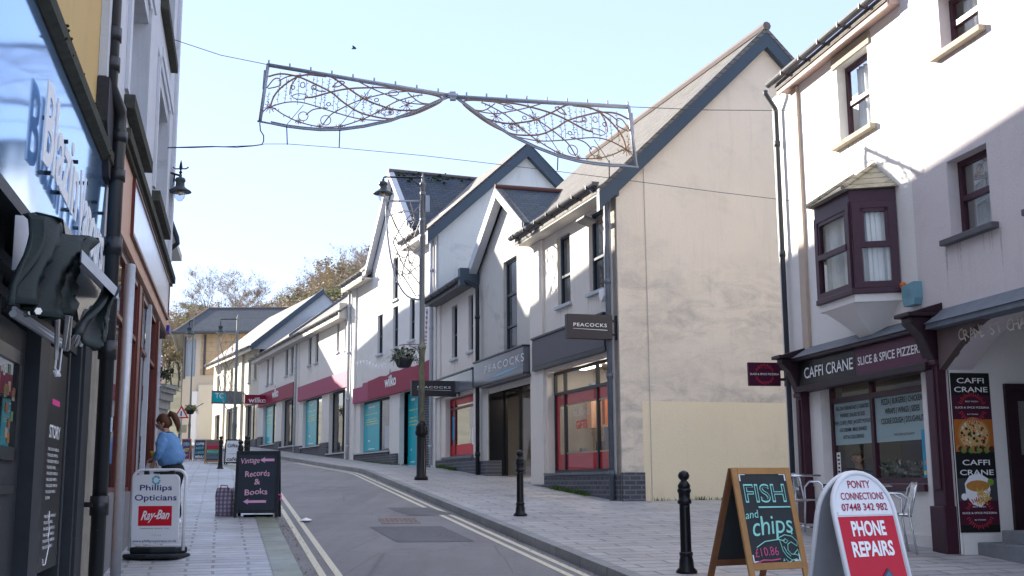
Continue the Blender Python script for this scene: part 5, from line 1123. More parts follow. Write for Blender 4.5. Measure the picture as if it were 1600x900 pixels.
# poster
pst=(-6.58,-5.72); 
b=MB(FL); b.box(pst[0],pst[1],-.05,-.03,1.02,2.55); po=b.build('poster',PB,vp_)
l=MB(); 
l.m(plain('pink_ink',(.7,.05,.25),.5)); l.add([FL.w(s,-.028,z) for s,z in ((-6.35,2.16),(-6.0,2.16),(-6.0,2.2),(-6.35,2.2))],[(0,1,2,3)],raw=True)
l.m(M['whitei']); l.text('STORY',FL.w(-6.4,-.028,1.93),xdir(FL),UP,.09,.5,bold=.02)
for i in range(17):
    if i in (9,10): continue
    z=1.84-i*.042; w_=[.5,.46,.52,.4,.5,.48,.52,.44,.2][i%9]
    l.text('THE GOOD VAPES LIST AND'[:int(12+w_*12)],FL.w(-6.42,-.028,z),xdir(FL),UP,.02,w_,bold=.015)
pts=[(-6.2,1.42),(-6.22,1.36),(-6.16,1.3),(-6.2,1.24),(-6.14,1.18),(-6.2,1.12),(-6.26,1.06),(-6.36,1.06),(-6.38,1.1)]
l.tube([FL.w(s,-.026,z) for s,z in pts],.004,4,raw=True)
l.build('lettering',None,po)
# collapsed awning
aw=thing('collapsed_awning',FL.w(-6,.5,2.6),'torn dark green awning hanging crumpled from its bent arms over the black shopfront','awning')
M['awn']=plain('awning_cloth',(.008,.016,.014),.55,var=.6,scale=4,bm=.1,spec=.2)
def A1(u,v,o): s,z=L1(u,v,o); return (s,o,z)
def cloth(tl,tr,bl,br,folds,amp,name='cloth',nu=40,nv=10,ph=0.):
    b=MB(FL); b.smooth=True; vs=[]
    for j in range(nv+1):
        for i in range(nu+1):
            f,g=i/nu,j/nv; p=[ (tl[k]*(1-f)+tr[k]*f)*(1-g)+(bl[k]*(1-f)+br[k]*f)*g for k in range(3)]
            w_=amp*(1-2*abs(math.sin(f*folds*3.14+ph+.8*g))**.6)+amp*.35*math.sin(f*folds*17+g*4)+amp*.5*math.sin(g*5+f*3)
            vs.append((p[0]+w_*.3,p[1]+w_,p[2]+.02*math.sin(f*9)))
    n=nu+1; b.add(vs,[(j*n+i,j*n+i+1,j*n+n+i+1,j*n+n+i) for j in range(nv) for i in range(nu)]); o=b.build(name,M['awn'],aw)
    m=o.modifiers.new('t','SOLIDIFY'); m.thickness=.006; return o
O=.62
cloth(A1(52,336,.35),A1(148,383,.55),A1(44,482,.45),A1(103,497,.55),3.6,.05,nu=70,nv=16)
cloth(A1(52,337,.30),A1(96,345,.45),A1(70,420,.4),A1(90,400,.4),1.2,.05,ph=2)
cloth(A1(163,453,.62),A1(186,452,.68),A1(130,528,.62),A1(163,545,.68),1.1,.03,nu=16)
b=MB(FL); b.prism([A1(24,336,.25),A1(84,340,.25),A1(84,340,.15),A1(24,336,.15)],(0,0,-.25)); 
p1_,p2_=A1(130,392,.35),A1(182,452,.55)
b.prism([A1(128,390,.62),A1(186,452,.68),A1(172,456,.30),A1(120,400,.25)],(0,0,-.05)); b.build('cassette',M['pale'],aw)
b=MB(FL); b.prism([A1(84,342,.2),A1(160,452,.2),A1(160,500,.2),A1(110,500,.2)],(0,.05,0)); b.build('backing',M['black'],aw)
b=MB(FL)
for (u0,v0,u1,v1) in ((162,452,126,540),(143,480,118,540),(134,485,113,536),(112,470,106,545),(108,480,100,542),(90,495,88,560)): b.tube([A1(u0,v0,.45),A1(u1,v1,.3)],.012,6)
b.tube([A1(40,492,.25),A1(60,486,.5)],.014,6).tube([A1(48,488,.4),A1(75,494,.4)],.012,6)
b.build('arms',M['alu'],aw)
b=MB(FL); b.tube([A1(20,490,.2),A1(104,545,.2)],.018,6).tube([A1(22,482,.15),A1(104,538,.15)],.012,6); b.build('rail',M['steel'],aw)
b=MB(FL); b.tube([A1(88,560,.3),A1(86,575,.3),A1(90,585,.3)],.006,5).tube([A1(97,545,.3),A1(93,580,.3)],.005,5)
for i in range(5): b.tube([A1(86+random.uniform(-1,6),580,.3),A1(88+random.uniform(-2,7),587,.3)],.008,5)
b.build('cord',M['whitei'],aw)
# downpipes
dp=thing('black_downpipe',FL.w(-3.5,.1,FL.g(-3.5)),'black cast iron downpipe with flaking paint and a swan-neck, between the two left shops','downpipe')
sb_,ob_=L1(160,700,.14)[0],.14
zj=L1(187,150,.14)[1]; 
b=MB(FL); b.smooth=True; st=L1(180,60,.10)[0]
b.tube([(sb_,ob_,.2),(sb_,ob_,zj-.25),(sb_-.03,.14,zj-.12),(st,.08,zj+.02),(st,.08,10.9)],.062,12)
for z in (1.35,2.65,3.55): b.tube([(sb_,ob_,z),(sb_,ob_,z+.16)],.078,12)
for z in (zj-.4,zj-.75): b.tube([(sb_,ob_,z),(sb_,ob_,z+.1)],.075,12)
for z in (zj+.15,zj+.42,7.5,9.4): b.tube([(st,.08,z),(st,.08,z+.12)],.075,12)
M['pipe']=worn('flaking_pipe_paint',(.015,.016,.018),(.3,.28,.27),.66); M['pipe'].node_tree.nodes['Principled BSDF'].inputs['Roughness'].default_value=.35
b.build('pipe',M['pipe'],dp)
b=MB(FL); 
for z in (1.4,2.7,3.6): b.box(sb_-.12,sb_+.0,-.1,.1,z+.02,z+.06)
b.box(st-.11,st,-.02,.06,zj+.45,zj+.5); b.build('bracket',M['iron'],dp)
b=MB(FL); b.box(sb_-.02,sb_+.05,ob_+.058,ob_+.066,2.04,2.16); b.build('sticker',plain('sticker_white_blue',(.5,.65,.75),.5,var=.4,scale=30),dp)
# silver pole
pt=atY(204,414,11.2); gp=G(pt[0],pt[1])-.08
po=thing('silver_pole',(pt[0],pt[1],gp),'plain galvanised steel pole standing on the pavement in front of the red-framed shop','pole')
b=MB(); b.smooth=True; b.tube([(pt[0],pt[1],gp-.1),(pt[0],pt[1],pt[2])],.05,16); b.build('pole',M['steel'],po); b=MB(); b.ball((pt[0],pt[1],pt[2]),.05,12,(1,1,.25)); b.build('cap',M['steel'],po)
# wall lantern at the far corner of the tall building
def lantern(c,sc,par,glassm=None,up=True):
    b=MB(); b.smooth=True
    b.lathe(c,[(.02*sc,.62*sc),(.05*sc,.6*sc),(.05*sc,.5*sc),(.14*sc,.48*sc),(.17*sc,.43*sc),(.17*sc,.36*sc),(.14*sc,.34*sc),(.15*sc,.2*sc),(.2*sc,.14*sc),(.37*sc,.03*sc),(.38*sc,.0),(.3*sc,.02*sc),(.19*sc,.03*sc)],20); b.build('lamp_head',plain('lantern_green_grey',(.045,.06,.065),.4),par)
    b=MB(); b.lathe(c,[(.19*sc,.02*sc),(.2*sc,-.06*sc),(.16*sc,-.2*sc),(.08*sc,-.3*sc),(.0,-.33*sc)],18); b.build('glass_bowl',M['glassbowl'],par)
    b=MB(); b.ball((c[0],c[1],c[2]-.02*sc),.08*sc,8,(1,1,1.3)); b.build('lamp',plain('lamp_amber',(.6,.35,.2),.3),par)
M['glassbowl']=glassy('lamp_glass',(.85,.88,.9),.12)
wl=thing('wall_lantern',FL.w(4.9,.3,L1(275,300)[1]),'dark wall lantern with clear bowl and cross finial, on the tall white building','lantern')
c=atY(281,300,18.6); lantern(c,.5,wl)
b=MB(); x,y,z=c; b.lathe((x,y,z),[(.012,.3),(.03,.34),(.012,.37),(.03,.42),(.018,.5),(.0,.56)],8); b.tube([(x-.13,y,z+.43),(x-.09,y,z+.40),(x+.09,y,z+.40),(x+.13,y,z+.43)],.012,6); b.build('finial',M['iron'],wl)
b=MB(); e=FL.w(4.9,0,c[2]+.3); b.tube([(x,y,z+.28),(x-.2,y,z+.34),(e[0],e[1],z+.25)],.02,6).tube([(x-.1,y,z+.3),(e[0]+.02,e[1],z+.02)],.014,6); b.build('bracket',M['iron'],wl)
# ================================================================== next terrace along the left, round the bend
FT=Fr((-6.05,19.75),23.5,1)
t1=thing('left_terrace_house',FT.w(8,-3,FT.g(8)),'terraced house beyond the tall white building, only its grey eaves and shop console showing','house')
def prof(par,pts,mat,o0=-.0,o1=-3.): b=MB(FT); b.ext(pts,o0,o1); return b.build('wall',mat,par)
prof(t1,[(.3,0),(18.9,0),(18.9,11.85),(13,12.0),(8,11.5),(.3,10.95)],M['paleb'],0,-.35)
b=MB(FT); b.box(.3,18.9,-7,-.36,0,10.9); b.build('side_walls',M['paleb'],t1)
for i in range(5): win(FT,(1.6+i*3.4,2.8+i*3.4,5.9+i*.2,7.6+i*.2),t1,.16,.13,fm=M['pale']); win(FT,(1.6+i*3.4,2.8+i*3.4,8.5+i*.2,9.8+i*.2),t1,.16,.13,fm=M['pale'])
# pent eaves and console that show past the corner
q=atY(262,335,20.6); e1=atY(277,372,20.6)
b=MB(); b.prism([(q[0]-.3,20.6,q[2]+.1),(q[0]+.0,20.6,q[2]),(e1[0]-.02,20.6,e1[2]),(e1[0]-.02,20.6,e1[2]-.12),(q[0]-.3,20.6,e1[2]-.12)],(-.35,1.6,0)); b.build('pent_eaves',M['soffit'],t1)
b=MB(); b.tube([(q[0],20.58,q[2]+.05),(e1[0],20.58,e1[2]),(e1[0]+.02,20.58,e1[2]-.1),(e1[0]-.1,20.58,e1[2]-.2),(e1[0]-.35,20.6,e1[2]-.25)],.045,8); b.build('gutter',M['dark'],t1)
c=atY(252,620,20.4)
b=MB(); x,y,z=c; 
for k,(w_,z0,z1) in enumerate(((.24,.16,.22),(.20,.08,.158),(.15,-.05,.078),(.10,-.2,-.052),(.06,-.32,-.202))): b.box(x-.45,x-.11+w_,y-.1-w_*.3,y+.6,z+z0,z+z1)
b.box(x-.5,x-.03,y+.0,y+.5,.5,z-.3); b.build('shop_console',plain('grey_stone_paint',(.32,.32,.30),.7,var=.3,bm=.2),t1)
bp=thing('barber_pole',atY(246,600,20.2),'red white and blue striped barber pole high on the left, beyond the brown window frame','barber pole')
x,y,z0=atY(247,601,20.2); z1=atY(247,560,20.2)[2]
b=MB(); n=16; m_=14; cols=[M['whitei'],M['red'],M['whitei'],plain('pole_blue',(.03,.08,.4),.4)]
for j in range(m_*2):
    for k in range(n):
        a0,a1=2*math.pi*k/n,2*math.pi*(k+1)/n; za,zc=z0+(z1-z0)*j/(m_*2),z0+(z1-z0)*(j+1)/(m_*2)
        b.m(cols[int((k*4/n+j*.55))%4]); b.quad(*[(x+.055*math.cos(a),y+.055*math.sin(a),zz) for a,zz in ((a0,za),(a1,za),(a1,zc),(a0,zc))])
b.build('striped_cylinder',None,bp); b=MB(); b.lathe((x,y,z1),[(.065,0),(.065,.03),(.03,.07),(.0,.08)],12).lathe((x,y,z0-.05),[(.02,0),(.065,.02),(.065,.05)],12).tube([(x,y+.05,z0-.02),(x-.3,y+.1,z0-.02)],.015,6); b.build('pole_caps',M['alu'],bp)
t2=thing('left_gabled_building',FT.w(28,-3,FT.g(28)),'tall cream building with a sloping gable, farther along the left past the bend','building')
prof(t2,[(19.0,0),(38,0),(38,13.8),(32,14.4),(22.3,14.5),(19.0,12.0)],M['creamw'],0,-.4); b=MB(FT); b.box(19.1,37.9,-7,-.41,0,11.9); b.build('side_walls',M['creamw'],t2)
for i in range(5): win(FT,(20.6+i*3.4,21.8+i*3.4,6.5+i*.2,8.3+i*.2),t2,.16,.13,fm=M['pale']); win(FT,(20.6+i*3.4,21.8+i*3.4,9.5,11),t2,.16,.13,fm=M['pale'])
t3=thing('left_far_building',FT.w(50,-3,FT.g(50)),'last building on the left side of the street, past a gap, hidden from the camera','building')
prof(t3,[(38.6,0),(60,0),(60,16),(46.8,16.),(41,12.9),(38.6,12.2)],M['paleb'],0,-.4); b=MB(FT); b.box(41.1,60,-7,-.41,0,12.8); b.build('side_walls',M['paleb'],t3)
# ================================================================== street furniture
def gz(u,v,dz=0.): return gnd(u,v,dz)
def bollard_parts(t,c):
    b=MB(); b.smooth=True; b.lathe(c,[(.105,0),(.105,.02),(.075,.05),(.07,.12),(.063,.14),(.055,.2),(.052,.62),(.052,.66)],20); b.build('shaft',M['iron'],t)
    b=MB(); b.lathe(c,[(.064,.16),(.068,.18),(.064,.20),(.055,.2)],20).lathe(c,[(.055,.655),(.07,.665),(.07,.69),(.058,.70),(.058,.76),(.068,.78),(.068,.80),(.045,.82)],20); b.build('bands',M['iron'],t)
    b=MB(); b.lathe(c,[(.06,.80),(.062,.84),(.04,.875),(.028,.885),(.05,.905),(.058,.935),(.045,.965),(.02,.98),(.0,.985)],18); b.build('finial',M['iron'],t)
bp_=gz(1073,895)
B0=thing('bollard',bp_,'near black bollard with ball finial, beside the chalk fish and chips board','bollard','black iron bollards along the kerbs')
bollard_parts(B0,bp_)
def bol(p,l): c=copy_tree(B0); c.location=p; c['label']=l; return c
bol(gz(813,806),'black bollard standing on the right pavement in front of the clothes shop doors')
for (u,Y,l) in ((376,26.,'black bollard on the left pavement, just behind the chalk records board'),(385,31.,'second black bollard behind the records board, up the left pavement'),(345,35.,'small far bollard right of the coloured sandwich boards'),(388,36.,'far bollard among the cluster behind the records board')):
    r=ray(u,700); x=r[0]/r[1]*Y; bol((x,Y,G(x,Y)-.08),l)
# near lamp post
lp=gz(658,750); X,Y,Z=lp
LT=thing('lamp_post',lp,'tall near lamp post with green lichened column and dark base, on the right pavement','lamp post')
b=MB(); b.smooth=True; b.lathe(lp,[(.16,0),(.16,.06),(.115,.1),(.11,.95),(.10,1.0),(.14,1.04),(.15,1.1),(.13,1.16),(.14,1.2),(.1,1.28),(.075,1.35)],20); b.build('base',M['iron'],LT)
mg,nt,bb=nt_new('post_paint_lichen'); f=ramp(nt,noi(nt,mapv(nt,pos(nt),(4,4,1.2)),2.2,8,.7),[(.42,(0,0,0)),(.56,(1,1,1))]); sx=nd(nt,'ShaderNodeSeparateXYZ'); nt.links.new(pos(nt),sx.inputs[0]); mr=nd(nt,'ShaderNodeMapRange'); mr.inputs[1].default_value=Z+3.3; mr.inputs[2].default_value=Z+3.; nt.links.new(sx.outputs[2],mr.inputs[0])
nt.links.new(mixc(nt,mixc(nt,1.,f,mr.outputs[0],'MULTIPLY'),(.15,.16,.16),(.30,.31,.17)),bb.inputs['Base Color']); bb.inputs['Roughness'].default_value=.5
b=MB(); b.smooth=True; b.lathe(lp,[(.07,1.35),(.068,3.02),(.095,3.04),(.1,3.1),(.08,3.14),(.062,3.2),(.055,7.0),(.075,7.02),(.075,7.06),(.03,7.1),(.035,7.2),(.0,7.36)],16)
for z in (5.7,6.1,6.75): b.lathe(lp,[(.055,z),(.07,z+.01),(.07,z+.09),(.055,z+.1)],14)
b.build('column',mg,LT)
lc=atY(601,303,Y-.1)
def head(T,c,sc,top,wireZ):
    lantern(c,sc,T)
b=MB(); hz_=lc[2]+.42; b.tube([(X,Y,hz_),(lc[0],lc[1],hz_),(lc[0]-.04,lc[1],hz_-.03),(lc[0]-.04,lc[1],lc[2]+.3)],.022,8).tube([(X-.35,Y,hz_-.01),(X,Y,hz_-.25)],.012,6); b.build('arm',M['iron'],LT)
lantern((lc[0]-.04,lc[1],lc[2]),.62,LT)
def motif(P,n,name,outer,inner,par_label,loc,th=(.02,.011),rust=True,seed=1,group=None,lab=None):
    pass
M['wire']=plain('pale_grey_tube',(.35,.37,.42),.45,.3); M['rope']=plain('rusty_rope_light',(.33,.2,.12),.7,var=.3,scale=20); M['silv']=plain('silver_tinsel',(.24,.21,.2),.5,.2)
def leaf(cx,cy,zt,zb,w_,label,parentname='leaf_motif'):
    t=thing(parentname,(cx,cy,zb),label,'light motif'); b=MB(); b.smooth=True
    out=[(0,0),(-w_,0.0)]+[(-w_*math.cos(a*math.pi/2*.98)**.75,(1-.0)*math.sin(a*math.pi/2*.98)**1.05) for a in [i/14 for i in range(1,15)]]+[(0,1)]
    Hh=zt-zb; P=lambda p:(cx+p[0],cy,zt-p[1]*Hh)
    b.tube([P(p) for p in out],.024,6).tube([P((0,0)),P((0,1))],.018,6); b.build('frame',M['wire'],t)
    b=MB(); b.smooth=True
    xL=lambda v:-w_*max(0.,math.cos(math.asin(min(1,v))))**.75
    def cv(pts,r=.011):
        q=[]
        for k in range(len(pts)-1):
            for m_ in range(5):
                g=m_/5; g=g*g*(3-2*g); q.append(tuple(pts[k][z]*(1-g)+pts[k+1][z]*g for z in (0,1)))
        q.append(pts[-1]); b.tube([P((xL(v)*f,v)) for f,v in q],r,5,cap=False)
    cv([(1,.02),(.75,.25),(.35,.5),(.7,.75),(.3,.97)],.014); cv([(0,.05),(.45,.2),(.85,.42),(.6,.65),(0,.85)],.014); cv([(.6,0),(.85,.15),(.6,.35),(.15,.55),(.5,.8)])
    cv([(.3,0),(.15,.2),(.45,.4),(.9,.6),(.8,.8)]); cv([(0,.3),(.35,.42),(.4,.6),(.1,.72)]); cv([(1,.3),(.6,.45),(.2,.38),(0,.2)]); cv([(1,.5),(.55,.58),(0,.5)]); cv([(0,.65),(.5,.75),(1,.68)]); cv([(0,.12),(.5,.1),(1,.16)])
    for f,v in ((.75,.18),(.3,.28),(.8,.4),(.25,.48),(.6,.6),(.4,.72)): b.tube([P((xL(v)*f+.06*math.cos(a),v+.022*math.sin(a))) for a in [k*.63 for k in range(11)]],.008,5,cap=False)
    for f,v in ((.55,.12),(.5,.5),(.35,.63),(.7,.75),(.2,.2)):
        for k in range(8): a=k*.785; b.tube([P((xL(v)*f,v)),P((xL(v)*f+.09*math.cos(a),v+.035*math.sin(a)))],.007,4)
    b.build('motif',M['silv'],t); return t
zt=atY(640,314,Y)[2]; zb_=atY(656,468,Y)[2]
leaf(X-.06,Y,zt,zb_,.82,'wire leaf light motif clamped to the near lamp post, above the hanging basket')
b=MB(); b.tube([(X,Y,zt),(X-.2,Y,zt)],.015,6).tube([(X-.12,Y,zb_+.1),(X,Y,zb_+.1)],.015,6).box(X+.07,X+.16,Y-.05,Y+.05,6.35+Z,6.75+Z); b.build('brackets',M['wire'],LT)
# hanging basket
hb=atY(631,566,Y-.02)
HB_=thing('hanging_basket',(hb[0],hb[1],hb[2]-.15),'black hanging basket of straggly green and white plants on the near lamp post','hanging basket')
b=MB(); b.smooth=True; b.lathe(hb,[(.12,-.13),(.16,-.1),(.2,.0),(.235,.06),(.22,.07)],16); b.build('basket',M['blackm'],HB_)
def leaves(b,c,R_,n,sq=(1,1,.6),l=(.03,.08),mats=None,droop=0.):
    for i in range(n):
        a=random.random()*6.283; r=R_*math.sqrt(random.random()); h=random.random()
        p=Vector((c[0]+r*math.cos(a)*sq[0],c[1]+r*math.sin(a)*sq[1],c[2]+h*R_*sq[2]-droop*r)); L=random.uniform(*l)
        d=Vector((random.uniform(-1,1),random.uniform(-1,1),random.uniform(-.2,1))).normalized(); e=d.cross(Vector((random.random(),random.random(),random.random()))).normalized()*L*.3
        if mats: b.m(mats[i%len(mats)])
        b.quad(p,p+d*L*.5+e,p+d*L,p+d*L*.5-e)
GM=[plain('leaf_green',(.06,.1,.03),.7,var=.4),plain('leaf_dark',(.03,.05,.02),.7,var=.3),plain('leaf_grey',(.2,.22,.17),.7)]
b=MB(); leaves(b,(hb[0],hb[1],hb[2]+.05),.27,420,(1,1,.9),(.04,.11),GM+[plain('petal_white',(.6,.6,.5),.6)]); 
for i in range(26):
    a=random.random()*6.28; x,y,z=hb[0]+.2*math.cos(a),hb[1]+.2*math.sin(a),hb[2]+.06; b.m(GM[i%3]); L=random.uniform(.12,.3); b.tube([(x,y,z),(x+.5*L*math.cos(a),y+.5*L*math.sin(a),z+.1*random.uniform(-.5,1.5)),(x+L*math.cos(a),y+L*math.sin(a),z-.1+random.uniform(-.1,.2))],.006,4)
b.build('plants',None,HB_)
b=MB()
zr=hb[2]+.42
b.tube([(X,Y,zr),(hb[0],Y,zr),(hb[0]-.12,Y,zr-.02)],.012,6).tube([(X-.0,Y,zr-.35),(X-.12,Y,zr-.1),(X-.3,Y,zr-.02)],.01,6)
for i in range(12): a=i*.52; b.tube([(X-.15+.06*math.cos(a),Y,zr-.09+.05*math.sin(a)),(X-.15+.06*math.cos(a+.52),Y,zr-.09+.05*math.sin(a+.52))],.006,4)
for dx in (-.2,.0,.2): b.tube([(hb[0],hb[1],zr),(hb[0]+dx,hb[1]+(.1 if dx==0 else 0),hb[2]+.05)],.004,4)
b.build('bracket',plain('pinkish_iron',(.2,.13,.16),.5),HB_)
# bunting from the post to the wall
bt=thing('bunting',(X,Y,Z+3),'string of faded pink bunting from the near lamp post to the eaves behind','bunting'); P0=Vector((X,Y,hb[2]+.3)); P1_=Vector((*FP.w(sE-.1,.4,0)[:2],lt_z-.3))
b=MB(); pts=[P0.lerp(P1_,f)+Vector((0,0,-.5*math.sin(math.pi*f))) for f in [i/16 for i in range(17)]]; b.tube(pts,.005,4); b.build('cord',M['whitei'],bt)
b=MB(); b.m(plain('pink_rag',(.6,.25,.35),.8))
for i in range(34): f=(i+.5)/34; p=P0.lerp(P1_,f)+Vector((0,0,-.5*math.sin(math.pi*f))); b.m([plain('pink_rag',(.6,.25,.35),.8),M['whitei']][i%2]); b.quad(p,p+Vector((.07,.05,0)),p+Vector((.04,.03,-.13)))
for i in range(22): f=i/22; p=Vector((X-.1,Y,zr-.1)).lerp(Vector((X-1.7,Y+.1,zr-.55)),f); p.z+=.12*math.sin(f*9); b.quad(p,p+Vector((.06,.02,.02)),p+Vector((.03,.0,-.09)))
b.build('flags',None,bt)
# far lamp posts
def farpost(u,vt,Yp,hh,arm,label,rk=1.):
    r=ray(u,vt); x=r[0]/r[1]*Yp; g=G(x,Yp); top=CZ+r[2]/r[1]*Yp
    t=thing('lamp_post',(x,Yp,g),label,'lamp post'); b=MB(); b.smooth=True; c=(x,Yp,g); h=top-g
    b.lathe(c,[(.16*rk,0),(.11*rk,.1),(.11*rk,1.),(.14*rk,1.1),(.08*rk,1.3),(.07*rk,h*.45),(.06*rk,h*.97),(.0,h)],12); b.build('column',plain('post_grey_far',(.2,.22,.2),.5),t)
    b=MB(); b.tube([(x,Yp,top-.3),(x-arm,Yp,top-.3),(x-arm,Yp,top-.6)],.03,6); b.build('arm',M['iron'],t); lantern((x-arm,Yp,top-1.0),.75,t)
    return t,x,top
t,x,top=farpost(372,490,60,7,.9,'far lamp post with lantern and leaf motif, in front of the slate hipped roof')
leaf(x-.06,60,top-1.05,top-5.2,.95,'wire leaf light motif on the far lamp post below the hipped roof')
t,x,top=farpost(303,492,58,7,.2,'thin lamp post in front of the glass-block window at the end of the street',.55)
fb_=atY(297,648,57); HC=copy_tree(HB_); HC.location=fb_; HC['label']='distant hanging basket with yellow flowers on the thin lamp post'
for ch in list(HC.children):
    if ch.name.startswith('bracket'): bpy.data.objects.remove(ch)
HB_['group']=HC['group']='hanging baskets on the lamp posts'
b=MB(); leaves(b,(fb_[0],fb_[1],fb_[2]+.2),.3,70,(1,1,.6),(.08,.14),[plain('petal_yellow',(.6,.5,.05),.6)]); b.build('flowers',None,HC)
b=MB(); b.tube([(fb_[0],fb_[1],fb_[2]+.2),(fb_[0]+.5,fb_[1]+.5,fb_[2]+.6)],.02,5); b.build('bracket',M['iron'],HC)
# warning sign
wsn=atY(283,650,56); t=thing('warning_sign',(wsn[0],wsn[1],G(wsn[0],56)),'red-bordered triangular road warning sign above a yellowish plate, far up the street','road sign')
b=MB(); z=wsn[2]+.1; tr=lambda r:[(wsn[0]+r*math.sin(a),56,z+r*math.cos(a)) for a in (0,2.094,4.188)]
b.m(M['red']).prism(tr(.42),(0,.03,0)); b.m(M['whitei']).prism([(x,y-.004,z) for x,y,z in tr(.29)],(0,.002,0)); b.m(M['blacki']).prism([(wsn[0]-.03,55.99,z-.1),(wsn[0]+.03,55.99,z-.1),(wsn[0]+.03,55.99,z+.13),(wsn[0]-.03,55.99,z+.13)],(0,.002,0)); b.build('triangle',None,t)
q0,q1=atY(278,664,56),atY(290,702,56); b=MB(); b.box(q0[0],q1[0],56,56.04,q1[2]+.8,q0[2]); b.build('plate',plain('sign_plate_cream',(.5,.47,.3),.6,var=.2,scale=9),t); b=MB(); b.tube([(wsn[0],56.06,G(wsn[0],56)),(wsn[0],56.06,z)],.04,8); b.build('post',M['steel'],t)
# ================================================================== festive lights across the street
L0,LC,LR=Vector(atY(418,101,17.27)),Vector(atY(703,149,17.13)),Vector(atY(983,167,17.0)); LC2=Vector(atY(712,151,17.12))
dl=thing('festive_light_display',tuple(LC),'pair of wire wings with rusty rope lights strung across the street against the sky','light display')
T1=[
 [(150,300),(250,278),(380,300),(500,350),(640,420),(740,500),(850,570),(960,605),(1100,625),(1250,600),(1380,550),(1500,480),(1440,440),(1250,410),(1060,385),(900,385),(760,395),(640,420),(500,460),(440,460)],
 [(170,540),(200,450),(270,370),(380,300),(500,280),(640,300),(760,380),(900,470),(1020,520),(1150,555),(1300,555),(1400,530)],
 [(170,540),(280,505),(400,500),(540,535),(680,580),(880,630),(1100,640)],
 [(95,600),(170,540),(280,600),(400,655),(560,690),(720,685),(890,630),(1010,570),(1150,490),(1300,445),(1350,440)],
 [(580,680),(640,600),(720,550),(820,500),(920,465),(1090,425),(1240,410)],
 [(860,340),(960,390),(1100,450),(1240,500),(1400,510),(1490,480)],
 [(150,395),(240,370),(240,320),(195,320),(140,390)],[(240,330),(320,295),(500,285)],[(320,440),(330,370),(370,310)],[(450,600),(500,560),(560,548),(620,545)],
 [(1235,420),(1290,470),(1340,500),(1400,508)],[(650,380),(700,335),(745,345),(700,375),(650,380)],[(600,300),(480,285)],[(500,385),(540,410),(600,415)]]
LOOPS=[(400,455,60,22),(430,610,38,35),(605,640,40,38),(1125,425,40,20),(1080,575,50,22),(420,365,18,22),(505,385,18,18),(625,515,16,14),(995,480,16,14),(345,385,14,14)]
STARS=[(170,540,48,1),(395,650,24,0),(560,688,26,0),(720,685,22,0),(890,632,24,0),(915,465,48,0),(1010,570,22,0),(1230,520,45,2),(1100,575,20,0)]
TW=[(230,260,520),(285,310,500),(330,330,500),(380,270,520),(440,330,510),(495,300,470),(560,310,545),(620,310,410),(690,420,590),(760,390,600),(820,430,620),(890,480,620),(950,500,600),(1060,540,620),(1160,560,620),(1230,560,600),(1290,550,590),(520,300,540),(590,430,560),(660,340,560),(150,420,560)]
def wing(A,Cn,mir,name):
    ax=(Cn-A); dn=Vector((0,0,-1)); hgt=.93
    def P(x,y):
        p=(x-140)/1420.; ry=205+235*p; q=(y-ry)/445.
        return A+ax*p+dn*(q*hgt)
    b=MB(); b.smooth=True
    b.tube([P(140,205),P(1560,440)],.03,8).tube([P(148,215),P(1540,448)],.018,6).tube([P(145,200),P(95,650)],.028,8).tube([P(122,250),P(115,400)],.02,6)
    arc=[(75,650),(180,668),(300,692),(430,708),(560,718),(720,715),(900,690),(1100,645),(1300,570),(1450,500),(1560,450)]
    b.tube([P(*p) for p in arc],.016,6).tube([P(x,y-14) for x,y in arc[1:]],.012,6)
    for i in range(9): x=150+i*165; p=P(x,200+ (x-140)*.166); b.tube([p,p+Vector((0,0,.07))],.014,5)
    w=b.build('frame',M['wire'],dl)
    b=MB(); b.smooth=True
    def sm(pts):
        out=[]
        for i in range(len(pts)-1):
            p0_=pts[max(i-1,0)];p1=pts[i];p2=pts[i+1];p3=pts[min(i+2,len(pts)-1)]
            for k in range(5):
                t=k/5; out.append(tuple(.5*((2*p1[j])+(-p0_[j]+p2[j])*t+(2*p0_[j]-5*p1[j]+4*p2[j]-p3[j])*t*t+(-p0_[j]+3*p1[j]-3*p2[j]+p3[j])*t**3) for j in (0,1)))
        return out+[pts[-1]]
    for i,c in enumerate(T1): b.tube([P(*p) for p in sm(c)],.015 if i<2 else .0105,5,cap=False)
    for x,y,a,c in LOOPS: b.tube([P(x+a*math.cos(k*.52),y+c*math.sin(k*.52)) for k in range(13)],.008,5,cap=False)
    b.build('rope_lights',M['rope'],w)
    b=MB(); rs=random.Random(3)
    for x,y0,y1 in TW:
        pts=[P(x+ (y1-yy)*.05+rs.uniform(-4,4),yy) for yy in [y0+(y1-y0)*k/7 for k in range(8)]]; b.tube(pts,.0045,4,cap=False)
        for k in range(1,7,1): s_=1 if k%2 else -1; b.tube([pts[k],pts[k]+(ax.normalized()*.03*s_+Vector((0,0,.012)))],.005,4)
    for x,y,r,c in STARS:
        for k in range(9): a=k*.698+.2; b.tube([P(x,y),P(x+r*math.cos(a),y+r*math.sin(a))],.006,4)
    for c in (3,1):
        pp=sm(T1[c]); 
        for k in range(0,len(pp)-1,2): x,y=pp[k]; s_=18 if k%4 else -18; b.tube([P(x,y),P(x+rs.uniform(-8,8),y+s_)],.006,4)
    b.build('twigs',M['rope'],w)
    for u in ((640,315),(1340,430)): pass
    b=MB(); b.tube([P(300,680),P(430,520)],.006,4).tube([P(970,365),P(700,700)],.006,4).tube([P(1170,540),P(1300,480)],.006,4); b.build('stay_wires',M['silv'],w)
wing(L0,LC,False,'a'); wing(LR,LC2,True,'b')
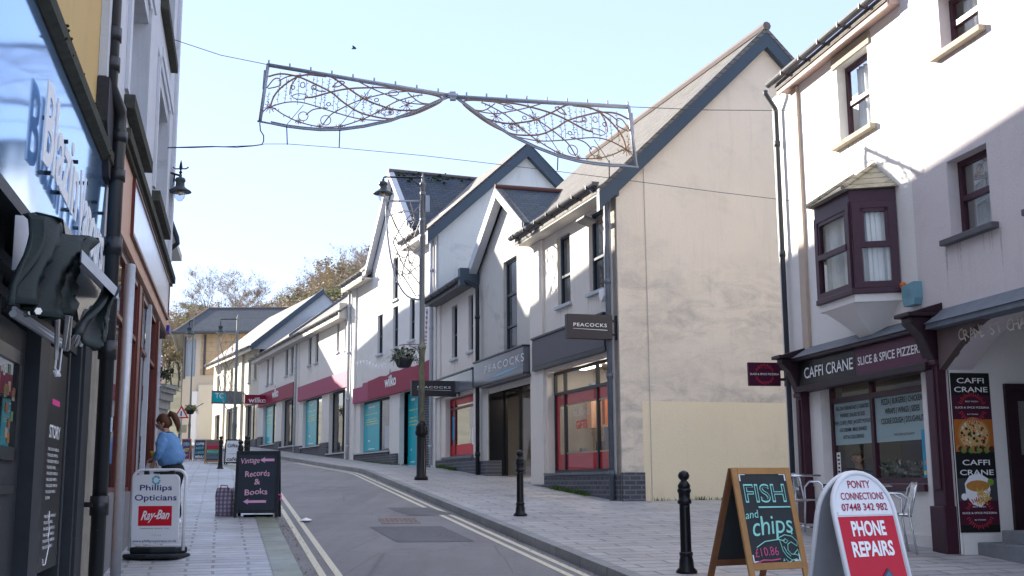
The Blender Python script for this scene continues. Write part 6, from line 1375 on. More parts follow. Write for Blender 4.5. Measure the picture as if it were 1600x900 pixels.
b=MB(); b.tube([LC-Vector((.03,0,0)),LC2+Vector((.03,0,0))],.05,8).box(LC.x,LC2.x,LC.y-.04,LC.y+.04,LC.z-.08,LC.z+.05); b.build('centre_clamp',M['wire'],dl)
def wire(pts,label,r=.006,mat='gutter'):
    t=thing('support_wire',tuple(pts[0]),label,'wire'); b=MB(); b.smooth=True; b.tube(pts,r,5); b.build('cable',M[mat],t); return t
wT,wL=Vector(FL.w(3.19,.05,8.59)),Vector(FL.w(3.0,.05,6.75)); cT,cL=Vector(FC.w(3.5,.05,7.19)),Vector(FC.w(3.38,.05,5.73))
wire([wT,wT.lerp(L0,.5)-Vector((0,0,.05)),L0,],'thin wire holding the light display to the tall white building'); wire([LR,LR.lerp(cT,.5)-Vector((0,0,.02)),cT],'thin wire from the light display across to the top of the cafe wall')
lw_=[wL]+[Vector(atY(u,v,17.15)) for u,v in ((300,231),(405,227),(413,225),(450,225),(530,231),(660,243),(865,267),(960,279),(1120,300))]+[cL]
wire(lw_,'sagging lower guy wire of the light display, crossing the sky from wall to wall',.005)
dw=thing('dangling_cable',tuple(atY(410,200,17.2)),'loose cable and droppers hanging from the light display down to the lower wire','cable')
b=MB(); b.smooth=True; b.tube([atY(u,v,17.22) for u,v in ((406,192),(407,204),(412,212),(412,221),(409,226),(395,228),(370,230),(330,229),(290,230),(262,231))],.010,5); b.build('cable',M['dark'],dw)
for a in (((448,197),(449,226)),((531,203),(530,231)),((872,237),(871,266)),((952,251),(952,278))): b=MB(); b.tube([atY(*a[0],17.15),atY(*a[1],17.15)],.009,5); b.build('dropper',M['dark'],dw)
# bird
bc=atY(553,76,45); t=thing('bird',bc,'tiny dark bird flying high in the sky above the light display','bird')
b=MB(); x,y,z=bc; b.ball(bc,.07,8,(1.7,.5,.45)); b.quad((x-.05,y,z+.03),(x+.1,y,z+.03),(x+.0,y+.2,z+.08),(x-.05,y+.18,z+.08)).quad((x-.05,y,z+.03),(x+.1,y,z+.03),(x+.0,y-.2,z+.06),(x-.05,y-.18,z+.06)); b.build('body',M['gutter'],t)
# ================================================================== boards, chairs, people, plants
class Loc:
    """local frame: s to the right, o towards the viewer, z up; lean tips the face back"""
    def __init__(f,p,yaw,lean=0.):
        f.p=Vector(p); y=R(yaw); f.d=Vector((math.cos(y),math.sin(y),0)); f.h=Vector((math.sin(y),-math.cos(y),0)); l=R(lean)
        f.u=Vector((-f.h.x*math.sin(l),-f.h.y*math.sin(l),math.cos(l))); f.n=f.d.cross(f.u)*1.
        if f.n.dot(f.h)<0: f.n=-f.n
    def w(f,s,o,z): return tuple(f.p+f.d*s+f.n*o+f.u*z)
# --- optician's swing sign
p=gz(243,872,-.078); p=(p[0],p[1]+.0,p[2]); T=thing('swing_sign',p,'white swing sign of an optician with a red panel, on a black rubber base','sandwich board')
Q=Loc(p,-3,1.5)
b=MB(Q); n=16; pts=[(-.31,.10)]
b.prism([(-.315,-.22,.0),(.315,-.22,.0),(.315,.16,.0),(.26,.24,.0),(0,.30,0),(-.26,.24,.0),(-.315,.16,.0)],(0,0,.05)); b.prism([(-.305,-.16,.05),(.305,-.16,.05),(.26,.1,.05),(0,.18,.05),(-.26,.1,.05)],(0,0,.07)); b.build('base',M['rubber'],T,.02)
b=MB(Q); b.smooth=True; r=.10; W_=.30; Ht=.955
arc=[(-W_,0,.08),(-W_,0,Ht-r)]+[(-W_+r-r*math.cos(a),0,Ht-r+r*math.sin(a)) for a in [i*.2618 for i in range(1,7)]]+[(W_-r+r*math.sin(a),0,Ht-r+r*math.cos(a)) for a in [i*.2618 for i in range(0,7)]]+[(W_,0,.08)]
b.tube(arc,.018,10); b.build('frame',plain('white_powder_coat',(.75,.75,.76),.35,var=.05),T)
def rrect(x0,x1,z0,z1,r,o): 
    out=[]
    for cx_,cz_,a0 in ((x1-r,z1-r,0),(x0+r,z1-r,1.571),(x0+r,z0+r,3.142),(x1-r,z0+r,4.712)):
        out+=[(cx_+r*math.cos(a0+i*.314),o,cz_+r*math.sin(a0+i*.314)) for i in range(6)]
    return out
Q2=Loc(p,-3,-2.5); Q2.p=Vector(Q.w(0,.02,0))
b=MB(Q2); b.prism(rrect(-.262,.262,.155,.905,.06,0),(0,.025,0)); pan=b.build('panel',plain('sign_white',(.78,.79,.8),.3,var=.02),T)
b=MB(Q); b.box(-.17,-.12,-.01,.03,.90,.945).box(.12,.17,-.01,.03,.9,.945).box(-.07,.16,-.012,.012,.915,.935); b.build('hinges',M['dark'],T)
l=MB(); navy=plain('navy_ink',(.02,.03,.16),.5); 
def bt(l,Qf,body,s,z,h,w_,mat,al='C',o=.027,**k): l.m(mat); l.text(body,Qf.w(s,o,z),Qf.d,Qf.u,h,w_,al=al,**k)
bt(l,Q2,'Phillips',.0,.735,.062,.36,navy,bold=.012); bt(l,Q2,'Opticians',.0,.625,.066,.47,navy,bold=.012); 
l.m(M['red']); l.quad(*[Q2.w(s,.0265,z) for s,z in ((-.19,.35),(.185,.35),(.185,.565),(-.19,.565))])
bt(l,Q2,'Ray-Ban',.0,.42,.10,.32,M['whitei'],o=.0285,shear=.5,bold=.02,jit=.06)
bt(l,Q2,'GENUINE SINCE 1937',0.,.315,.014,.33,M['gutter']); bt(l,Q2,'Close',0.02,.24,.022,.11,M['pale']); bt(l,Q2,'www.phillipsopticians.co.uk',0,.175,.026,.49,navy,bold=.008)
l.m(plain('swirl_teal',(.03,.4,.5),.5))
for i in range(20): a0=i*.3+.3; a1=a0+.31; l.m([plain('swirl_teal',(.03,.4,.5),.5),plain('swirl_pale',(.3,.55,.62),.5)][i%3==0]); l.quad(*[Q2.w(r*math.cos(a),.0268,.845+r*math.sin(a)) for r,a in ((.03,a0),(.05,a0),(.05,a1),(.03,a1))])
l.build('lettering',None,pan)
# --- records and books board
p=gz(399,809,-.078); T=thing('chalk_board',p,'black chalk board with pink writing about vintage records and books, on the left pavement','sandwich board')
Q=Loc(p,3,6); 
def aboard(Q,T,w_,h,leg,fmat,bmat,inner,ft=.05,back=14.,th=.025,z0=.12,rear=True):
    b=MB(Q); b.box(-w_/2,-w_/2+ft,0,-th,0,h).box(w_/2-ft,w_/2,0,-th,0,h).box(-w_/2+ft,w_/2-ft,0,-th,h-ft,h).box(-w_/2+ft,w_/2-ft,0,-th,z0,z0+ft); b.build('frame',fmat,T,.004)
    b=MB(Q); b.box(-w_/2+ft,w_/2-ft,-th*.35,-th*.7,z0+ft,h-ft); pn=b.build('board',bmat,T)
    if rear:
        top=Vector(Q.w(0,-th,h)); g=Loc((0,0,0),0,0); ln=Loc(Q.p,math.degrees(math.atan2(Q.d.y,Q.d.x)),0)
        bk=Vector((-Q.h.x,-Q.h.y,0)); 
        def wr(s,o,z): # rear frame hanging from the top, feet behind
            f=1-z/h; base=Q.p+Q.d*s; a=top-Q.p; a=Vector((a.x,a.y,0)); 
            foot=base+a+bk*(back*h/57.3*1.0); foot.z=Q.p.z+.0; tp=base+a; tp.z=top.z; q=foot.lerp(tp,z/h); return tuple(q+bk*o)
        class RR: pass
        rr=RR(); rr.w=wr
        b=MB(rr); b.box(-w_/2,-w_/2+ft,0,th,0,h).box(w_/2-ft,w_/2,0,th,0,h).box(-w_/2+ft,w_/2-ft,0,th,z0,z0+ft).box(-w_/2+ft,w_/2-ft,0,th,h-ft,h); b.build('frame',inner,T)
        b=MB(rr); b.box(-w_/2+ft,w_/2-ft,.004,th-.006,z0+ft,h-ft); b.build('board',bmat,T)
    return pn
pn=aboard(Q,T,.67,1.02,.1,plain('board_black',(.02,.024,.03),.5,var=.3),plain('chalk_slate',(.03,.04,.055),.6,var=.25,scale=4),plain('board_black',(.02,.024,.03)),.05,12,z0=.07)
l=MB(); O_=-.004; C=M['chalkp']
bt(l,Q,'Vintage',-.12,.83,.085,.28,C,o=O_,bold=.012,jit=.12,shear=.1); bt(l,Q,'Records',.0,.63,.09,.37,C,o=O_,bold=.012,jit=.1); bt(l,Q,'&',-.0,.50,.09,.09,C,o=O_,bold=.012,jit=.1); bt(l,Q,'Books',-.01,.35,.09,.34,C,o=O_,bold=.012,jit=.1)
l.m(plain('pink_arrow',(.75,.4,.6),.7,var=.1))
for s0,s1,z in ((.03,.25,.88),(-.2,.15,.245)):
    l.add([Q.w(s,O_,zz) for s,zz in ((s0,z),(s0+.08,z+.045),(s0+.07,z+.018),(s1,z+.02),(s1,z-.02),(s0+.07,z-.02),(s0+.08,z-.045))],[tuple(range(7))],raw=True)
l.build('chalk_writing',None,pn)
b=MB(Q); b.tube([(.34,.0,.35),(.38,.02,.33),(.37,.02,.27),(.40,.02,.25)],.012,5); b.build('pink_ribbon',plain('pink_ribbon',(.7,.1,.4),.6),T)
b=MB(); x,y,z=p; b.lathe((x-.0,y+.1,z),[(.0,0.04),(.02,.04)],4) if False else b.tube([Q.w(-.2,-.12,.03),Q.w(.25,-.12,.03)],.03,6); b.build('weight_bar',M['black'],T)
# plaid bag
p=gz(351,806,-.078); T=thing('plaid_bag',p,'blue and red plaid woven shopping bag standing against the records board','bag')
mp_,nt,bb=nt_new('plaid_weave'); P=pos(nt); w1_=nd(nt,'ShaderNodeTexWave'); w1_.inputs['Scale'].default_value=5; nt.links.new(mapv(nt,P,(1,1,0)),w1_.inputs[0]); w2_=nd(nt,'ShaderNodeTexWave',bands_direction='Z'); w2_.inputs['Scale'].default_value=5; nt.links.new(P,w2_.inputs[0])
c1=mixc(nt,ramp(nt,w1_.outputs['Fac'],[(.5,(0,0,0)),(.6,(.7,)*3)]),(.35,.36,.42),(.03,.05,.16)); c2=mixc(nt,ramp(nt,w2_.outputs['Fac'],[(.55,(0,0,0)),(.65,(.7,)*3)]),c1,(.22,.05,.07)); nt.links.new(c2,bb.inputs['Base Color'])
b=MB(); b.smooth=True; x,y,z=p; nz=9; vs=[]; ns=14
for j in range(nz):
    f=j/(nz-1); 
    for k in range(ns):
        a=2*math.pi*k/ns; ex=.13*(1+.12*math.sin(f*3.1)); ey=.10*(1-.55*f**3); cx=abs(math.cos(a))**.5*math.copysign(1,math.cos(a)); sy=abs(math.sin(a))**.5*math.copysign(1,math.sin(a))
        vs.append((x+ex*cx+.012*math.sin(5*a+f*7),y+ey*sy+.012*math.sin(4*a+f*9),z+.42*f+.015*math.sin(a*3)*f))
b.add(vs,[(j*ns+k,j*ns+(k+1)%ns,(j+1)*ns+(k+1)%ns,(j+1)*ns+k) for j in range(nz-1) for k in range(ns)]+[tuple(range(ns))[::-1],tuple(range((nz-1)*ns,nz*ns))],raw=True); b.build('bag',mp_,T)
b=MB(); b.smooth=True
b.tube([(x-.06,y-.05,z+.4),(x-.05,y-.09,z+.47),(x+.05,y-.09,z+.46),(x+.06,y-.05,z+.4)],.008,6); b.build('handle',M['magl'],T)
# --- fish and chips board
M['pine']=plain('varnished_pine',(.42,.22,.08),.45,var=.25,scale=12)
p=(2.40,10.55,G(2.40,10.55)); T=thing('chalk_board',p,'wooden framed chalk board reading FISH and chips with a drawn fish, right pavement','sandwich board')
Q=Loc(p,25,13)
pn=aboard(Q,T,.66,1.09,.1,M['pine'],plain('chalk_slate2',(.035,.042,.045),.55,var=.3,scale=3),plain('pine_dark',(.25,.11,.05),.6,var=.3),.062,22,z0=.16)
l=MB(); O_=-.003; C=M['chalk']
def outline(body,s,z,h,w_,m,g=.012): bt(l,Q,body,s,z,h,w_,m,o=O_,bold=.02); bt(l,Q,body,s+.0,z+h*.05,h*.9,w_*.97,plain('chalk_slate2',(.035,.042,.045)),o=O_+.002,bold=-.012)
outline('FISH',.0,.77,.17,.46,C)
l.m(C); l.quad(*[Q.w(s,O_,z) for s,z in ((-.1,.715),(.26,.715),(.26,.727),(-.1,.73))])
bt(l,Q,'and',-.19,.62,.075,.15,C,o=O_,jit=.1,shear=.15); bt(l,Q,'chips',.01,.47,.18,.45,C,o=O_,shear=.12,jit=.08)
l.tube([Q.w(s,O_,z) for s,z in ((-.2,.36),(-.1,.41),(.05,.425),(.12,.41))],.005,4)
bt(l,Q,'£10.86',-.1,.28,.08,.26,M['chalkr'],o=O_,jit=.08); l.m(M['chalkr']); l.tube([Q.w(s,O_,z) for s,z in ((-.24,.22),(-.15,.245),(-.05,.24),(.04,.25))],.007,4)
l.m(C)
def crv(pts): l.tube([Q.w(s,O_,z) for s,z in pts],.0045,4)
ctr=(.17,.34)
fish=[(.06,.44),(.13,.465),(.21,.45),(.26,.40),(.25,.36),(.19,.40),(.15,.38),(.14,.33),(.17,.29),(.22,.285),(.26,.27),(.265,.22),(.22,.245),(.17,.235),(.12,.27),(.085,.32),(.075,.38),(.06,.44)]
crv(fish); crv([(.10,.41),(.13,.43),(.16,.41),(.13,.39),(.10,.41)]); crv([(.2,.29),(.25,.33),(.26,.28)]); crv([(.18,.24),(.13,.215),(.1,.25)]); crv([(.1,.36),(.12,.31),(.16,.27)]); crv([(.21,.47),(.225,.475),(.22,.485),(.21,.47)]); crv([(.07,.23),(.085,.235),(.08,.25),(.07,.23)])
l.m(M['whitei'])
for sx_,sz_ in ((-1,1),(1,1),(-1,-1),(1,-1)):
    x0=sx_*.262; z0=.63+sz_*.405; l.quad(*[Q.w(s,O_,z) for s,z in ((x0,z0),(x0-sx_*.07,z0),(x0-sx_*.07,z0-sz_*.014),(x0,z0-sz_*.014))]); l.quad(*[Q.w(s,O_,z) for s,z in ((x0,z0),(x0-sx_*.014,z0),(x0-sx_*.014,z0-sz_*.07),(x0,z0-sz_*.07))])
l.build('chalk_writing',None,pn)
# --- phone repairs board
p=(2.80,8.85,G(2.80,8.85)); T=thing('phone_repair_board',p,'white arched pavement board with red panel reading PHONE REPAIRS, front right','sandwich board')
Q=Loc(p,30,13); wh=plain('white_powder_coat',(.75,.75,.76),.35)
def arch(Q,w_,h,sh,o): 
    k=[(-w_/2,o,0),(-w_/2,o,sh)]+[(-w_/2*math.cos(a),o,sh+(h-sh)*math.sin(a)) for a in [i*math.pi/14 for i in range(1,14)]]+[(w_/2,o,sh),(w_/2,o,0)]; return k
def pboard(Q,T,front=True):
    b=MB(Q); b.smooth=True; b.tube(arch(Q,.65,1.13,.82,0),.02,10); b.build('frame',wh,T)
    b=MB(Q); b.prism([(a*.93,-.008,c*.985+.004) for a,o,c in arch(Q,.65,1.13,.82,0) if c>0]+[(.302,-.008,.05),(-.302,-.008,.05)],(0,.012,0)) ; return b.build('panel',wh if front else plain('grey_plastic',(.32,.33,.35),.5),T)
pn=pboard(Q,T)
Q3=Loc(Vector(p)-Q.h*.54,30,-13); pboard(Q3,T,False)
b=MB(Q); b.box(-.29,.29,-.012,.012,.80,.83); b.build('cross_bar',wh,T)
l=MB(); l.m(plain('glossy_red',(.52,.0,.02),.25,var=.04)); l.quad(*[Q.w(s,.0055,z) for s,z in ((-.298,.05),(.298,.05),(.298,.79),(-.298,.79))])
dr_=plain('maroon_ink',(.33,.01,.05),.5)
bt(l,Q,'PONTY',.0,1.01,.06,.24,dr_,o=.008,bold=.01); bt(l,Q,'CONNECTIONS',.01,.92,.056,.46,dr_,o=.008,bold=.008); bt(l,Q,'07448 342 982',.01,.835,.056,.49,dr_,o=.008,bold=.014)
bt(l,Q,'PHONE',.0,.645,.11,.36,M['whitei'],o=.008,bold=.035); bt(l,Q,'REPAIRS',.0,.49,.11,.44,M['whitei'],o=.008,bold=.035)
l.build('lettering',None,pn)
l=MB(Q); l.m(plain('phone_dark',(.03,.05,.08),.2)); l.prism([(.03,.009,.33),(.10,.009,.39),(.22,.009,.22),(.15,.009,.16)],(0,.006,0)); l.m(plain('screen_blue',(.08,.13,.2),.2)); l.prism([(.045,.016,.325),(.098,.016,.37),(.205,.016,.22),(.152,.016,.175)],(0,.001,0))
l.m(M['whitei']); l.prism([(-.16,.009,.28),(.06,.009,.27),(.05,.009,.16),(-.14,.009,.16)],(0,.004,0)); l.m(plain('skin_print',(.62,.38,.3),.6)); l.prism([(-.25,.009,.05),(-.24,.009,.18),(-.16,.009,.24),(-.1,.009,.2),(-.12,.009,.1),(-.05,.009,.05)],(0,.005,0)); l.prism([(.14,.009,.05),(.13,.009,.16),(.2,.009,.27),(.24,.009,.24),(.28,.009,.12),(.28,.009,.05)],(0,.004,0)).build('picture',None,pn)
# --- distant boards
def fboard(u0,u1,vt,vb,label,bg,rows,fm=None,white=False):
    q=gnd((u0+u1)/2,vb,-.078); k=q[1]/1790*1.01; w_=(u1-u0)*k; h=(vb-vt)*k
    T=thing('sandwich_board',q,label,'sandwich board','sandwich boards lined up across the left pavement'); Q=Loc(q,2,8)
    pn=aboard(Q,T,w_,h,.1,fm or M['pine'],bg,fm or M['pine'],w_*.08,14,z0=.05)
    l=MB(); n=len(rows)
    for i,(t_,m_,band) in enumerate(rows):
        z1=h*.9-i*h*.8/n; z0=z1-h*.8/n
        if band is not None: l.m(band); l.quad(*[Q.w(s,-.006,z) for s,z in ((-w_*.4,z0),(w_*.4,z0),(w_*.4,z1),(-w_*.4,z1))])
        bt(l,Q,t_,0,z0+.2*(z1-z0),(z1-z0)*.55,w_*.68,m_,o=-.002,bold=.02)
    l.build('chalk_writing',None,pn)
gy=plain('far_slate_grey',(.12,.16,.18),.6); db=plain('far_board_blue',(.03,.06,.14),.6); cg=plain('chalk_green',(.2,.6,.5),.7); W=M['whitei']
fboard(282,296,686,720,'multicoloured sandwich board leftmost of the distant row, beside the woman',plain('far_purple',(.12,.05,.18),.6,var=.5,scale=8),[('OPEN',cg,None),('HOT',M['yellow'],None),('*',plain('o1',(.6,.3,.05)),None)])
fboard(302,320,687,720,'dark blue chalk sandwich board with three white lines, second in the distant row',db,[('COFFEE',W,None),('HOT',cg,None),('LUNCH',cg,None),('MENU',W,None)],plain('o_grey',(.3,.3,.3)))
fboard(319,343,687,724,'sandwich board with red and green bands, tallest of the distant row',gy,[('SANDWICH',M['red'],None),('COFFEES',M['red'],plain('band_red',(.35,.03,.06))),('ROLLS',cg,plain('band_green',(.05,.22,.12))),('LUNCH',db,None),('ooo',M['black'],None)])
fboard(350,373,687,726,'white poster sandwich board beside the far bollards, next to the records board',plain('poster_white2',(.7,.72,.75),.5),[('Gifts',M['gutter'],None),('.',M['pale'],None),('cafe',M['gutter'],None)],M['black'])
# --- chairs and tables outside the café
def make_chair(loc,yaw,label):
    T=thing('bistro_chair',loc,label,'chair','aluminium chairs outside the cafe',0); Q=Loc(loc,yaw)
    for sd in (-1,1):
        b=MB(Q); b.smooth=True; x=.25*sd
        b.tube([(x,-.24,0),(x*.96,-.2,.3),(x*.94,-.18,.44),(x,-.2,.60),(x*1.04,-.1,.67),(x*1.04,.12,.67),(x*1.02,.2,.63),(x*.98,.23,.5),(x*.96,.24,.42),(x*1.,.27,0)],.0125,8); b.build('side_frame',M['alu'],T)
    b=MB(Q); b.smooth=True; b.tube([(-.24,-.2,.42),(-.24,.22,.44),(.24,.22,.44),(.24,-.2,.42),(-.24,-.2,.42)],.012,8); b.build('seat_frame',M['alu'],T)
    b=MB(Q)
    for i in range(7): o=-.18+i*.062; b.box(-.225,.225,o,o+.045,.435,.447)
    b.build('seat',M['alu'],T)
    b=MB(Q); b.smooth=True; b.tube([(-.235,-.2,.44),(-.225,-.27,.72),(-.17,-.31,.78),(.17,-.31,.78),(.225,-.27,.72),(.235,-.2,.44)],.0125,8); b.build('back_frame',M['alu'],T)
    b=MB(Q); 
    for i in range(5): s=-.16+i*.08; b.prism([(s-.028,-.225,.5),(s+.028,-.225,.5),(s+.028,-.30,.77),(s-.028,-.30,.77)],(0,-.006,0))
    b.build('backrest',M['alu'],T); return T
cx=gz(1430,842); make_chair((4.22,13.15,G(4.22,13.15)),62+180+20,'aluminium chair right of the table, its back against the right plum pilaster')
make_chair((3.72,15.25,G(3.72,15.25)),20,'aluminium chair left of the phone repairs board, by the left plum pilaster')
def table(loc,label):
    T=thing('cafe_table',loc,label,'table','round aluminium tables outside the cafe'); x,y,z=loc
    b=MB(); b.lathe(loc,[(.33,.70),(.35,.705),(.35,.725),(.33,.73),(0,.731)],28); b.build('tabletop',M['alu'],T)
    b=MB(); b.smooth=True; b.lathe(loc,[(.03,.02),(.03,.7)],10)
    for a in (0.4,1.97,3.54,5.11): b.tube([(x,y,z+.06),(x+.28*math.cos(a),y+.28*math.sin(a),z+.02)],.016,6)
    b.build('pedestal',M['alu'],T)
table((4.12,13.75,G(4.12,13.75)),'round aluminium table under the right half of the cafe window')
table((3.85,15.9,G(3.85,15.9)),'round aluminium table under the left end of the cafe window')
# small things on the ground
T=thing('manhole_cover',gz(622,813,-.1),'rectangular rusty manhole cover set in the road between the dark patches','manhole cover'); b=MB(); q=[Vector(gnd(u,v,-.104)) for u,v in ((592,810),(648,809),(656,817),(598,818))]
rustm=plain('rusty_cover',(.16,.12,.1),.7,var=.5,scale=12); b.quad(*q); b.build('plate',rustm,T); b=MB(); 
for a,c in zip(q,q[1:]+q[:1]): b.tube([a,c],.012,4)
for i in range(1,8): b.tube([q[0].lerp(q[1],i/8),q[3].lerp(q[2],i/8)],.006,4)
b.build('rim',plain('rim_pink',(.35,.28,.26),.7),T)
p=gz(478,815,-.105); T=thing('litter',p,'crumpled white paper litter lying on the road near the left yellow lines','litter'); b=MB(); random.seed(3)
b.add([(p[0]+.1*math.cos(a)*random.uniform(.6,1.4),p[1]+.16*math.sin(a),p[2]+.02) for a in [i*.7 for i in range(9)]]+[(p[0],p[1],p[2]+.06)],[(i,(i+1)%9,9) for i in range(9)]); b.build('paper',M['whitei'],T)
# weeds along the plinths
def weeds(pts,n,label,h=(.04,.12)):
    T=MB(); 
    for i in range(n):
        k=random.random()*(len(pts)-1); a,c=pts[int(k)],pts[int(k)+1]; f=k-int(k); x=a[0]+(c[0]-a[0])*f+random.gauss(0,.03); y=a[1]+(c[1]-a[1])*f+random.gauss(0,.03); z=G(x,y); L=random.uniform(*h); an=random.random()*6.28; w_=random.uniform(.008,.02)
        dx,dy=math.cos(an)*L*.5,math.sin(an)*L*.5; T.quad((x-dy*.3,y+dx*.3,z),(x+dy*.3,y-dx*.3,z),(x+dx,y+dy,z+L))
    o=T.build('weeds',plain('weed_green',(.07,.13,.02),.8,var=.4),None); return tag(o,label,'weeds',kind='stuff')
A_=FP.w(1.3,.12,0); B_=FP.w(3.4,.12,0); weeds([A_,B_],260,'green weeds along the brick plinth under the red-bordered window')
A_=FP.w(11,.12,0); B_=FP.w(13,.12,0); weeds([A_,B_],260,'green weeds along the brick plinth of the far clothes shop bay')
A_=FG.w(.6,.05,0); B_=FG.w(3.4,.05,0); weeds([A_,B_],160,'weeds at the foot of the beige gable wall',(.03,.09))
A_=FW.w(2.5,.12,0); B_=FW.w(8,.12,0); weeds([A_,B_],220,'weeds along the store plinth near the entrance',(.03,.08))
A_=FL.w(-3.,.25,0); B_=FL.w(-.2,.25,0)
# moss tufts on the console
c=atY(251,594,20.2); T=thing('plant_trough',c,'straggly plants growing on the shop console below the barber pole','plant'); b=MB(); leaves(b,c,.18,160,(1,1,.9),(.05,.12),GM+[plain('twig_brown',(.12,.08,.05),.8)]); b.build('plants',None,T)
# --- far parked car
p=gnd(300,693,-.1); T=thing('parked_car',p,'dark blue car parked far up the street behind the sandwich boards','car'); Q=Loc(p,8)
cb=plain('car_blue',(.02,.035,.06),.2); b=MB(Q); b.smooth=False
prof_=[(-.9,.25),(-.92,.6),(-.86,.88),(-.66,1.0),(-.55,1.42),(.55,1.42),(.66,1.0),(.86,.88),(.92,.6),(.9,.25)]
b.prism([(x,0,z) for x,z in prof_ if z<1.05],(0,-.0-4.1,0)); b.prism([(-.68,-1.1,1.0),(-.55,-1.6,1.45),(.55,-1.6,1.45),(.68,-1.1,1.0)],(0,-2.2,0)); b.build('body',cb,T,.05)
b=MB(Q); b.quad((-.62,-1.09,1.04),(.62,-1.09,1.04),(.52,-1.52,1.40),(-.52,-1.52,1.40)); b.build('windscreen',M['glassr'],T)
for s in (-.78,.78):
    for o in (-.8,-3.3): b=MB(Q); b.tube([(s-.1,o,.32),(s+.1,o,.32)],.32,16); b.build('wheel',M['rubber'],T)
    b=MB(Q); b.box(s-.12,s+.1,.0,.03,.68,.84); b.build('headlight',M['pale'],T)
b=MB(Q); b.box(-.26,.26,.0,.02,.42,.54); b.build('number_plate',M['whitei'],T)
# ================================================================== people
def skin(name,V,E,Rr,mat,par,sub=2,root=0):
    org=par.location; me=bpy.data.meshes.new(name); me.from_pydata([tuple(Vector(v)-org) for v in V],E,[]); ob=bpy.data.objects.new(name,me); COL.objects.link(ob); ob.parent=par
    m=ob.modifiers.new('skin','SKIN'); m.use_smooth_shade=True
    if not me.skin_vertices: return ob
    for i,r in enumerate(Rr):
        sv=me.skin_vertices[0].data[i]; sv.radius=(r,r) if not isinstance(r,tuple) else r; sv.use_root=(i==root)
    s=ob.modifiers.new('sub','SUBSURF'); s.levels=sub; s.render_levels=sub; me.materials.append(mat)
    if name in ('sweatshirt','hooded_top','leggings'):
        s.levels=s.render_levels=3; tx=bpy.data.textures.new('cloth_folds','CLOUDS'); tx.noise_scale=.11; tx.noise_depth=2
        d=ob.modifiers.new('folds','DISPLACE'); d.texture=tx; d.strength=.055 if name!='leggings' else .02; d.mid_level=.5
    return ob
SK=plain('skin_tone',(.50,.27,.19),.5,var=.08); HR=plain('brown_hair',(.10,.035,.015),.5,var=.5,scale=40)
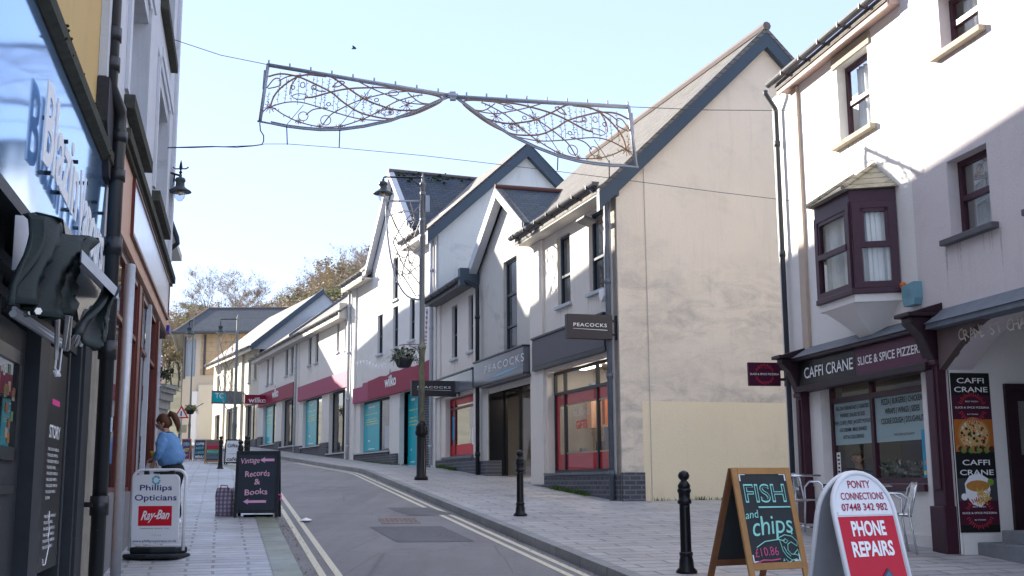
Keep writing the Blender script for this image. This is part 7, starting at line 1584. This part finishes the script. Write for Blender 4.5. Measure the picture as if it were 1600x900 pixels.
def headmesh(c,face,tilt,par,R_=.105,hair='pony',skinm=None,glasses=True,hm=None):
    """head with brow, nose, lips, chin and ears; face = horizontal facing direction"""
    f=Vector(face).normalized(); s=Vector((-f.y,f.x,0)); u=Vector((0,0,1)); q=Matrix.Rotation(tilt,3,s); f=q@f; u=q@u; c=Vector(c)
    P=lambda a,b_,d: tuple(c+f*a+s*b_+u*d)
    b=MB(); b.smooth=True; n=20; m=16; vs=[]
    for j in range(m+1):
        t=math.pi*j/m
        for k in range(n):
            a=2*math.pi*k/n; x,y,z=math.sin(t)*math.cos(a),math.sin(t)*math.sin(a),math.cos(t)
            X=x*.098; Y=y*.076; Z=z*.118
            if z<0: Y*=1-.30*(-z)**1.3; X*=1-.18*(-z) if x<0 else 1-.02*(-z)
            if x>0:
                X*=1-.10*math.exp(-((z+.0)/.18)**2)*(1-math.exp(-((abs(y)-.38)/.2)**2)*0)
                X-=.012*math.exp(-((z-.05)/.13)**2)*math.exp(-((abs(y)-.36)/.18)**2)       # eye sockets
                X+=.028*math.exp(-((z+.22)/.13)**2)*math.exp(-(y/.13)**2)+.012*math.exp(-((z+.02)/.16)**2)*math.exp(-(y/.1)**2)   # nose
                X+=.009*math.exp(-((z+.5)/.09)**2)*math.exp(-(y/.3)**2)                    # lips
                X+=.012*math.exp(-((z+.86)/.13)**2)*math.exp(-(y/.35)**2)                  # chin
            vs.append(P(X,Y,Z))
    b.add(vs,[(j*n+k,j*n+(k+1)%n,(j+1)*n+(k+1)%n,(j+1)*n+k) for j in range(m) for k in range(n)],raw=True)
    hd_=b.build('head',skinm or SK,par)
    for sd in (-1,1):
        b=MB(); b.smooth=True; o=P(0,.076*sd,-.005); b.ball(o,.03,8,(.7,.35,1.)); b.build('ear',skinm or SK,hd_)
        b=MB(); b.ball(P(.078,.030*sd,.008),.013,8); b.build('eye',M['whitei'],hd_); b=MB(); b.ball(P(.089,.030*sd,.008),.005,6); b.build('pupil',M['blacki'],hd_)
    b=MB(); b.tube([P(.090,-.022,-.060),P(.099,0,-.058),P(.090,.022,-.060)],[.003,.006,.003],6); b.build('mouth',plain('lips',(.45,.14,.12),.5),hd_)
    # hair shell
    b=MB(); b.smooth=True; vs=[]; hm=hm or HR
    for j in range(m+1):
        t=math.pi*j/m
        for k in range(n):
            a=2*math.pi*k/n; x,y,z=math.sin(t)*math.cos(a),math.sin(t)*math.sin(a),math.cos(t)
            g=1.13+.03*math.sin(k*2.3+j); lim=(.35 if x>.35 else (-.15 if x>-.1 else -.7))
            if z<lim: g=.93
            vs.append(P(x*.098*g-.006,y*.078*g,z*.120*g+.004))
    b.add(vs,[(j*n+k,j*n+(k+1)%n,(j+1)*n+(k+1)%n,(j+1)*n+k) for j in range(m) for k in range(n)],raw=True); b.build('hair',hm,hd_)
    if hair=='pony':
        b=MB(); b.smooth=True
        b.tube([P(-.09,0,.07),P(-.13,0,.10),P(-.165,0,.06),P(-.18,.0,-.03),P(-.175,.01,-.12),P(-.15,.01,-.18)],[.028,.045,.05,.048,.035,.008],10)
        for i in range(14): d=random.uniform(-.03,.03); b.tube([P(-.12,d,.08),P(-.18+d*.3,d*1.5,-.02),P(-.17+d,d*2,-.17+random.uniform(-.05,.03))],[.012,.01,.002],5)
        b.build('ponytail',hm,hd_)
    if glasses:
        b=MB()
        for sd in (-1,1): b.tube([P(.108+.0*a,.031*sd+.023*math.cos(a),.006+.018*math.sin(a)) for a in [i*.628 for i in range(11)]],.0025,5); b.tube([P(.105,.054*sd,.01),P(.0,.08*sd,.012)],.0025,4)
        b.build('glasses',M['black'],hd_)
    return hd_
def hand(w_,d,side,par,mat,curl=.5,palm=None):
    """palm with four curled fingers and a thumb"""
    w_=Vector(w_); d=Vector(d).normalized(); pn=Vector(palm or (0,0,-1)); sd=d.cross(pn).normalized()*side; pn=sd.cross(d)*side
    V=[w_,w_+d*.05,w_+d*.085]; E=[(0,1),(1,2)]; Rr=[(.024,.017),(.034,.015),(.036,.013)]
    for i,(off,L) in enumerate(((-.030,.072),(-.010,.082),(.011,.076),(.031,.058))):
        a=w_+d*.08+sd*off; k=len(V); c=curl; p1=a+(d*math.cos(c*.5)+pn*math.sin(c*.5))*L*.42; p2=p1+(d*math.cos(c*1.3)+pn*math.sin(c*1.3))*L*.33; p3=p2+(d*math.cos(c*2)+pn*math.sin(c*2))*L*.25
        V+=[a,p1,p2,p3]; E+=[(2,k),(k,k+1),(k+1,k+2),(k+2,k+3)]; Rr+=[.0095,.009,.0082,.0065]
    k=len(V); a=w_+d*.03-sd*.028; p1=a+(d*.6-sd*.7+pn*.2).normalized()*.036; p2=p1+(d*.85-sd*.3+pn*.3).normalized()*.03; V+=[a,p1,p2]; E+=[(1,k),(k,k+1),(k+1,k+2)]; Rr+=[.012,.011,.008]
    return skin('hand',V,E,Rr,mat,par,1)
# woman leaning towards the shop window
YW=16.6; gw=G(atY(266,720,YW)[0],YW)-.078
def wp(u,v,dy=0.): return Vector(atY(u,v,YW+dy))
pel=wp(267,722); T=thing('person',(pel.x,pel.y,gw),'woman with brown ponytail, blue sweatshirt and black leggings leaning towards the left shop window','person')
chest=wp(262,692); neck=wp(260,675,-.02); shf=wp(256,682,-.17); shb=wp(263,682,.15); elf=wp(250,706,-.25); wrf=wp(241,721,-.14); elb=wp(254,708,.18); wrb=wp(240,715,.12); waist=wp(266,707)
kn=[Vector((pel.x-.02,pel.y-.11,gw+.46)),Vector((pel.x+.02,pel.y+.11,gw+.46))]; an=[Vector((pel.x+.04,pel.y-.12,gw+.07)),Vector((pel.x+.1,pel.y+.12,gw+.07))]; toe=[a+Vector((-.16,0,-.04)) for a in an]
hip=[pel+Vector((0,-.09,-.04)),pel+Vector((0,.09,-.04))]
hc=wp(256,661,-.02)
V=[pel,waist,chest,neck,hc,shf,elf,wrf,shb,elb,wrb,hip[0],kn[0],an[0],toe[0],hip[1],kn[1],an[1],toe[1]]
E=[(0,1),(1,2),(2,3),(3,4),(2,5),(5,6),(6,7),(2,8),(8,9),(9,10),(0,11),(11,12),(12,13),(13,14),(0,15),(15,16),(16,17),(17,18)]
bd=skin('body',V,E,[.06,.07,.09,.05,.05,.045,.035,.026,.045,.035,.026,.06,.05,.035,.03,.06,.05,.035,.03],SK,T)
SWM=plain('sweatshirt_blue',(.15,.31,.56),.9,var=.15,scale=14,bm=.25); LG=plain('leggings_black',(.012,.013,.016),.7,var=.2)
wr1=elf.lerp(wrf,.9); wr2=elb.lerp(wrb,.9)
V=[wp(267,716),waist,chest,chest.lerp(neck,.7),shf,elf,wr1,shb,elb,wr2]
V[0]=pel+Vector((.04,0,-.09)); skin('sweatshirt',V,[(0,1),(1,2),(2,3),(2,4),(4,5),(5,6),(2,7),(7,8),(8,9)],[(.215,.215),(.20,.21),(.16,.19),(.075,.09),.088,.072,.045,.088,.072,.045],SWM,T)
V=[pel+Vector((.02,0,.06)),pel+Vector((.05,0,-.10)),hip[0]+Vector((.03,0,-.08)),kn[0],an[0],hip[1]+Vector((.03,0,-.08)),kn[1],an[1]]
skin('leggings',V,[(0,1),(1,2),(2,3),(3,4),(1,5),(5,6),(6,7)],[(.17,.17),(.225,.215),.17,.1,.06,.17,.1,.06],LG,T)
for i in (0,1): skin('shoe',[an[i]+Vector((.05,0,-.035)),an[i]+Vector((-.05,0,-.03)),toe[i]+Vector((-.03,0,-.0))],[(0,1),(1,2)],[.045,.048,.035],M['whitei'],T,1)
headmesh(hc,(-1,-.15,0),.35,T)
hand(wr1+(wrf-wr1)*.5,(wrf-elf),1,T,SK,.8); hand(wr2+(wrb-wr2)*.5,(wrb-elb),-1,T,SK,.8)
# white bag and yellow cloth she holds
p=wp(236,726); T2=thing('carrier_bag',(p.x,p.y,p.z),'crumpled white plastic bag held by the woman at the shop window','bag'); b=MB(); b.smooth=True; vs=[]
for j in range(8):
    for k in range(12): a=2*math.pi*k/12; r=.05+.08*math.sin(j/7*2.6)+.015*math.sin(k*2.3+j*1.7); vs.append((p.x+r*math.cos(a),p.y+r*.7*math.sin(a),p.z+.02-.045*j))
b.add(vs,[(j*12+k,j*12+(k+1)%12,(j+1)*12+(k+1)%12,(j+1)*12+k) for j in range(7) for k in range(12)]+[tuple(range(84,96))]); b.build('bag',plain('bag_white',(.7,.7,.72),.4),T2)
p=wp(240,711,.1); T3=thing('yellow_cloth',(p.x,p.y,p.z),'yellow cleaning cloth in the hand of the woman','cloth'); b=MB(); b.ball(p,.045,8,(1,.8,1.1)); b.ball((p.x-.03,p.y,p.z+.03),.03,6); b.build('cloth',plain('cloth_yellow',(.6,.45,.05),.9,bm=.3),T3)
# man sitting behind the café window
q=FC.px(1340,716,-.75); hc=Vector(FC.w(q[0],-.75,q[1])); T=thing('person',(hc.x,hc.y,hc.z-1.2),'man in a dark blue hooded top sitting behind the cafe window','person')
fd=Vector((-.55,-.83,0)); sd=Vector((-fd.y,fd.x,0)); nk=hc-Vector((0,0,.14))-fd*.02; ch_=nk-Vector((0,0,.22)); pl_=nk-Vector((0,0,.62))-fd*.05; kn_=[pl_+fd*.42+sd*x for x in (-.12,.12)]; ft_=[k-Vector((0,0,.44)) for k in kn_]
V=[pl_,ch_,nk,hc,ch_+sd*.2+Vector((0,0,.13)),ch_+sd*.27-Vector((0,0,.17)),ch_+sd*.12+fd*.25-Vector((0,0,.25)),ch_-sd*.2+Vector((0,0,.13)),ch_-sd*.27-Vector((0,0,.17)),ch_-sd*.12+fd*.25-Vector((0,0,.25)),kn_[0],ft_[0],kn_[1],ft_[1]]
E=[(0,1),(1,2),(2,3),(1,4),(4,5),(5,6),(1,7),(7,8),(8,9),(0,10),(10,11),(0,12),(12,13)]
SK2=plain('skin_tone_man',(.52,.3,.22),.5); skin('body',V,E,[.13,.15,.055,.05,.06,.045,.03,.06,.045,.03,.07,.045,.07,.045],SK2,T)
HD=plain('hoodie_navy',(.03,.06,.13),.9,var=.2,bm=.2)
skin('hooded_top',V[:2]+[nk-Vector((0,0,.03))]+V[4:10],[(0,1),(1,2),(1,3),(3,4),(4,5),(1,6),(6,7),(7,8)],[(.17,.16),(.18,.16),.09,.085,.07,.045,.085,.07,.045],HD,T)
skin('trousers',[pl_,kn_[0],ft_[0],kn_[1],ft_[1]],[(0,1),(1,2),(0,3),(3,4)],[.15,.09,.06,.09,.06],M['blackm'],T)
headmesh(hc,fd,.05,T,hair='short',skinm=SK2,glasses=False,hm=plain('dark_hair',(.03,.02,.015),.6,var=.3))
hand(V[6],fd,1,T,SK2,.6); hand(V[9],fd,-1,T,SK2,.6)
b=MB(); e=Vector((0,0,0)); b.tube([nk+fd*.09+sd*.04-Vector((0,0,.05)),nk+fd*.15+sd*.05-Vector((0,0,.2))],.006,5).tube([nk+fd*.09-sd*.04-Vector((0,0,.05)),nk+fd*.15-sd*.05-Vector((0,0,.2))],.006,5); b.build('drawstrings',M['whitei'],T)
# chair he sits on, table and flowers inside the window
T=thing('dining_chair',tuple(pl_-Vector((0,0,.5))),'dark seat under the man behind the cafe window','chair'); b=MB(); x,y,z=pl_-Vector((0,0,.16)); b.box(x-.22,x+.22,y-.2,y+.25,z-.05,z); b.build('seat',M['blackm'],T)
for dx in (-.2,.2):
    for dy in (-.18,.22): b=MB(); b.tube([(x+dx,y+dy,z-.05),(x+dx,y+dy,z-.47)],.015,6); b.build('leg',M['blackm'],T)
q=FC.px(1415,748,-.45); c=Vector(FC.w(q[0],-.45,zst+.05)); T=thing('flower_arrangement',tuple(c),'pink and white flowers with greenery standing inside the cafe window','flowers')
b=MB(); leaves(b,c,.24,260,(1.2,.6,.8),(.05,.13),GM); leaves(b,(c.x,c.y,c.z+.08),.2,50,(1.2,.6,.7),(.05,.09),[plain('petal_pink',(.6,.35,.4),.6),M['whitei'],plain('petal_peach',(.6,.28,.18),.6)]); b.build('flowers',None,T)
T=thing('cafe_inner_table',FC.w(sw0+.2,-.5,zst-.02),'pale table inside the cafe window below the blue poster','table'); b=MB(FC); b.box(sw0+.05,sw1-.1,-.95,-.25,zst-.06,zst-.02); b.build('tabletop',M['pale'],T); b=MB(FC); b.box(sw0+.4,sw0+.46,-.6,-.54,.6,zst-.06).box(sw1-.5,sw1-.44,-.6,-.54,.6,zst-.06); b.build('pedestal',M['dark'],T)
for i in range(2): p=FC.w(sw0+.22+.1*i,-.35,zst-.02); T=thing('sauce_bottle',p,['clear sauce bottle on the cafe window table, nearer the white pillar','second sauce bottle on the cafe window table'][i],'bottle'); b=MB(); b.lathe(p,[(.03,0),(.03,.1),(.012,.14),(.012,.17),(.0,.17)],10); b.build('bottle',M['pale'],T)
# ================================================================== trees on the hill
def mk_tree(seed,h,kind):
    rs=random.Random(seed); tr=MB(); cr=MB(); tw=MB()
    def br(p,d,L,r,lv):
        q=p; pts=[p]; rr=[r]
        for i in range(3): d=(d+Vector((rs.uniform(-.18,.18),rs.uniform(-.18,.18),rs.uniform(-.02,.12)))).normalized(); q=q+d*L/3; pts.append(q); rr.append(r*(1-.22*(i+1)))
        (tr if lv<2 else tw).tube(pts,rr,4 if lv<2 else 3,cap=False)
        if lv<3:
            for i in range([6,5,5][lv]):
                f=rs.uniform(.35,1.); k=min(2,int(f*3)); s=pts[k].lerp(pts[k+1],f*3-k); a=rs.uniform(0,6.28); e=(d*rs.uniform(.5,.9)+Vector((math.cos(a),math.sin(a),rs.uniform(.0,.5)))*.75).normalized(); br(s,e,L*rs.uniform(.45,.65),rr[k]*.5,lv+1)
        else:
            for i in range(12):
                s=pts[rs.randint(1,3)]; e=Vector((rs.uniform(-1,1),rs.uniform(-1,1),rs.uniform(-.2,1))).normalized(); l_=rs.uniform(.3,.9)*h/12; w_=e.cross(Vector((0,0,1))).normalized()*.035; tw.quad(tuple(s-w_),tuple(s+w_),tuple(s+e*l_))
            if kind!='bare':
                for i in range(14 if kind=='green' else 8):
                    s=pts[rs.randint(1,3)]+Vector((rs.gauss(0,.35),rs.gauss(0,.35),rs.gauss(0,.3))); e=Vector((rs.uniform(-1,1),rs.uniform(-1,1),rs.uniform(-1,1))).normalized(); f_=e.cross(Vector((.3,.2,1))).normalized(); z=rs.uniform(.18,.42); cr.m(LM_[kind][rs.randint(0,2)]); cr.quad(tuple(s),tuple(s+(e+f_)*z*.5),tuple(s+e*z),tuple(s+(e-f_)*z*.5))
    br(Vector((0,0,-.5)),Vector((0,0,1)),h*.55,h*.016,0)
    return tr,tw,cr
LM_={'green':[plain('ivy_green',(.2,.23,.1),.8,var=.3),plain('ivy_mid',(.22,.27,.09),.8),plain('ivy_olive',(.3,.3,.12),.8)],'gold':[plain('autumn_gold',(.46,.38,.22),.8),plain('autumn_brown',(.40,.31,.22),.8),plain('autumn_olive',(.36,.33,.2),.8)]}
TWM=plain('winter_twigs',(.40,.33,.27),.9,var=.3,scale=.3); TRM=plain('bark',(.11,.09,.075),.9,var=.4,scale=3)
protos=[]; 
KL={'bare':'bare wintry tree with a haze of fine twigs on the far hillside','green':'ivy green tree on the far hillside','gold':'golden brown autumn tree on the far hillside'}
random.seed(11)
for sd,h,k in ((1,12,'bare'),(2,13,'bare'),(3,11,'gold'),(4,11,'green'),(5,12,'gold'),(6,10,'green')):
    tr,tw,cr=mk_tree(sd,h,k); T=thing('hillside_tree',(0,0,0),KL[k],'tree','trees on the hillside'); tr.build('trunk',TRM,T); o=tw.build('crown',TWM,T)
    if k!='bare': cr.build('foliage',None,T)
    protos.append((T,k))
def tp(u,Y,i,sc,top=None):
    r=ray(u,500); x=r[0]/r[1]*Y; z=hz(x,Y)-.3
    if top is not None: zt=atY(u,top,Y)[2]; sc=max(.55,min(1.5,(zt-z)/12.)); z=zt-12*sc*.93
    T,k=protos[i]
    c=T if not T.get('used') else copy_tree(T); T['used']=1
    c.location=(x,Y,z); c.rotation_euler=(0,0,random.random()*6.28); c.scale=(sc*1.05,sc*1.05,sc)
for (u,top,i) in ((262,492,2),(275,470,4),(290,478,3),(302,452,0),(318,455,3),(334,425,1),(350,440,0),(362,418,1),(378,425,0),(392,440,1),(405,462,4),(422,455,2),(438,452,0),(452,440,4),(468,430,0),(482,418,2),(495,405,0),(508,398,4),(520,390,2),(533,385,0),(545,388,3),(556,382,2),(567,380,0),(580,378,4),(593,380,1),(610,380,2),(640,382,0)):
    tp(u,172+random.uniform(-10,10),i,1,top)
SKL=[(255,497),(300,462),(345,448),(400,462),(440,460),(470,432),(520,400),(560,386),(620,384)]
def skl(u):
    for (a,b_),(c,d) in zip(SKL,SKL[1:]):
        if u<=c: return b_+(d-b_)*(u-a)/(c-a)
    return 384
for q in range(84):
    u=252+q*4.45+random.uniform(-4,4); tp(u,random.uniform(132,166),random.choice((0,2,3,4,5,2,4,1)),1,skl(u)+random.uniform(4,36))
for T,k in protos:
    if 'used' in T: del T['used']
for o in list(bpy.data.objects):
    if 'used' in o.keys(): del o['used']
# fallen leaves and grit gathered along the kerbs and walls
def litter_strip(fn,t0,t1,n,label,dz,mats):
    b=MB(); rs=random.Random(5)
    for i in range(n):
        t=rs.uniform(t0,t1); nn=fn(t)+abs(rs.gauss(0,.12)); x,y=xy(t,nn); z=H(t)+dz+.006; a=rs.random()*6.28; L=rs.uniform(.012,.04); b.m(mats[i%len(mats)]); dx,dy=math.cos(a)*L,math.sin(a)*L
        b.quad((x,y,z),(x+dx*.5-dy*.4,y+dy*.5+dx*.4,z+.004),(x+dx,y+dy,z+.008),(x+dx*.5+dy*.4,y+dy*.5-dx*.4,z+.002))
    o=b.build('fallen_leaves',None,None); return tag(o,label,'leaves',kind='stuff')
LV=[plain('dead_leaf',(.22,.12,.05),.8),plain('pale_leaf',(.35,.27,.14),.8),plain('grit',(.08,.07,.06),.9)]
litter_strip(lambda t:kr(t)-WR+.02,9,30,420,'dead leaves and grit along the left kerb',-.106,LV)
litter_strip(lambda t:kr(t)-.14,9,30,300,'dead leaves and grit along the right kerb',-.106,LV)
litter_strip(lambda t:-.95+ (t-14)*.0,13,18,160,'dead leaves on the pavement by the red-framed shop',-.078,LV)
